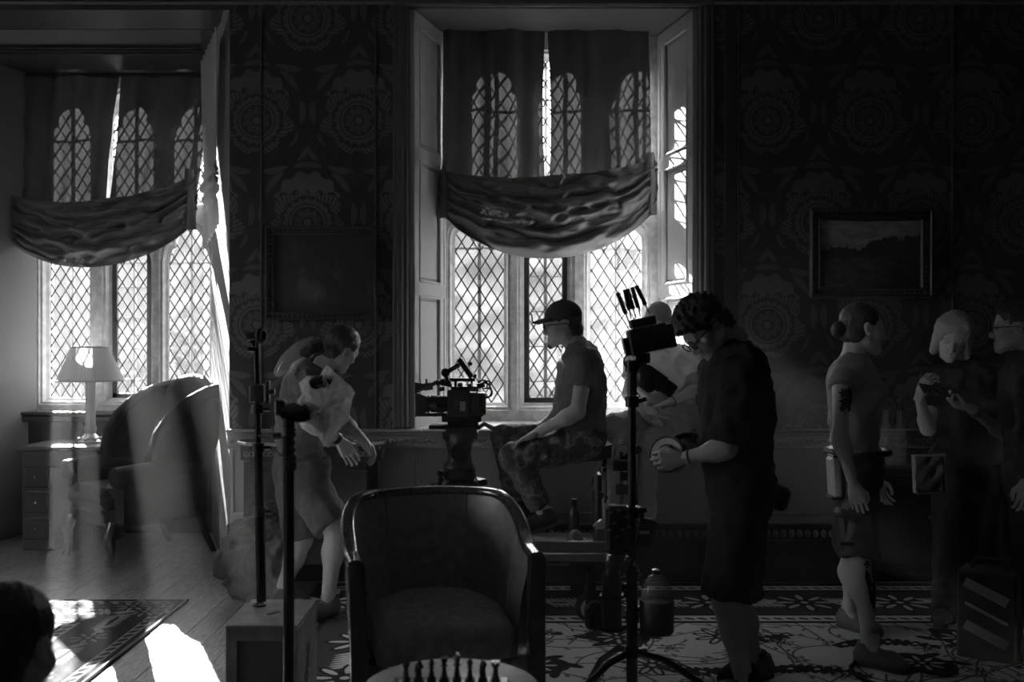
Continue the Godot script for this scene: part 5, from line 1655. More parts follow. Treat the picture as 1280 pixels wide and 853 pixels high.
func side_furniture() -> void:
	# commode against the wall
	var o := thing("carved_commode", "dark carved commode against the wall behind the bending man", "commode", Vector3(-1.23, 0, -6.08))
	var w := mt("commode wood", 0.04, 0.35, {"tex": noise_tex(15, 0.03, [[0.0, 0.5], [1.0, 1.0]]), "scale": Vector3(1, 4, 4)})
	var poly := func(g: float) -> PackedVector2Array: return PackedVector2Array([Vector2(-1.66 - g, 6.2), Vector2(-1.66 - g, 6.08), Vector2(-1.58 - g, 6.0 - g), Vector2(-1.23, 5.97 - g), Vector2(-0.86 + g, 6.0 - g), Vector2(-0.8 + g, 6.08), Vector2(-0.8 + g, 6.2)])
	var up := func(g: float, h0: float, h1: float, bev: float) -> M:
		return M.new().prism(poly.call(g), h1 - h0, Transform3D(Basis(Vector3.RIGHT, Vector3(0, 0, -1), Vector3.UP), Vector3(0, (h0 + h1) * 0.5, 0)), bev)
	part(o, "marble_top", up.call(0.02, 0.875, 0.9, 0.006), mt("commode top", 0.25, 0.2))
	part(o, "frieze", up.call(0.0, 0.78, 0.875, 0.004), w)
	part(o, "carcass", up.call(-0.02, 0.16, 0.78, 0.006), w)
	var cv := M.new()
	for k in 26: cv.ring(Vector3(-1.6 + k * 0.03, 0.828, -5.982 - absf(k - 13) * 0.0012), Vector3(0, 0, 1), 0.013, 0.005, 10, 5)
	for k in 4: cv.ring(Vector3(-0.797, 0.828, -6.09 - k * 0.03), Vector3(1, 0, 0), 0.013, 0.005, 10, 5)
	part(o, "carved_frieze", cv, mt("commode carving", 0.14, 0.35)).set_meta("kind", "stuff")
	for x: float in [-1.42, -1.04]:
		var d := part(o, "door", M.new().box(Vector3(x, 0.47, -5.995), Vector3(0.34, 0.52, 0.02), Basis(), 0.006), w)
		part(d, "boss", M.new().ring(Vector3(x, 0.47, -5.982), Vector3(0, 0, 1), 0.05, 0.009, 20, 6).ell(Vector3(x, 0.47, -5.984), Vector3(0.03, 0.03, 0.014)), w)
	for x: float in [-1.58, -0.88]:
		for z: float in [-6.04, -6.16]:
			part(o, "leg", M.new().tube(pv([Vector3(x, 0.17, z), Vector3(x, 0.08, z), Vector3(x, 0.0, z)]), [0.035, 0.022, 0.03], 8), w)
	# soft sack in front of it
	var t := thing("soft_sack", "bulging soft sack on the floor in the sunlight before the commode", "sack", Vector3(-1.5, 0, -5.82))
	var sk := Sdf.new(Vector3(-1.8, 0.0, -6.0), Vector3(-1.2, 0.56, -5.65), 0.013)
	sk.ball(Vector3(-1.5, 0.22, -5.82), Vector3(0.225, 0.24, 0.12), Basis(), 0.05)
	sk.ball(Vector3(-1.46, 0.36, -5.83), Vector3(0.16, 0.16, 0.085), Basis(), 0.08)
	sk.clip(Vector3(0, 0.012, 0), Vector3.DOWN)
	part(t, "bag", sk.mesh(M.new()).bump(nz(8.0, 2), 0.055).bump(nz(24.0, 4), 0.016), mt("sack cloth", 0.04, 0.8, {"back": 0.02}))
	part(t, "gathered_neck", M.new().lathe(PackedVector2Array([Vector2(0.045, 0.48), Vector2(0.025, 0.51), Vector2(0.05, 0.55), Vector2(0.065, 0.57)]), 14, Transform3D(Basis(), Vector3(-1.45, 0.0, -5.83))).bump(nz(22.0, 3), 0.02), mt("sack cloth", 0.04, 0.8))
	# sideboard and decanters behind the standing women
	var sb := thing("sideboard", "low dark sideboard against the wall behind the woman with the bun", "sideboard", Vector3(2.5, 0, -6.02))
	part(sb, "top", M.new().box(Vector3(2.5, 0.775, -6.02), Vector3(0.9, 0.03, 0.42), Basis(), 0.006), mt("sideboard top", 0.1, 0.2, {"coat": 0.5}))
	part(sb, "carcass", M.new().box(Vector3(2.5, 0.46, -6.03), Vector3(0.84, 0.6, 0.38), Basis(), 0.006), mt("desk wood", 0.05, 0.25))
	for x: float in [2.3, 2.7]:
		var d := part(sb, "door", M.new().box(Vector3(x, 0.46, -5.835), Vector3(0.36, 0.52, 0.018), Basis(), 0.005), mt("desk wood", 0.05, 0.25))
		part(d, "knob", M.new().ell(Vector3(x + (0.14 if x < 2.5 else -0.14), 0.48, -5.815), Vector3.ONE * 0.014, Basis(), 8, 6), mt("brass", 0.35, 0.25, {"metal": 1.0}))
	for x: float in [2.12, 2.88]:
		for z: float in [-5.88, -6.16]: part(sb, "leg", M.new().box(Vector3(x, 0.08, z), Vector3(0.05, 0.16, 0.05), Basis(), 0.006), mt("desk wood", 0.05, 0.25))
	var glass := mt("decanter glass", 0.9, 0.05, {"alpha": 0.2, "spec": 0.8})
	for e: Array in [[2.245, -5.98, 0.385, "tall glass decanter nearest the woman with the bun"], [2.335, -6.0, 0.39, "tall glass decanter with a pointed stopper, second from the woman with the bun"]]:
		var q := thing("glass_decanter", e[3], "decanter", Vector3(e[0], 0.79, e[1]))
		var Y := Transform3D(Basis(), Vector3(e[0], 0.79, e[1]))
		part(q, "bottle", M.new().lathe(PackedVector2Array([Vector2(0, 0), Vector2(0.042, 0), Vector2(0.045, 0.02), Vector2(0.043, 0.16), Vector2(0.03, 0.2), Vector2(0.018, 0.23), Vector2(0.016, 0.3), Vector2(0.024, 0.31)]), 14, Y), glass)
		part(q, "stopper", M.new().lathe(PackedVector2Array([Vector2(0.012, 0.3), Vector2(0.014, 0.32), Vector2(0.024, 0.34), Vector2(0.02, 0.36), Vector2(0, e[2])]), 12, Y), mt("stopper", 0.06, 0.15))
	# paintings
	painting("dark framed picture of dressed figures in a dim room, on the wall between the windows", 333, 283, 470, 400, 10, interior_scene(), mt("old gilt", 0.05, 0.35, {"metal": 0.5}))
	painting("framed landscape with trees under a grey sky, above the standing crew", 1012, 262, 1165, 373, 14, landscape(), mt("dull gilt", 0.045, 0.4, {"metal": 0.4}))

# ---------------------------------------------------------------- film equipment
func gear() -> void:
	var blk := mt("black gear", 0.012, 0.4)
	var blk2 := mt("black satin metal", 0.018, 0.25, {"metal": 0.4})
	var alu := mt("bare metal", 0.5, 0.28, {"metal": 1.0})
	var greyp := mt("grey gear", 0.08, 0.5)
	var rubber := mt("rubber", 0.01, 0.8)
	# --- camera dolly
	var D := 5.6
	var o := thing("camera_dolly", "low wheeled camera dolly carrying the cinema camera and its operator's seat", "camera dolly", P(700, 760, D))
	var dk := M.new()
	pbox(dk, 548, 679, 762, 688, 5.6, 0.62, 0.008)
	part(o, "deck", dk, greyp)
	for z: float in [5.29, 5.91]: part(o, "deck_rail", pbox(M.new(), 546, 677, 764, 691, z, 0.03, 0.006), mt("dolly rail", 0.12, 0.4, {"metal": 0.5}))
	var ch := M.new()
	pbox(ch, 580, 692, 740, 722, 5.6, 0.34, 0.01)
	part(o, "chassis", ch, blk)
	for x: float in [572, 733]:
		for z: float in [5.36, 5.86]:
			var c := P(x, 0, z)
			c.y = 0.075
			c.x = (x - 640.0) * D / F
			var s := 1.0 if z < D else -1.0
			part(o, "wheel", M.new().cyl(c + Vector3(0, 0, 0.03), c - Vector3(0, 0, 0.03), 0.075, 24).ring(c, Vector3(0, 0, 1), 0.066, 0.014, 24, 8), rubber)
			var hub := M.new().lathe(PackedVector2Array([Vector2(0.052, 0.03), Vector2(0.05, 0.036), Vector2(0.02, 0.04), Vector2(0, 0.044)]), 20, Transform3D(Basis(Vector3.RIGHT, s * PI / 2), c))
			part(o, "wheel_hub", hub, mt("hub", 0.22, 0.5))
			part(o, "wheel_fork", M.new().box(c + Vector3(0, 0.11, 0), Vector3(0.05, 0.2, 0.1), Basis(), 0.01), blk2)
	part(o, "steering_rod", M.new().cyl(P(690, 690, 5.34), P(709, 706, 5.4), 0.012, 8), mt("rod", 0.2, 0.3, {"metal": 0.8}))
	part(o, "steering_rod", M.new().cyl(P(672, 706, 5.38), P(712, 706, 5.38), 0.008, 8), mt("rod", 0.2, 0.3, {"metal": 0.8}))
	part(o, "cable_box", pbox(M.new(), 664, 697, 679, 711, 5.33, 0.05, 0.004), mt("cable box", 0.12, 0.5))
	# camera column
	var col := M.new()
	pbox(col, 580, 614, 597, 684, 5.6, 0.1, 0.008)
	part(o, "lift_column", col, mt("column", 0.1, 0.4, {"metal": 0.5}))
	var br := M.new()
	br.bar(P(549, 611, 5.52), P(598, 600, 5.66), 0.2, 0.035, Vector3.UP, 0.006)
	pbox(br, 556, 584, 594, 599, 5.6, 0.15, 0.008)
	pbox(br, 562, 596, 584, 606, 5.6, 0.12, 0.006)
	part(o, "lift_bracket", br, blk2)
	for q: Array in [[551, 600], [556, 593], [550, 592], [549, 607]]: part(o, "clamp_knob", M.new().ell(P(q[0], q[1], 5.5), Vector3.ONE * 0.018, Basis(), 10, 7), blk2)
	# seat
	var seat := M.new()
	var sp := PackedVector2Array([Vector2(-0.2, 0.01), Vector2(-0.12, -0.03), Vector2(0.1, -0.035), Vector2(0.18, -0.02), Vector2(0.2, 0.035), Vector2(0.17, 0.05), Vector2(0.05, 0.02), Vector2(-0.1, 0.02)])
	seat.prism(sp, 0.3, Transform3D(Basis(Vector3(0, 0, 1), 0.06), P(724, 566, 5.6)), 0.006)
	part(o, "seat", seat, mt("seat pad", 0.012, 0.5))
	part(o, "seat_arm", M.new().bar(P(712, 572, 5.6), P(757, 570, 5.6), 0.05, 0.03, Vector3.UP, 0.006).cyl(P(722, 570, 5.6), P(722, 579, 5.6), 0.02, 10), blk2)
	var post := M.new().cyl(P(755.5, 563, 5.52), P(755.5, 657, 5.52), 0.0155, 14)
	part(o, "seat_post", post, alu, "bright metal post")
	part(o, "post_flange", M.new().lathe(PackedVector2Array([Vector2(0.062, 0), Vector2(0.06, 0.008), Vector2(0.03, 0.028), Vector2(0.017, 0.04)]), 20, Transform3D(Basis(), P(754, 658, 5.52))), alu)
	for q: Array in [[755, 578, 0.024], [755, 590, 0.022], [752, 620, 0.018], [757, 624, 0.022], [750, 616, 0.014]]: part(o, "post_clamp", M.new().cyl(P(q[0] - 2, q[1], 5.5), P(q[0] + 2, q[1] + 1, 5.5), q[2], 10), mt("clamp steel", 0.3, 0.2, {"metal": 1.0}))
	part(o, "battery_box", pbox(M.new(), 743, 658, 765, 681, 5.5, 0.16, 0.006), mt("battery box", 0.06, 0.5))
	part(o, "back_panel", pbox(M.new(), 746, 592, 752, 655, 5.62, 0.14, 0.006), mt("battery box", 0.06, 0.5))
	var rack := M.new()
	for k in 14: pbox(rack, 739.5, 596 + k * 4.6, 741.2, 598 + k * 4.6, 5.5, 0.012, 0.001)
	pbox(rack, 741, 594, 743, 660, 5.53, 0.03, 0.001)
	part(o, "notched_rack", rack, mt("clamp steel", 0.3, 0.2, {"metal": 1.0})).set_meta("kind", "stuff")
	part(o, "deck_light_dome", M.new().ell(P(719, 676, 5.42), Vector3(0.045, 0.06, 0.045)), mt("dome", 0.1, 0.6))
	for q: Array in [[766, 575, 9], [775, 590, 7], [770, 606, 8]]: part(o, "control_box", pbox(M.new(), q[0], q[1], q[0] + q[2] * 2, q[1] + q[2] * 1.5, 5.45, 0.05, 0.004), blk2)
	for x: float in [777, 786, 795]: part(o, "rear_post", M.new().cyl(P(x, 565, 5.55), P(x, 676, 5.5), 0.011, 8), mt("rear post", 0.12, 0.3, {"metal": 0.7}))
	part(o, "cross_tube", M.new().cyl(P(768, 585, 5.55), P(800, 560, 5.5), 0.02, 8), blk2)
	for k in 4: part(o, "cable", M.new().tube(bez(P(766, 570 + k * 2, 5.45), P(762, 548 + k * 4, 5.4), P(782, 536 + k * 3, 5.45), P(790, 556 + k * 2, 5.5)), 0.006, 6), mt("pale cable", 0.2, 0.4))
	part(o, "cable", M.new().tube(bez(P(744, 596, 5.5), P(748, 578, 5.45), P(752, 588, 5.48), P(755, 600, 5.5)), 0.005, 6), mt("pale cable", 0.2, 0.4))
	part(o, "cable", M.new().tube(bez(P(757, 566, 5.5), P(738, 580, 5.45), P(748, 600, 5.45), P(742, 612, 5.5)), 0.004, 6), mt("pale cable", 0.2, 0.4))
	# --- drinks bottle on the deck
	var bt := thing("drinks_bottle", "small dark drinks bottle standing on the dolly deck behind the seated man's shoes", "bottle", P(718, 676, 5.72))
	part(bt, "bottle", M.new().lathe(PackedVector2Array([Vector2(0, 0), Vector2(0.032, 0), Vector2(0.033, 0.1), Vector2(0.03, 0.13), Vector2(0.014, 0.17)]), 14, Transform3D(Basis(), P(718, 670, 5.75))), mt("bottle dark", 0.02, 0.3))
	part(bt, "cap", M.new().cyl(P(718, 632, 5.75), P(718, 624, 5.75), 0.017, 12), blk)
	# --- pan and tilt head
	var h := part(o, "camera_head", M.new().lathe(PackedVector2Array([Vector2(0.09, 0), Vector2(0.09, 0.02), Vector2(0.07, 0.035), Vector2(0.062, 0.06), Vector2(0.07, 0.1), Vector2(0.075, 0.14), Vector2(0.095, 0.175), Vector2(0.095, 0.2)]), 20, Transform3D(Basis(), P(574, 585, D))), blk)
	part(h, "gear_wheel", M.new().cyl(P(574, 566, D - 0.09), P(574, 566, D - 0.06), 0.05, 20).ring(P(574, 566, D - 0.09), Vector3(0, 0, 1), 0.043, 0.006, 20, 6), blk2)
	part(h, "tilt_plate", pbox(pbox(M.new(), 554, 538, 598, 548, D, 0.16, 0.008), 558, 534, 596, 540, D, 0.14, 0.005), blk)
	part(h, "pan_handle", M.new().tube(pv([P(598, 535, D), P(606, 530, D - 0.05), P(613, 534, D - 0.08), P(618, 536, D - 0.1)]), [0.012, 0.013, 0.014, 0.01], 10), blk)
	# --- cinema camera
	var c := thing("cinema_camera", "black cinema camera with matte box and top monitor before the middle window", "cinema camera", P(568, 533, D))
	var mb := M.new()
	mb.loft([pv([P(519, 491, D - 0.1), P(519, 522, D - 0.1), P(519, 522, D + 0.1), P(519, 491, D + 0.1)]), pv([P(528, 494, D - 0.075), P(528, 517, D - 0.075), P(528, 517, D + 0.075), P(528, 494, D + 0.075)]), pv([P(533, 496, D - 0.07), P(533, 516, D - 0.07), P(533, 516, D + 0.07), P(533, 496, D + 0.07)])])
	part(c, "matte_box", mb, blk)
	part(c, "flag", M.new().bar(P(519, 490, D - 0.1), P(526, 488, D - 0.1), 0.2, 0.004), blk)
	var ln := M.new().tube(pv([P(530, 505, D), P(538, 505, D), P(539, 505, D), P(546, 505, D), P(547, 505, D), P(562, 505, D)]), [0.042, 0.042, 0.048, 0.048, 0.044, 0.044], 20)
	for x: float in [536, 543, 551]: ln.ring(P(x, 505, D), Vector3.RIGHT, 0.046, 0.004, 24, 6)
	part(c, "lens", ln, blk2)
	var fm := M.new()
	pbox(fm, 546, 510, 556, 516, D - 0.06, 0.05, 0.004)
	fm.cyl(P(551, 503, D - 0.09), P(551, 503, D - 0.04), 0.03, 14)
	for y: float in [518, 519.5]: fm.cyl(P(522, y, D - 0.03), P(604, y, D - 0.03), 0.006, 8)
	part(c, "follow_focus", fm, blk2)
	part(c, "camera_body", pbox(pbox(pbox(M.new(), 560, 487, 588, 520, D, 0.15, 0.006), 586, 491, 603, 519, D, 0.13, 0.006), 564, 483, 598, 489, D, 0.1, 0.004), blk)
	var pnl := M.new()
	for i in 3:
		for j in 4: pbox(pnl, 567.5 + i * 2.2, 499 + j * 3.6, 568.6 + i * 2.2, 500.2 + j * 3.6, D - 0.077, 0.006, 0.001)
	part(c, "buttons", pnl, mt("camera label", 0.16, 0.5)).set_meta("kind", "stuff")
	part(c, "side_label", pbox(M.new(), 575, 502, 582, 514, D - 0.076, 0.004, 0.001), mt("camera label", 0.16, 0.5), "pale side label")
	part(c, "battery", pbox(pbox(M.new(), 600.5, 491, 607.5, 518, D, 0.12, 0.006), 590, 495, 600, 516, D - 0.075, 0.02, 0.003), blk)
	part(c, "top_handle", pbox(pbox(pbox(M.new(), 562, 473, 594, 477, D, 0.04, 0.004), 568, 476, 571, 486, D, 0.03, 0.002), 588, 476, 591, 486, D, 0.03, 0.002), blk)
	var vf := M.new().tube(pv([P(519, 485, D - 0.12), P(521, 485, D - 0.12), P(530, 484, D - 0.12), P(531, 484, D - 0.12), P(541, 483, D - 0.12)]), [0.032, 0.03, 0.018, 0.022, 0.02], 14)
	vf.tube(pv([P(538, 483, D - 0.12), P(545, 478, D - 0.08), P(556, 480, D - 0.02), P(564, 482, D)]), 0.012, 8)
	vf.cyl(P(533, 484, D - 0.12), P(533, 474, D - 0.12), 0.006, 8)
	part(c, "viewfinder", vf, blk)
	var mr := Basis(Vector3(0, 0, 1), -0.95)
	var mm := M.new().box(P(582, 460, D - 0.03), Vector3(0.125, 0.03, 0.14), mr, 0.005)
	part(c, "monitor", mm, blk)
	part(c, "monitor_arm", M.new().tube(pv([P(558, 466, D), P(566, 461, D), P(573, 457, D - 0.02)]), 0.013, 8).ell(P(557, 466, D), Vector3.ONE * 0.026, Basis(), 10, 7).cyl(P(557, 468, D), P(560, 482, D), 0.012, 8), blk)
	for q: Array in [[551, 474, 6, 8], [545, 476, 5, 6], [556, 476, 8, 6], [596, 479, 10, 6], [572, 479, 6, 5], [549, 484, 7, 5], [584, 480, 6, 4]]: part(c, "accessory", pbox(M.new(), q[0], q[1], q[0] + q[2], q[1] + q[3], D - 0.03 - 0.01 * (int(q[0]) % 5), 0.05, 0.003, 0.2), blk)
	part(c, "knob", M.new().ell(P(588, 455, D), Vector3.ONE * 0.012, Basis(), 8, 6).cyl(P(588, 455, D), P(584, 462, D), 0.004, 6), blk)
	part(c, "knob", M.new().ell(P(593, 470, D), Vector3.ONE * 0.014, Basis(), 8, 6), blk)
	for q: Array in [[602, 480, 616, 474, 620, 500, 604, 498], [600, 482, 612, 468, 618, 486, 606, 478], [604, 486, 622, 482, 616, 504, 604, 494], [586, 484, 584, 496, 596, 500, 598, 484], [534, 514, 540, 524, 550, 520, 553, 515], [598, 478, 606, 472, 612, 478, 608, 486]]:
		part(c, "cable", M.new().tube(bez(P(q[0], q[1], D), P(q[2], q[3], D - 0.06), P(q[4], q[5], D - 0.05), P(q[6], q[7], D)), 0.0045, 6), rubber)
	part(c, "base_plate", pbox(pbox(pbox(M.new(), 553, 519, 602, 527, D, 0.13, 0.006), 537, 531, 601, 536, D, 0.12, 0.004), 560, 526, 598, 532, D, 0.1, 0.004), blk2)
	# loose cable from the camera down to the floor
	one("camera_cable", "thin black cable hanging from the cinema camera down beside the dolly column", "cable", M.new().tube(bez(P(586, 545, D - 0.1), P(586, 600, D - 0.1), P(606, 610, D - 0.1), P(614, 645, D - 0.1), 14), 0.005, 6).tube(bez(P(614, 645, D - 0.1), P(620, 660, D - 0.1), P(600, 640, D - 0.12), P(636, 662, D - 0.15), 14), 0.005, 6), rubber)
	# --- white apple box with a hand hole, foreground left
	var bx := thing("wooden_box", "pale upright wooden box with a sunk front panel, holding a stand in its top", "box", Vector3(-0.89, 0, -3.71))
	var ply := mt("painted ply", 0.36, 0.55, {"tex": noise_tex(44, 0.015, [[0.0, 0.78], [1.0, 1.0]]), "scale": Vector3.ONE * 2.0})
	var bm := M.new()
	bm.box(Vector3(-0.89, 0.4925, -3.71), Vector3(0.255, 0.015, 0.36), Basis(), 0.003)
	bm.box(Vector3(-0.89, 0.0075, -3.71), Vector3(0.255, 0.015, 0.36), Basis(), 0.003)
	for x: float in [-1.01, -0.77]: bm.box(Vector3(x, 0.25, -3.71), Vector3(0.015, 0.47, 0.36), Basis(), 0.003)
	bm.box(Vector3(-0.89, 0.25, -3.88), Vector3(0.226, 0.47, 0.015))
	part(bx, "shell", bm, ply)
	var fp := M.new() # front frame round the sunk panel
	fp.box(Vector3(-0.89, 0.465, -3.5375), Vector3(0.226, 0.042, 0.015), Basis(), 0.002).box(Vector3(-0.89, 0.04, -3.5375), Vector3(0.226, 0.05, 0.015), Basis(), 0.002)
	for x: float in [-0.99, -0.79]: fp.box(Vector3(x, 0.255, -3.5375), Vector3(0.026, 0.38, 0.015), Basis(), 0.002)
	part(bx, "front_frame", fp, ply)
	part(bx, "sunk_panel", M.new().box(Vector3(-0.89, 0.255, -3.56), Vector3(0.19, 0.4, 0.01)), mt("sunk panel", 0.2, 0.8))
	part(bx, "stand_socket", M.new().ring(Vector3(-0.965, 0.501, -3.8), Vector3.UP, 0.022, 0.006, 18, 6), blk)
	part(bx, "slot", M.new().box(Vector3(-0.885, 0.5005, -3.69), Vector3(0.05, 0.003, 0.016), Basis(Vector3.UP, 0.9), 0.001), blk)
	part(bx, "hole", M.new().cyl(Vector3(-0.805, 0.499, -3.58), Vector3(-0.805, 0.502, -3.58), 0.018, 14), blk)
	for k in 3: part(bx, "stencil_mark", M.new().ring(Vector3(-0.761, 0.36 - k * 0.045, -3.72 + 0.015 * k), Vector3.RIGHT, 0.022, 0.0018, 16, 4), mt("stencil", 0.05, 0.8))
	# --- slim stand in the box
	var s1 := thing("slim_stand", "slim black stand with a clamp head rising from the pale wooden box", "stand", Vector3(-0.965, 0.5, -3.8))
	var A := Vector3(-0.965, 0, -3.8)
	var px := func(y: float) -> Vector3: return A + Vector3((318.0 + (y - 420.0) * 0.02 - 322.0) * 3.8 / F, EYE - (y - 426.5) * 3.8 / F, 0)
	part(s1, "pole", M.new().tube(pv([px.call(752.0), px.call(640.0), px.call(638.0), px.call(560.0), px.call(558.0), px.call(440.0)]), [0.019, 0.019, 0.0165, 0.0165, 0.012, 0.011], 12), blk2)
	for y: float in [640.0, 560.0, 512.0]: part(part(s1, "collar", M.new().cyl(px.call(y + 5), px.call(y - 6), 0.023, 14), blk), "clamp_screw", M.new().cyl(px.call(y) + Vector3(0.02, 0, 0), px.call(y) + Vector3(0.05, 0, 0.01), 0.008, 8), blk)
	part(s1, "bracket", M.new().box(px.call(492.0), Vector3(0.055, 0.07, 0.04), Basis(), 0.005).box(px.call(490.0) + Vector3(0.042, 0, 0), Vector3(0.014, 0.085, 0.03), Basis(), 0.002).cyl(px.call(490.0) + Vector3(0.04, 0, 0), px.call(490.0) + Vector3(0.068, 0, 0), 0.012, 10), greyp)
	part(s1, "spigot", M.new().tube(pv([px.call(442.0), px.call(430.0) + Vector3(0.004, 0, 0), px.call(424.0)]), 0.008, 8).cyl(px.call(437.0) + Vector3(-0.03, 0, 0), px.call(437.0) + Vector3(0.012, 0, 0), 0.01, 10).bar(px.call(432.0), px.call(422.0) + Vector3(-0.02, 0, 0), 0.012, 0.02), blk2)
	part(s1, "clamp_head", M.new().cyl(px.call(421.0) + Vector3(-0.034, 0, 0.0), px.call(420.0) + Vector3(0.02, 0, 0), 0.018, 14).ring(px.call(420.0) + Vector3(0.02, 0, 0), Vector3(1, 0, 0.4), 0.022, 0.01, 16, 8), blk)
	part(s1, "cross_bar", M.new().cyl(px.call(545.0), px.call(545.0) + Vector3(0.12, 0.0, 0.12), 0.007, 8), blk2)
	# --- thicker stand in front with the bagged lens motor
	var B := P(361, 426.5, 3.2)
	var s2 := thing("thick_stand", "thick black tube stand in front of the pale wooden box", "stand", Vector3(B.x, 0, B.z))
	var by := func(y: float) -> Vector3: return Vector3(B.x, EYE - (y - 426.5) * 3.2 / F, B.z)
	part(s2, "pole", M.new().tube(pv([Vector3(B.x, 0.12, B.z), by.call(580.0), by.call(578.0), by.call(523.0)]), [0.0175, 0.0175, 0.021, 0.019], 14), blk2)
	part(s2, "collar", M.new().cyl(by.call(588.0), by.call(570.0), 0.025, 14), blk)
	part(s2, "collar", M.new().cyl(by.call(545.0), by.call(535.0), 0.024, 14), blk)
	for k in 6: part(s2, "rivet", M.new().ell(by.call(540.0 + k * 9) + Vector3(0.021, 0, 0.008), Vector3.ONE * 0.004, Basis(), 6, 4), alu)
	for k in 3:
		var a := 0.4 + k * TAU / 3
		part(s2, "leg", M.new().tube(pv([Vector3(B.x, 0.26, B.z), Vector3(B.x + cos(a) * 0.1, 0.2, B.z + sin(a) * 0.1), Vector3(B.x + cos(a) * 0.42, 0.015, B.z + sin(a) * 0.42)]), 0.0125, 8), blk2)
	part(s2, "arm", M.new().cyl(P(352, 516, 3.2), P(372, 512, 3.2), 0.024, 12).box(P(351, 510, 3.2), Vector3(0.035, 0.05, 0.04), Basis(), 0.006), blk)
	part(s2, "side_spigot", M.new().cyl(P(342, 546, 3.2), P(362, 545, 3.2), 0.012, 8), blk)
	var lm := thing("bagged_rig", "black camera accessory half wrapped in a thin clear plastic bag on the thick stand", "camera accessory", P(395, 535, 3.2))
	var rg := M.new().tube(pv([P(362, 517, 3.18), P(372, 517, 3.18), P(380, 515, 3.18), P(388, 513, 3.18)]), [0.026, 0.03, 0.034, 0.03], 14)
	rg.box(P(393, 515, 3.2), Vector3(0.06, 0.05, 0.05), Basis(Vector3(0, 0, 1), -0.5), 0.01).box(P(401, 523, 3.2), Vector3(0.05, 0.055, 0.05), Basis(Vector3(0, 0, 1), -0.2), 0.008).box(P(403, 534, 3.2), Vector3(0.042, 0.035, 0.045), Basis(), 0.006)
	part(lm, "motor", rg, blk)
	var dsp := M.new()
	dsp.tube(pv([P(388, 481, 3.17), P(394, 479, 3.17), P(404, 477, 3.17), P(414, 480, 3.17)]), [0.014, 0.022, 0.023, 0.016], 12)
	part(lm, "grip", dsp, blk)
	part(lm, "grip_label", pbox(M.new(), 396, 481, 407, 485, 3.145, 0.006, 0.001), mt("camera label", 0.16, 0.5))
	var bag := M.new()
	var bc := P(409, 509, 3.2)
	var nb := nz(2.0, 61)
	var ol := [[409, 456], [418, 465], [428, 474], [437, 482], [444, 492], [440, 500], [438, 512], [436, 526], [428, 533], [421, 541], [414, 552], [411, 560], [404, 557], [398, 547], [388, 537], [378, 525], [372, 513], [371, 500], [378, 492], [374, 479], [384, 470], [399, 470]]
	for sgn: float in [1.0, -1.0]:
		var fn := func(u: float, v: float) -> Vector3:
			var fi := u * ol.size()
			var i0 := int(fi) % ol.size()
			var i1 := (i0 + 1) % ol.size()
			var f: float = fi - floorf(fi)
			var e := P(lerpf(ol[i0][0], ol[i1][0], f), lerpf(ol[i0][1], ol[i1][1], f), 3.2)
			var p := bc.lerp(e, v)
			p.z += sgn * (0.055 * sqrt(maxf(0.0, 1.0 - v * v)) + 0.014 * sin(u * TAU * 5.0 + v * 2.0) * v * (1.0 - v) * 3.0) + 0.02 * nb.get_noise_2d(u * 8.0, v * 3.0)
			return p
		bag.surf(88, 14, fn)
	part(lm, "plastic_bag", bag, mt("plastic film", 0.85, 0.4, {"alpha": 0.62, "back": 1.0, "spec": 0.9}), "thin crumpled plastic bag")
	# --- tall stand with the transmitter, right of the armchair
	var E := 3.8
	var T := P(790, 426.5, E)
	var s3 := thing("accessory_stand", "tall black stand carrying a radio transmitter and many hung accessories", "stand", Vector3(T.x, 0, T.z))
	var ty := func(y: float) -> Vector3: return Vector3(T.x + (790.0 - 790.0) * E / F, EYE - (y - 426.5) * E / F, T.z)
	part(s3, "pole", M.new().tube(pv([Vector3(T.x, 0.14, T.z), ty.call(690.0), ty.call(688.0), ty.call(500.0), ty.call(498.0), ty.call(450.0)]), [0.022, 0.022, 0.0155, 0.0155, 0.0185, 0.0165], 12), blk)
	for y: float in [458.0, 502.0, 640.0, 770.0, 815.0]: part(part(s3, "collar", M.new().cyl(ty.call(y + 7), ty.call(y - 7), 0.026, 14), blk2), "clamp_screw", M.new().cyl(ty.call(y) + Vector3(0.02, 0, 0), ty.call(y) + Vector3(0.05, 0.01, 0.02), 0.009, 8), blk2)
	for k in 3:
		var a: float = [0.25, 2.5, 4.4][k]
		var L := Vector3(cos(a), 0, sin(a))
		part(s3, "leg", M.new().tube(pv([ty.call(816.0) + L * 0.02, ty.call(822.0) + L * 0.12, Vector3(T.x, 0.2, T.z) + L * 0.3, Vector3(T.x, 0.015, T.z) + L * 0.48]), 0.0135, 8), blk2)
	# things on the stand
	var tr := thing("radio_transmitter", "black radio transmitter box with upright aerials at the top of the tall stand", "transmitter", P(792, 448, E))
	var tb := Basis(Vector3(0, 0, 1), 0.21)
	part(tr, "case", M.new().box(P(810, 424, E), Vector3(0.15, 0.098, 0.07), tb, 0.006).box(P(803, 403, E), Vector3(0.1, 0.035, 0.06), tb, 0.005), blk)
	part(tr, "battery", M.new().box(P(789, 432, E + 0.02), Vector3(0.062, 0.066, 0.05), tb, 0.004), blk)
	part(tr, "end_panel", M.new().box(P(838, 420, E - 0.01), Vector3(0.03, 0.09, 0.05), tb, 0.004), blk)
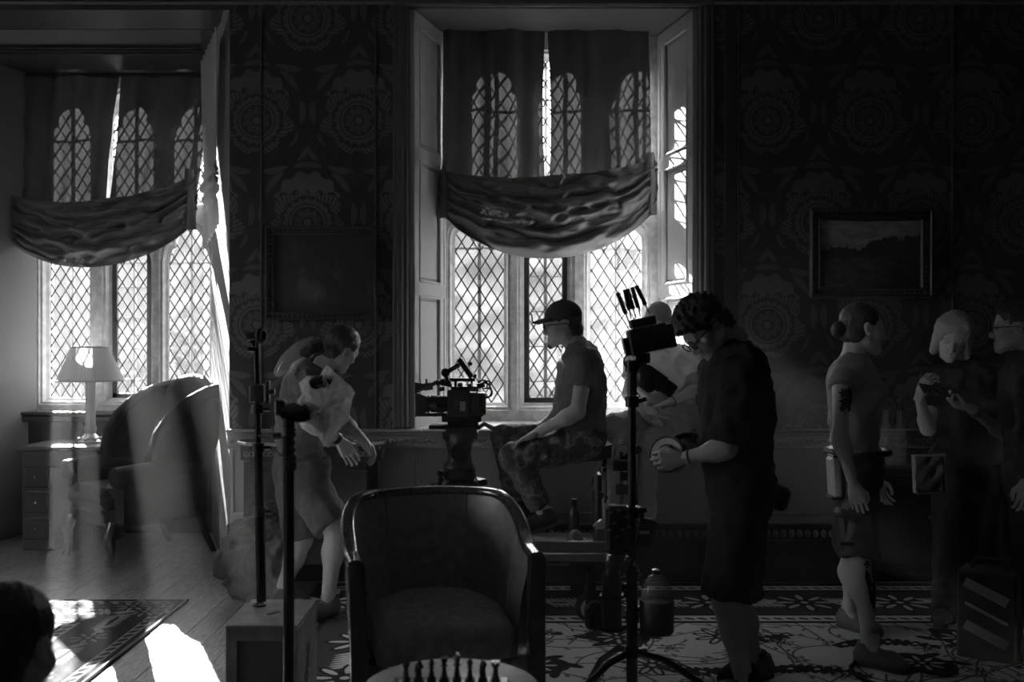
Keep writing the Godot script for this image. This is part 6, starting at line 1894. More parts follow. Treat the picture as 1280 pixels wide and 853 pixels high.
	for q: Array in [[787, 405, 772, 366], [789, 399, 781, 362], [795, 398, 784, 361], [801, 396, 790, 359], [812, 392, 795, 357]]:
		var a := P(q[0], q[1], E - 0.02)
		var b := P(q[2], q[3], E - 0.02)
		part(tr, "aerial", M.new().tube(pv([a, a.lerp(b, 0.3), a.lerp(b, 0.31), a.lerp(b, 0.97), b]), [0.0028, 0.0028, 0.0085, 0.0085, 0.006], 8), blk)
	part(tr, "swivel_mount", M.new().ring(P(789, 452, E - 0.01), Vector3(0, 0.2, 1), 0.028, 0.004, 18, 6).ell(P(800, 455, E), Vector3.ONE * 0.02, Basis(), 10, 8).cyl(P(794, 448, E), P(812, 448, E), 0.02, 10), blk2)
	var hc := thing("hand_control", "black hand control hanging at an angle below the radio transmitter", "hand control", P(826, 490, E))
	var hb := Basis(Vector3(0, 0, 1), -0.62)
	part(hc, "body", M.new().box(P(818, 474, E - 0.02), Vector3(0.1, 0.066, 0.05), hb, 0.012).box(P(834, 485, E - 0.02), Vector3(0.06, 0.055, 0.045), hb, 0.006).ell(P(808, 472, E - 0.02), Vector3(0.04, 0.05, 0.03)), blk)
	part(hc, "control_knob", M.new().cyl(P(812, 484, E - 0.04), P(812, 484, E - 0.07), 0.022, 14), blk2)
	part(hc, "hanger", M.new().cyl(P(803, 458, E), P(812, 468, E), 0.012, 8), blk2)
	var cl2 := thing("clip_pouch", "black pouch of clips and straps tied to the middle of the tall stand", "pouch", P(772, 686, E - 0.03))
	var pm := M.new()
	pbox(pm, 757, 632, 786, 690, E - 0.04, 0.07, 0.012)
	pm.ell(P(771, 688, E - 0.04), Vector3(0.045, 0.02, 0.035))
	part(cl2, "bag", pm, rubber)
	for q: Array in [[760, 642], [764, 655], [757, 663], [770, 640], [775, 663], [780, 647], [768, 672], [783, 660]]: part(cl2, "clip", M.new().cyl(P(q[0], q[1], E - 0.085), P(q[0] + 5, q[1] - 1, E - 0.08), 0.006, 8), mt("clamp steel", 0.3, 0.2, {"metal": 1.0}))
	var ph := thing("hand_radio", "black hand radio with a pale strip clipped to the tall stand", "radio", P(806, 680, E - 0.02))
	part(ph, "body", pbox(pbox(M.new(), 797, 648, 818, 684, E - 0.02, 0.05, 0.006, -0.25), 798, 634, 804, 650, E - 0.02, 0.03, 0.003, 0.3), blk)
	part(ph, "strip", pbox(M.new(), 799, 664, 812, 668, E - 0.048, 0.006, 0.001), mt("pale strip", 0.35, 0.5))
	var fl := thing("vacuum_flask", "tall dark vacuum flask held in a ring at the side of the tall stand", "flask", P(764, 790, E - 0.02))
	part(fl, "body", M.new().lathe(PackedVector2Array([Vector2(0, 0), Vector2(0.036, 0), Vector2(0.038, 0.02), Vector2(0.038, 0.2), Vector2(0.028, 0.23)]), 18, Transform3D(Basis(), P(765, 788, E - 0.02))), mt("flask", 0.012, 0.3))
	part(fl, "cup", M.new().lathe(PackedVector2Array([Vector2(0.028, 0.225), Vector2(0.026, 0.28), Vector2(0.022, 0.288), Vector2(0, 0.29)]), 18, Transform3D(Basis(), P(765, 788, E - 0.02))), mt("flask cap", 0.05, 0.2))
	for y: float in [786.0, 745.0]:
		part(fl, "holding_ring", M.new().ring(P(765, y, E - 0.02), Vector3.UP, 0.042, 0.006, 20, 6).bar(P(776, y, E), P(789, y - 3, E), 0.02, 0.012), blk2)
	var jr := thing("glass_jar", "black pot with a clear domed lid hung on the tall stand", "jar", P(820, 792, E - 0.04))
	part(jr, "pot", M.new().lathe(PackedVector2Array([Vector2(0, 0), Vector2(0.06, 0), Vector2(0.064, 0.01), Vector2(0.066, 0.12), Vector2(0.063, 0.124), Vector2(0.058, 0.11), Vector2(0, 0.1)]), 22, Transform3D(Basis(), P(821, 791, E - 0.04))), blk)
	part(jr, "lid", M.new().lathe(PackedVector2Array([Vector2(0.06, 0.124), Vector2(0.058, 0.15), Vector2(0.05, 0.185), Vector2(0.03, 0.212), Vector2(0.012, 0.222)]), 22, Transform3D(Basis(), P(821, 791, E - 0.04))), mt("clear plastic", 0.9, 0.06, {"alpha": 0.18}))
	part(jr, "lid_knob", M.new().lathe(PackedVector2Array([Vector2(0.01, 0.22), Vector2(0.018, 0.228), Vector2(0.018, 0.238), Vector2(0, 0.242)]), 14, Transform3D(Basis(), P(821, 791, E - 0.04))), mt("flask cap", 0.05, 0.2))
	part(jr, "bracket", M.new().bar(P(793, 760, E), P(802, 762, E - 0.03), 0.03, 0.02), blk2)
	var gp := thing("tool_pouch", "squat black pouch hanging low at the outer side of the tall stand", "pouch", P(744, 786, E + 0.05))
	part(gp, "bag", pbox(pbox(M.new(), 731, 757, 759, 785, E + 0.05, 0.09, 0.014), 737, 752, 751, 760, E + 0.05, 0.06, 0.01), rubber)
	part(gp, "strap", M.new().bar(P(756, 768, E + 0.05), P(788, 772, E + 0.02), 0.02, 0.006), rubber)
	var cn := ["small bare metal clamp low on the tall stand, beside the vacuum flask", "small metal clamp on the tall stand beside the domed lid", "small metal clamp on the tall stand under the clip pouch", "small metal clamp on the tall stand under the hand radio"]
	var ck := 0
	for q: Array in [[782, 735, 790, 760], [800, 720, 806, 735], [786, 700, 778, 722], [796, 706, 803, 728]]:
		one("metal_clamp", cn[ck], "clamp", M.new().cyl(P(q[0], q[1], E - 0.02), P(q[2], q[3], E - 0.03), 0.012, 10).ell(P(q[0], q[1], E - 0.03), Vector3.ONE * 0.017, Basis(), 10, 7), mt("dark steel", 0.15, 0.2, {"metal": 1.0}), "clamps on the tall stand")
		ck += 1
	var fg := thing("folded_flag", "small black folded cloth triangle hanging under the domed pot", "cloth", P(808, 805, E - 0.02))
	part(fg, "cloth", M.new().prism(PackedVector2Array([Vector2(-0.03, 0.03), Vector2(0.03, 0.035), Vector2(0.0, -0.035)]), 0.01, Transform3D(Basis(), P(807, 796, E - 0.03)), 0.002), rubber)
	# --- equipment case on the far right
	var ec := thing("equipment_case", "dark tilted equipment case with pale slots standing at the feet of the man in spectacles", "case", Vector3(2.28, 0, -4.75))
	var eb := Basis(Vector3.UP, -0.6)
	part(ec, "case", M.new().box(Vector3(2.28, 0.21, -4.75), Vector3(0.26, 0.42, 0.2), eb, 0.012), rubber)
	for k in 3: part(ec, "slot_strip", M.new().box(Vector3(2.28, 0.33 - k * 0.1, -4.75) + eb * Vector3(0, 0, 0.102), Vector3(0.2, 0.045 if k != 1 else 0.014, 0.008), eb * Basis(Vector3(0, 0, 1), -0.4), 0.002), mt("slot strip", 0.3, 0.5))
	part(ec, "handle", M.new().tube(pv([Vector3(2.28, 0.42, -4.75) + eb * Vector3(0.08, 0, 0), Vector3(2.28, 0.47, -4.75) + eb * Vector3(0.06, 0, 0), Vector3(2.28, 0.47, -4.75) + eb * Vector3(-0.06, 0, 0), Vector3(2.28, 0.42, -4.75) + eb * Vector3(-0.08, 0, 0)]), 0.009, 8), blk)
	one("floor_cable", "black cable looping over the carpet in front of the equipment case", "cable", M.new().tube(bez(Vector3(2.0, 0.03, -4.5), Vector3(1.9, 0.02, -4.2), Vector3(1.75, 0.02, -4.9), Vector3(1.55, 0.02, -4.55), 16), 0.011, 6).tube(bez(Vector3(1.55, 0.02, -4.55), Vector3(1.45, 0.02, -4.3), Vector3(1.8, 0.02, -4.0), Vector3(2.2, 0.02, -4.05), 16), 0.011, 6), rubber)

# ---------------------------------------------------------------- the crew
func camo(key: String, lo: float, hi: float, sd: int) -> StandardMaterial3D:
	return mt(key, 1.0, 0.8, {"tex": noise_tex(sd, 0.018, [[0.0, sqrt(lo), 1], [0.42, sqrt((lo + hi) * 0.4), 1], [0.55, sqrt(hi), 1], [0.68, sqrt(lo * 1.5), 1]], FastNoiseLite.TYPE_SIMPLEX_SMOOTH, 256, 3), "scale": Vector3.ONE * 1.8})

func crew() -> void:
	var skin := mt("skin", 0.3, 0.5, {"spec": 0.5})
	var skin2 := mt("fair skin", 0.5, 0.48)
	var darkhair := mt("dark hair", 0.015, 0.45)
	var fair := mt("fair hair", 0.38, 0.4)
	var blackt := mt("black cotton", 0.006, 0.85, {"rim": 0.05})
	var greyt := mt("grey cotton", 0.09, 0.85, {"rim": 0.4})
	var lightt := mt("pale cotton", 0.75, 0.85, {"back": 0.06})
	var sole := mt("sole", 0.1, 0.7)
	var dsole := mt("dark sole", 0.02, 0.8)
	var lace := mt("lace", 0.2, 0.8)
	var dshoe := mt("dark shoe", 0.02, 0.6)
	var frame := mt("spectacle frame", 0.01, 0.25)
	var blk := mt("black gear", 0.012, 0.4)

	# the camera operator in the cap, seated on the dolly
	var J := {
		"neck": P(723, 434, 5.6), "chest": P(727, 476, 5.6), "pelvis": P(727, 543, 5.6), "waist": P(729, 516, 5.6), "head": P(703, 406, 5.6), "hb": face_axes(Vector3(-1, -0.12, 0.05), Vector3(0.1, 1, 0)),
		"shL": P(732, 452, 5.41), "elL": P(722, 515, 5.36), "wrL": P(672, 541, 5.42), "shR": P(726, 452, 5.79), "elR": P(704, 514, 5.86), "wrR": P(668, 540, 5.74),
		"hipL": P(730, 553, 5.5), "knL": P(644, 573, 5.44), "anL": P(680, 641, 5.42), "hipR": P(728, 551, 5.7), "knR": P(632, 548, 5.76), "anR": P(644, 628, 5.74),
		"toeL": P(668, 652, 5.36), "toeR": P(630, 640, 5.72), "belly": 0.05,
		"handL": [Vector3(-1, -0.45, 0.0), Vector3(-0.3, -1, 0.1), "rest"], "handR": [Vector3(-1, -0.3, 0.1), Vector3(-0.3, -1, -0.1), "rest"], "calfL": Vector3(1, 0.3, 0), "calfR": Vector3(1, 0.1, 0)}
	var p := thing("person", "person in a dark cap and patterned trousers seated sideways on the camera dolly", "person", P(720, 680, 5.6))
	body(p, J, skin)
	shirt(p, J, greyt, 1.0, 0.5, 0.03)
	trousers(p, J, camo("mottled trousers", 0.03, 0.2, 91), 1.0, 0.96, 0.07)
	hair(p, J, "short", darkhair)
	var cs := Sdf.new(Vector3(-0.12, -0.02, -0.15), Vector3(0.12, 0.16, 0.14), 0.006)
	cs.ball(Vector3(0, 0.045, -0.012), Vector3(0.088, 0.095, 0.108), Basis(), 0.01)
	cs.clip(Vector3(0, 0.03, 0), Vector3(0, -1, -0.12).normalized())
	var hx := Transform3D(J.hb, J.head)
	var cap := part(p, "cap", M.new().add(cs.mesh(M.new()), hx), mt("cap cloth", 0.012, 0.8, {"rim": 0.3}))
	var bill := Sdf.new(Vector3(-0.09, -0.03, 0.04), Vector3(0.09, 0.07, 0.19), 0.005)
	for k in 7:
		var x := (k - 3) * 0.022
		bill.cap(Vector3(x, 0.046 - 1.6 * x * x, 0.07), Vector3(x * 0.9, 0.03 - 2.2 * x * x, 0.165 - 7.0 * x * x), 0.009, 0.006, 0.012)
	part(cap, "cap_brim", M.new().add(bill.mesh(M.new()), hx), mt("cap cloth", 0.012, 0.8))
	part(cap, "cap_button", M.new().ell(hx * Vector3(0, 0.141, -0.012), Vector3(0.008, 0.005, 0.008), Basis(), 8, 5), mt("cap cloth", 0.012, 0.8))
	spectacles(p, J, frame)
	var bd := Sdf.new(Vector3(-0.06, -0.16, 0.0), Vector3(0.06, -0.06, 0.13), 0.005)
	bd.ball(Vector3(0, -0.108, 0.08), Vector3(0.024, 0.022, 0.02), Basis(), 0.01)
	part(p, "beard", M.new().add(bd.mesh(M.new()), hx), darkhair)
	shoe(p, P(684, 661, 5.42), Vector3(-1, -0.25, 0.25), Vector3(-0.3, 1, 0).normalized(), dshoe, sole, lace, 0.95)
	shoe(p, P(650, 650, 5.74), Vector3(-1, -0.35, 0.1), Vector3(-0.35, 1, 0).normalized(), dshoe, sole, lace, 0.95)

	# the man perched on the window sill
	var d := 6.22
	J = {
		"neck": P(826, 436, d), "chest": P(828, 470, d + 0.02), "pelvis": P(838, 515, d + 0.1), "head": P(822, 404, d - 0.08), "hb": face_axes(Vector3(-0.55, -0.5, 0.75), Vector3(-0.1, 1, 0.35)),
		"shR": P(796, 448, d - 0.02), "elR": P(786, 492, d - 0.1), "wrR": P(806, 518, d - 0.26), "shL": P(862, 448, d), "elL": P(874, 486, d - 0.12), "wrL": P(838, 503, d - 0.28),
		"hipR": P(822, 521, d + 0.04), "knR": P(768, 536, d - 0.4), "anR": P(772, 640, d - 0.42), "hipL": P(852, 521, d + 0.04), "knL": P(806, 560, d - 0.42), "anL": P(806, 652, d - 0.4),
		"toeR": P(758, 662, d - 0.55), "toeL": P(794, 674, d - 0.55),
		"handL": [Vector3(-1, -0.3, 0.4), Vector3(-0.2, -1, 0.2), "hold"], "handR": [Vector3(0.7, -0.5, 0.5), Vector3(0.2, -1, 0.0), "hold"], "calfL": Vector3(0, 0, -1), "calfR": Vector3(0, 0, -1)}
	p = thing("person", "person with fair hair in a pale t-shirt sitting on the sill of the middle window", "person", P(838, 600, d))
	body(p, J, skin2)
	shirt(p, J, lightt, 1.0, 0.6, 0.05)
	trousers(p, J, mt("khaki trousers", 0.3, 0.85), 1.0, 0.97, 0.07)
	hair(p, J, "short", mt("grey hair", 0.35, 0.5))
	shoe(p, P(771, 660, d - 0.42), Vector3(-0.4, -0.1, 1), Vector3.UP, dshoe, dsole, lace)
	shoe(p, P(805, 672, d - 0.4), Vector3(-0.4, -0.1, 1), Vector3.UP, dshoe, dsole, lace)
	part(p, "wristwatch", M.new().ring(J.wrL.lerp(J.elL, 0.06), (J.elL - J.wrL).normalized(), 0.03, 0.006, 16, 6), mt("watch", 0.3, 0.3, {"metal": 0.8}))
	one("paper_slip", "folded pale sheet of paper in the hands of the person sitting on the window sill", "paper", M.new().box(P(818, 515, d - 0.36), Vector3(0.16, 0.006, 0.11), Basis.from_euler(Vector3(0.5, 0.4, -0.2)), 0.001), mt("paper", 0.5, 0.8))

	# the man in black holding a roll of tape
	J = {
		"neck": P(912, 440, 4.22), "chest": P(921, 490, 4.22), "pelvis": P(927, 610, 4.22), "waist": P(922, 560, 4.22), "head": P(880, 410, 4.18), "hb": face_axes(Vector3(-0.62, -0.75, 0.3), Vector3(-0.75, 0.7, 0.1)),
		"shL": P(929, 466, 4.02), "elL": P(908, 561, 3.97), "wrL": P(856, 573, 4.06), "shR": P(908, 466, 4.42), "elR": P(890, 555, 4.46), "wrR": P(860, 562, 4.24),
		"hipL": P(925, 632, 4.12), "knL": P(908, 755, 4.1), "anL": P(933, 862, 4.14), "hipR": P(926, 632, 4.32), "knR": P(920, 752, 4.36), "anR": P(946, 836, 4.4),
		"toeL": P(908, 880, 4.06), "toeR": P(925, 858, 4.34),
		"handL": [Vector3(-1, -0.1, -0.1), Vector3(0.0, -0.3, -1), "grip"], "handR": [Vector3(-0.9, -0.2, 0.2), Vector3(0.1, -0.2, 1), "grip"], "calfL": Vector3(1, 0, 0), "calfR": Vector3(1, 0, 0), "belly": 0.03, "hs": 1.04}
	p = thing("person", "dark-haired person in a loose black t-shirt and shorts bending over a roll of tape", "person", Vector3(P(927, 0, 4.22).x, 0, -4.22))
	body(p, J, skin)
	shirt(p, J, blackt, 1.08, 0.92, 0.06, 0.02)
	trousers(p, J, mt("black shorts", 0.005, 0.85), 1.05, 0.47, 0.09, 0.022, "shorts")
	hair(p, J, "curly", darkhair)
	spectacles(p, J, frame)
	var wr := M.new()
	wr.ring(J.wrL.lerp(J.elL, 0.12), (J.elL - J.wrL).normalized(), 0.031, 0.005, 16, 6)
	part(p, "bracelet", wr, mt("watch", 0.3, 0.3, {"metal": 0.8}))
	part(p, "belt_pouch", M.new().box(P(974, 622, 4.2), Vector3(0.06, 0.1, 0.12), Basis(Vector3(0, 0, 1), -0.3), 0.015), blk)
	part(p, "hip_label", pbox(M.new(), 882, 598, 888, 608, 4.2, 0.02, 0.002), mt("pale strip", 0.35, 0.5))
	for q: Array in [["anL", "toeL"], ["anR", "toeR"]]:
		var a: Vector3 = J[q[0]]
		part(p, "sock", M.new().cyl(Vector3(a.x, 0.06, a.z), Vector3(a.x, 0.14, a.z), 0.045, 14, 0.043), blackt)
		shoe(p, Vector3(a.x, 0.014, a.z), Vector3(-1, 0, 0.3), Vector3.UP, dshoe, dsole, lace)
	var tape := thing("tape_roll", "roll of tape with a pale core between the hands of the person in black", "tape", P(834, 571, 4.12))
	var tx := Transform3D(Basis(Vector3(0, 0, 1), -0.35) * Basis(Vector3.UP, -0.55) * Basis(Vector3.RIGHT, PI / 2), P(836, 569, 4.14))
	part(tape, "tape", M.new().lathe(PackedVector2Array([Vector2(0.048, -0.024), Vector2(0.076, -0.024), Vector2(0.076, 0.024), Vector2(0.048, 0.024)]), 30, tx), blk)
	part(tape, "core", M.new().lathe(PackedVector2Array([Vector2(0.048, 0.024), Vector2(0.044, 0.026), Vector2(0.044, -0.026), Vector2(0.048, -0.024)]), 30, tx), mt("tape core", 0.45, 0.7))
	part(tape, "face_ring", M.new().lathe(PackedVector2Array([Vector2(0.046, 0.0245), Vector2(0.068, 0.0248)]), 30, tx), mt("tape core", 0.45, 0.7))
	var hp := thing("headphones", "black headphones lying over the far wrist above the tape roll", "headphones", P(852, 553, 4.25))
	part(hp, "headband", M.new().tube(bez(P(831, 563, 4.2), P(836, 545, 4.22), P(862, 540, 4.26), P(876, 549, 4.3)), 0.014, 8), blk)
	part(hp, "ear_cup", M.new().ell(P(866, 549, 4.28), Vector3(0.05, 0.026, 0.04)), blk)

	# the bending man at the far left
	J = {
		"neck": P(404, 462, 5.46), "chest": P(384, 492, 5.5), "pelvis": P(377, 582, 5.52), "waist": P(374, 545, 5.54), "head": P(427, 436, 5.42), "hb": face_axes(Vector3(0.62, -0.4, -0.68), Vector3(0.45, 0.85, 0.0)),
		"shR": P(386, 474, 5.3), "elR": P(385, 528, 5.16), "wrR": P(424, 550, 5.3), "shL": P(412, 482, 5.68), "elL": P(432, 530, 5.76), "wrL": P(452, 548, 5.6),
		"hipR": P(380, 600, 5.44), "knR": P(419, 664, 5.34), "anR": P(410, 752, 5.4), "hipL": P(368, 600, 5.62), "knL": P(378, 675, 5.66), "anL": P(348, 748, 5.74),
		"toeR": P(398, 770, 5.28), "toeL": P(355, 770, 5.6),
		"handR": [Vector3(0.6, -0.9, 0.0), Vector3(-0.2, -0.3, -1), "relaxed"], "handL": [Vector3(0.6, -0.7, 0.2), Vector3(-0.5, -0.5, 0.6), "relaxed"], "calfR": Vector3(-0.2, 0, -1), "calfL": Vector3(-0.6, 0, -0.7)}
	p = thing("person", "person in a pale t-shirt and shorts leaning over behind the plastic bag", "person", Vector3(P(385, 0, 5.5).x, 0, -5.5))
	body(p, J, skin)
	shirt(p, J, mt("light grey cotton", 0.08, 0.85, {"rim": 0.2, "back": 0.02}), 1.0, 0.55, 0.02)
	trousers(p, J, mt("pale shorts", 0.06, 0.85), 1.02, 0.46, 0.07, 0.022, "shorts")
	hair(p, J, "short", darkhair)
	part(p, "wristwatch", M.new().cyl(J.wrR.lerp(J.elR, 0.04), J.wrR.lerp(J.elR, 0.16), 0.034, 14), blk)
	shoe(p, Vector3(J.anR.x, 0.014, J.anR.z), Vector3(-0.5, 0, 0.8), Vector3.UP, dshoe, dsole, lace)
	shoe(p, Vector3(J.anL.x, 0.004, J.anL.z), Vector3(0.3, 0, 0.8), Vector3.UP, dshoe, dsole, lace)
	var hs := thing("clear_tube", "curved clear plastic tube with a bright end lying over the shoulder of the bending person", "plastic tube", P(372, 455, 5.3))
	part(hs, "tube", M.new().tube(bez(P(353, 470, 5.28), P(358, 450, 5.26), P(374, 436, 5.26), P(394, 431, 5.3)), 0.05, 12, false), mt("clear tube", 0.8, 0.12, {"alpha": 0.1, "spec": 0.9}))
	part(hs, "end_band", M.new().cyl(P(380, 444, 5.24), P(386, 438, 5.24), 0.03, 14).cyl(P(389, 437, 5.25), P(401, 434, 5.28), 0.042, 14), mt("tube band", 0.03, 0.2, {"metal": 0.5}))
	part(hs, "reflector", M.new().bar(P(376, 443, 5.19), P(386, 437, 5.19), 0.01, 0.03), mt("clamp steel", 0.3, 0.2, {"metal": 1.0}))

	# the tattooed woman with the bun
	J = {
		"neck": P(1068, 446, 4.8), "chest": P(1066, 492, 4.8), "pelvis": P(1072, 588, 4.8), "waist": P(1070, 548, 4.8), "head": P(1079, 411, 4.79), "hb": face_axes(Vector3(1, -0.06, -0.12), Vector3(0, 1, 0)),
		"shR": P(1053, 474, 4.63), "elR": P(1050, 545, 4.56), "wrR": P(1066, 604, 4.52), "shL": P(1074, 474, 4.97), "elL": P(1078, 545, 5.04), "wrL": P(1094, 595, 5.04),
		"hipR": P(1070, 602, 4.7), "knR": P(1074, 704, 4.62), "anR": P(1088, 806, 4.58), "hipL": P(1072, 602, 4.9), "knL": P(1064, 692, 5.02), "anL": P(1063, 768, 5.16),
		"toeR": P(1108, 832, 4.44), "toeL": P(1078, 784, 5.02), "bust": 1,
		"handR": [Vector3(0.25, -1, 0.05), Vector3(0.3, 0.1, -1), "relaxed"], "handL": [Vector3(0.3, -1, 0), Vector3(0.2, 0, 1), "relaxed"], "calfR": Vector3(-0.8, 0, -0.5), "calfL": Vector3(-0.8, 0, -0.5)}
	p = thing("person", "person with tattoos and hair tied in a bun standing in profile in shorts", "person", Vector3(P(1072, 0, 4.8).x, 0, -4.8))
	body(p, J, skin2, "woman", 0.88)
	shirt(p, J, mt("mid grey cotton", 0.22, 0.8, {"rim": 0.4}), 0.88, 0.14, -0.06, 0.01, "t_shirt", 0.008)
	trousers(p, J, mt("dark shorts", 0.02, 0.6), 0.95, 0.47, 0.1, 0.016, "shorts")
	hair(p, J, "bun", mt("brown hair", 0.03, 0.4))
	var hpch := part(p, "hip_pouch", M.new().box(P(1043, 596, 4.66), Vector3(0.05, 0.19, 0.09), Basis(Vector3(0, 0, 1), 0.06), 0.012), mt("shiny pouch", 0.5, 0.12, {"coat": 1.0}), "shiny clear-fronted pouch")
	part(hpch, "pouch_edge", M.new().box(P(1043, 622, 4.66), Vector3(0.056, 0.012, 0.096), Basis(), 0.003).box(P(1045, 570, 4.66), Vector3(0.056, 0.012, 0.096), Basis(), 0.003), blk)
	part(p, "belt", M.new().ring(J.pelvis + Vector3(0, 0.09, 0), Vector3.UP, 0.145, 0.016, 28, 6), blk)
	part(p, "thigh_bag", M.new().box(P(1056, 660, 4.64), Vector3(0.07, 0.19, 0.1), Basis(Vector3(0, 0, 1), 0.12), 0.018).bar(P(1044, 646, 4.58), P(1072, 646, 4.58), 0.02, 0.012).bar(P(1050, 680, 4.57), P(1074, 680, 4.57), 0.02, 0.012), mt("dark shorts", 0.02, 0.6))
	var ink := mt("tattoo ink", 0.02, 0.6)
	var tm := M.new()
	for q: Array in [[-0.012, 0.07, 0.02, 5], [0.018, 0.078, 0.02, 6], [-0.022, 0.105, 0.018, 5], [0.01, 0.118, 0.024, 7], [-0.014, 0.142, 0.016, 5], [0.02, 0.15, 0.014, 6]]:
		limb_mark(tm, J.shR, J.elR, 0.05, 0.0405, Vector3(0.25, 0, 1), blob(q[0], q[1], q[2], q[3], 0.35))
	part(p, "arm_tattoo", tm, ink, "dark flower tattoo on the upper arm")
	var lt := M.new()
	limb_mark(lt, J.knR, J.anR, 0.063, 0.043, Vector3(0.75, 0, 1), PackedVector2Array([Vector2(-0.03, 0.02), Vector2(-0.012, 0.045), Vector2(-0.01, 0.085), Vector2(0.0, 0.09), Vector2(0.012, 0.085), Vector2(0.016, 0.045), Vector2(0.034, 0.02), Vector2(0.04, 0.06), Vector2(0.03, 0.11), Vector2(0.026, 0.17), Vector2(0.006, 0.21), Vector2(-0.016, 0.17), Vector2(-0.022, 0.11), Vector2(-0.034, 0.06)]))
	for q: Array in [[-0.06, 0.06, 0.022, 5], [-0.062, 0.1, 0.02, 6], [-0.055, 0.14, 0.022, 7], [-0.03, 0.0, 0.018, 5], [0.02, 0.0, 0.014, 5]]:
		limb_mark(lt, J.knR, J.anR, 0.065, 0.043, Vector3(0.6, 0, 1), blob(q[0], q[1], q[2], q[3], 0.35))
	part(p, "leg_tattoo", lt, ink, "dark animal head and flowers tattooed on the near shin")
	lt = M.new()
	for q: Array in [[0.0, 0.08, 0.026, 6], [0.01, 0.14, 0.026, 5], [0.0, 0.2, 0.022, 6]]:
		limb_mark(lt, J.knL, J.anL, 0.065, 0.043, Vector3(0.2, 0, 1), blob(q[0], q[1], q[2], q[3], 0.35))
	part(p, "leg_tattoo", lt, ink, "dark flowers tattooed on the far shin")
	for q: Array in [["anR", "toeR"], ["anL", "toeL"]]:
		var a: Vector3 = J[q[0]]
		part(p, "sock", M.new().tube(pv([Vector3(a.x, 0.07, a.z), Vector3(a.x, 0.1, a.z), Vector3(a.x - 0.003, 0.17, a.z)]), [0.045, 0.042, 0.045], 14), mt("sock", 0.4, 0.85))
		shoe(p, Vector3(a.x, 0.014, a.z), Vector3(0.75, 0, 0.7) if q[0] == "anR" else Vector3(0.6, 0, 0.75), Vector3.UP, mt("trainer", 0.12, 0.35), sole, lace, 0.95)

	# the fair-haired woman looking at a phone
	d = 5.3
	J = {
		"neck": P(1206, 452, d), "chest": P(1208, 500, d), "pelvis": P(1207, 598, d), "waist": P(1207, 555, d), "head": P(1192, 420, d - 0.06), "hb": face_axes(Vector3(-0.42, -0.5, 0.85), Vector3(0.05, 1, 0.4)),
		"shR": P(1166, 474, d - 0.02), "elR": P(1160, 536, d - 0.12), "wrR": P(1149, 496, d - 0.26), "shL": P(1250, 476, d + 0.02), "elL": P(1258, 545, d - 0.06), "wrL": P(1212, 510, d - 0.26),
		"hipR": P(1188, 610, d), "knR": P(1186, 700, d - 0.03), "anR": P(1178, 782, d + 0.02), "hipL": P(1226, 610, d), "knL": P(1226, 700, d), "anL": P(1222, 776, d + 0.06),
		"toeR": P(1164, 796, d - 0.12), "toeL": P(1218, 792, d - 0.1), "bust": 1,
		"handR": [Vector3(0.4, 0.9, 0.1), Vector3(0.7, -0.3, -0.5), "hold"], "handL": [Vector3(-1, 0.2, 0.1), Vector3(-0.1, 0.9, 0.3), "hold"], "calfR": Vector3(0, 0, -1), "calfL": Vector3(0, 0, -1)}
	p = thing("person", "person with a fair bob in a black top looking down at a phone", "person", Vector3(P(1206, 0, d).x, 0, -d))
	body(p, J, skin2, "woman", 0.9)
	shirt(p, J, blackt, 0.92, 0.6, 0.06, 0.016)
	trousers(p, J, mt("black trousers", 0.006, 0.85), 0.95, 0.98, 0.08)
	hair(p, J, "bob", fair)
	var nk := M.new()
	for k in 9:
		var a := -1.1 + k * 0.275
		nk.ell(J.neck + Vector3(sin(a) * 0.06, -0.035 - 0.045 * cos(a), 0.075 + 0.02 * cos(a)), Vector3.ONE * 0.004, Basis(), 6, 4)
	nk.ell(J.neck + Vector3(0, -0.09, 0.1), Vector3(0.008, 0.012, 0.005), Basis(), 8, 6)
	part(p, "necklace", nk, mt("watch", 0.3, 0.3, {"metal": 0.8}))
	part(p, "wristwatch", M.new().cyl(J.wrL.lerp(J.elL, 0.08), J.wrL.lerp(J.elL, 0.2), 0.031, 14), mt("watch", 0.3, 0.3, {"metal": 0.8}))
	for q: Array in [["anR"], ["anL"]]:
		var a: Vector3 = J[q[0]]
		shoe(p, Vector3(a.x, 0.014, a.z), Vector3(-0.5, 0, 1), Vector3.UP, dshoe, dsole, dshoe, 0.92)
	var fn := thing("phone", "dark phone with a round ring grip held by the person with the fair bob", "phone", P(1168, 490, d - 0.32))
	var fb := Basis.from_euler(Vector3(-0.9, 0.35, -0.25))
	part(fn, "body", M.new().box(P(1168, 488, d - 0.34), Vector3(0.15, 0.075, 0.009), fb, 0.003), mt("phone", 0.02, 0.12))
	part(fn, "ring_grip", M.new().ring(P(1171, 489, d - 0.36), fb.z, 0.026, 0.0025, 20, 6), mt("ring", 0.5, 0.2, {"metal": 1.0}))
	var pc := thing("clear_pouch", "shiny clear-fronted pouch hanging at the front of the person with the fair bob", "pouch", P(1162, 616, d - 0.2))
	part(pc, "back", pbox(M.new(), 1144, 570, 1180, 616, d - 0.2, 0.03, 0.006, 0.05), blk)
	var pf := M.new()
	pbox(pf, 1143, 568, 1181, 571, d - 0.19, 0.045, 0.003, 0.05)
	pbox(pf, 1145, 614, 1180, 617, d - 0.19, 0.045, 0.003, 0.05)
	pbox(pf, 1142, 569, 1145, 617, d - 0.19, 0.045, 0.003, 0.05)
	pbox(pf, 1178, 569, 1181, 617, d - 0.19, 0.045, 0.003, 0.05)
	part(pc, "edge", pf, mt("pouch edge", 0.4, 0.2))
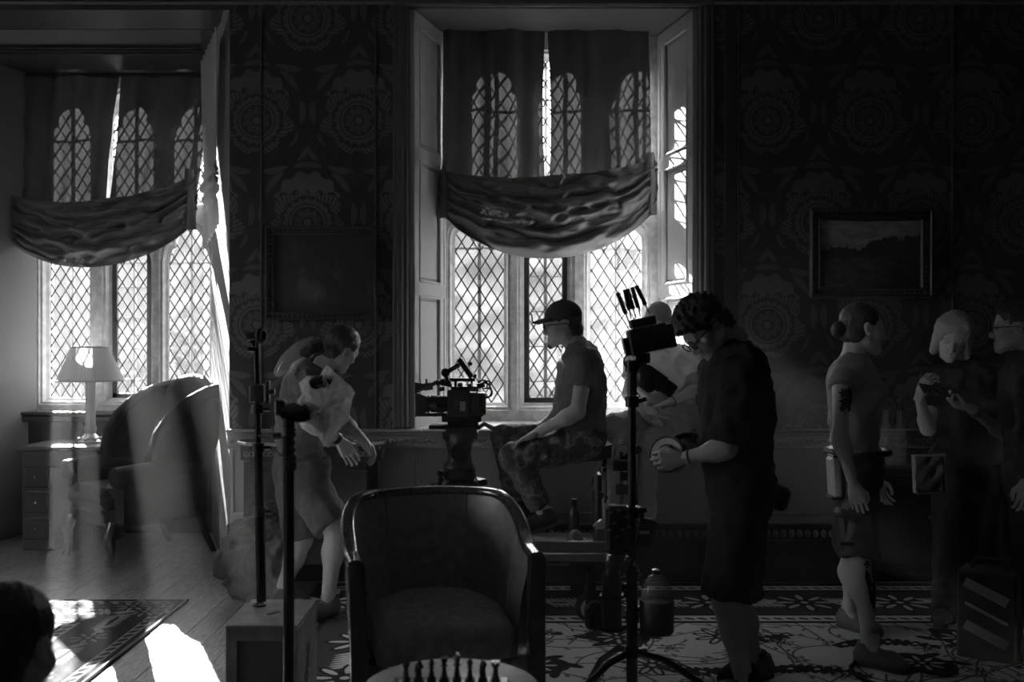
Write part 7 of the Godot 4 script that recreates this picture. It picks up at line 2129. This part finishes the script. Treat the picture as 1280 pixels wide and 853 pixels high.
	var film := func(u: float, v: float) -> Vector3:
		var q := P(lerpf(1145, 1178, u), lerpf(571, 614, v), d - 0.222)
		q.z += 0.012 * sin(u * 9.0 + v * 4.0) * sin(v * 7.0 + u * 2.0)
		return q
	part(pc, "clear_front", M.new().surf(24, 28, film), mt("pouch film", 0.18, 0.12, {"coat": 1.0, "spec": 1.0}))
	part(pc, "strap", M.new().bar(P(1160, 569, d - 0.19), P(1180, 540, d - 0.17), 0.02, 0.005), blk)

	# the man in spectacles at the edge of the picture
	d = 4.85
	J = {
		"neck": P(1282, 446, d), "chest": P(1290, 495, d), "pelvis": P(1290, 596, d), "head": P(1268, 410, d), "hb": face_axes(Vector3(-1, -0.05, -0.35), Vector3(0, 1, 0)),
		"shL": P(1286, 474, d - 0.2), "elL": P(1288, 545, d - 0.22), "wrL": P(1286, 598, d - 0.22), "shR": P(1290, 474, d + 0.2), "elR": P(1290, 545, d + 0.22), "wrR": P(1292, 600, d + 0.24),
		"hipL": P(1290, 612, d - 0.09), "knL": P(1288, 706, d - 0.1), "anL": P(1290, 788, d - 0.1), "hipR": P(1292, 612, d + 0.09), "knR": P(1292, 704, d + 0.12), "anR": P(1300, 780, d + 0.12),
		"toeL": P(1272, 804, d - 0.16), "toeR": P(1282, 796, d + 0.06),
		"handL": [Vector3(-0.15, -1, 0.0), Vector3(0.2, 0, -1), "relaxed"], "handR": [Vector3(-0.1, -1, 0.0), Vector3(0, 0, 1), "relaxed"], "calfL": Vector3(1, 0, 0), "calfR": Vector3(1, 0, 0)}
	p = thing("person", "person in spectacles and dark clothes half hidden at the right edge", "person", Vector3(P(1290, 0, d).x, 0, -d))
	body(p, J, skin)
	shirt(p, J, blackt, 1.0, 1.0, 0.06, 0.02, "jacket")
	trousers(p, J, mt("black trousers", 0.006, 0.85), 1.0, 0.98, 0.08)
	hair(p, J, "short", darkhair)
	spectacles(p, J, frame)
	for q: Array in [["anL"], ["anR"]]:
		var a: Vector3 = J[q[0]]
		shoe(p, Vector3(a.x, 0.014, a.z), Vector3(-1, 0, 0.3), Vector3.UP, dshoe, dsole, dshoe)

	# the man sitting low in the near corner, seen from behind
	d = 1.85
	var N := Vector3(-0.965, 0.8, -1.86)
	J = {
		"neck": N, "chest": N + Vector3(-0.01, -0.17, 0.02), "pelvis": N + Vector3(-0.02, -0.56, 0.08), "head": N + Vector3(0.005, 0.12, -0.035), "hb": face_axes(Vector3(0.06, -0.25, -1), Vector3(0, 1, -0.2)),
		"shL": N + Vector3(-0.2, -0.07, 0.03), "elL": N + Vector3(-0.26, -0.34, -0.05), "wrL": N + Vector3(-0.12, -0.44, -0.26), "shR": N + Vector3(0.18, -0.08, 0.0), "elR": N + Vector3(0.22, -0.36, -0.06), "wrR": N + Vector3(0.04, -0.46, -0.26),
		"hipL": N + Vector3(-0.12, -0.58, 0.04), "knL": N + Vector3(-0.2, -0.48, -0.38), "anL": N + Vector3(-0.18, -0.8, -0.42), "hipR": N + Vector3(0.08, -0.58, 0.02), "knR": N + Vector3(0.1, -0.48, -0.4), "anR": N + Vector3(0.06, -0.8, -0.44),
		"toeL": N + Vector3(-0.16, -0.83, -0.56), "toeR": N + Vector3(0.08, -0.83, -0.58),
		"handL": [Vector3(0.6, -0.1, -0.8), Vector3(0, -1, -0.1), "rest"], "handR": [Vector3(-0.6, -0.1, -0.8), Vector3(0, -1, -0.1), "rest"], "calfL": Vector3(0, 0, 1), "calfR": Vector3(0, 0, 1)}
	p = thing("person", "dark-haired person seen from behind, sitting low in the near bottom corner", "person", N + Vector3(0, -0.86, 0))
	body(p, J, skin)
	shirt(p, J, mt("dark jacket", 0.015, 0.85), 1.05, 1.0, 0.08, 0.018, "jacket")
	trousers(p, J, mt("black trousers", 0.006, 0.85), 1.0, 0.96, 0.08)
	hair(p, J, "short", darkhair)
	part(p, "collar", M.new().tube(pv([N + Vector3(-0.075, 0.015, 0.0), N + Vector3(-0.05, 0.025, 0.055), N + Vector3(0.0, 0.03, 0.07), N + Vector3(0.05, 0.02, 0.05), N + Vector3(0.078, 0.005, -0.01)]), 0.02, 8), mt("shirt collar", 0.08, 0.8))
	shoe(p, Vector3(J.anL.x, 0.002, J.anL.z), Vector3(0.1, 0, -1), Vector3.UP, dshoe, dsole, dshoe)
	shoe(p, Vector3(J.anR.x, 0.002, J.anR.z), Vector3(0.1, 0, -1), Vector3.UP, dshoe, dsole, dshoe)
	var sto := thing("low_stool", "low wooden stool under the person sitting in the near corner", "stool", N + Vector3(-0.02, -0.86, 0.08))
	part(sto, "seat", M.new().box(N + Vector3(-0.02, -0.72, 0.08), Vector3(0.36, 0.04, 0.34), Basis(), 0.01), mt("stool wood", 0.1, 0.5))
	for q: Array in [[-1, -1], [1, -1], [1, 1], [-1, 1]]:
		part(sto, "leg", M.new().cyl(N + Vector3(-0.02 + q[0] * 0.13, -0.74, 0.08 + q[1] * 0.12), N + Vector3(-0.02 + q[0] * 0.15, -0.86, 0.08 + q[1] * 0.14), 0.018, 8), mt("stool wood", 0.1, 0.5))

func haze() -> void:
	var f := FogVolume.new()
	f.name = "haze"
	f.shape = RenderingServer.FOG_VOLUME_SHAPE_BOX
	f.size = Vector3(11.1, 3.92, 11.0)
	f.position = Vector3(0, 1.97, -2.65)
	var m := FogMaterial.new()
	m.density = 0.0082
	m.albedo = Color(1, 1, 1)
	f.material = m
	f.set_meta("kind", "stuff")
	f.set_meta("label", "thin haze of dust hanging in the room that shows the sunbeams")
	f.set_meta("category", "haze")
	add_child(f)

func _ready() -> void:
	rng.seed = 4711
	light_setup()
	structure()
	haze()
	outside()
	blind("heavy balloon blind gathered over the middle window", 6.74, [554, 812, 38], [553, 815, 222], [0.5], [552, 214, 266], [817, 198, 262], 20, 62, 4.0)
	blind("heavy balloon blind gathered over the bay window", 7.74, [17, 268, 96], [14, 243, 238], [0.53], [12, 240, 296], [246, 218, 280], 26, 48, 3.5)
	drapes()
	var big := rug_image(1250, 960, 5, 210, 235, 55)
	rug("large carpet with a dark banded border under the crew and the tub armchair", -1.2, 4.0, -6.16, -2.16, big, 0.9)
	rug("patterned carpet with a dark border at the near end of the bay", -4.7, -1.88, -5.77, -1.9, rug_image(620, 850, 9, 110, 190, 50), 0.45)
	wing_chair()
	desk_and_lamp()
	side_furniture()
	tub_chair()
	chess_table()
	gear()
	crew()
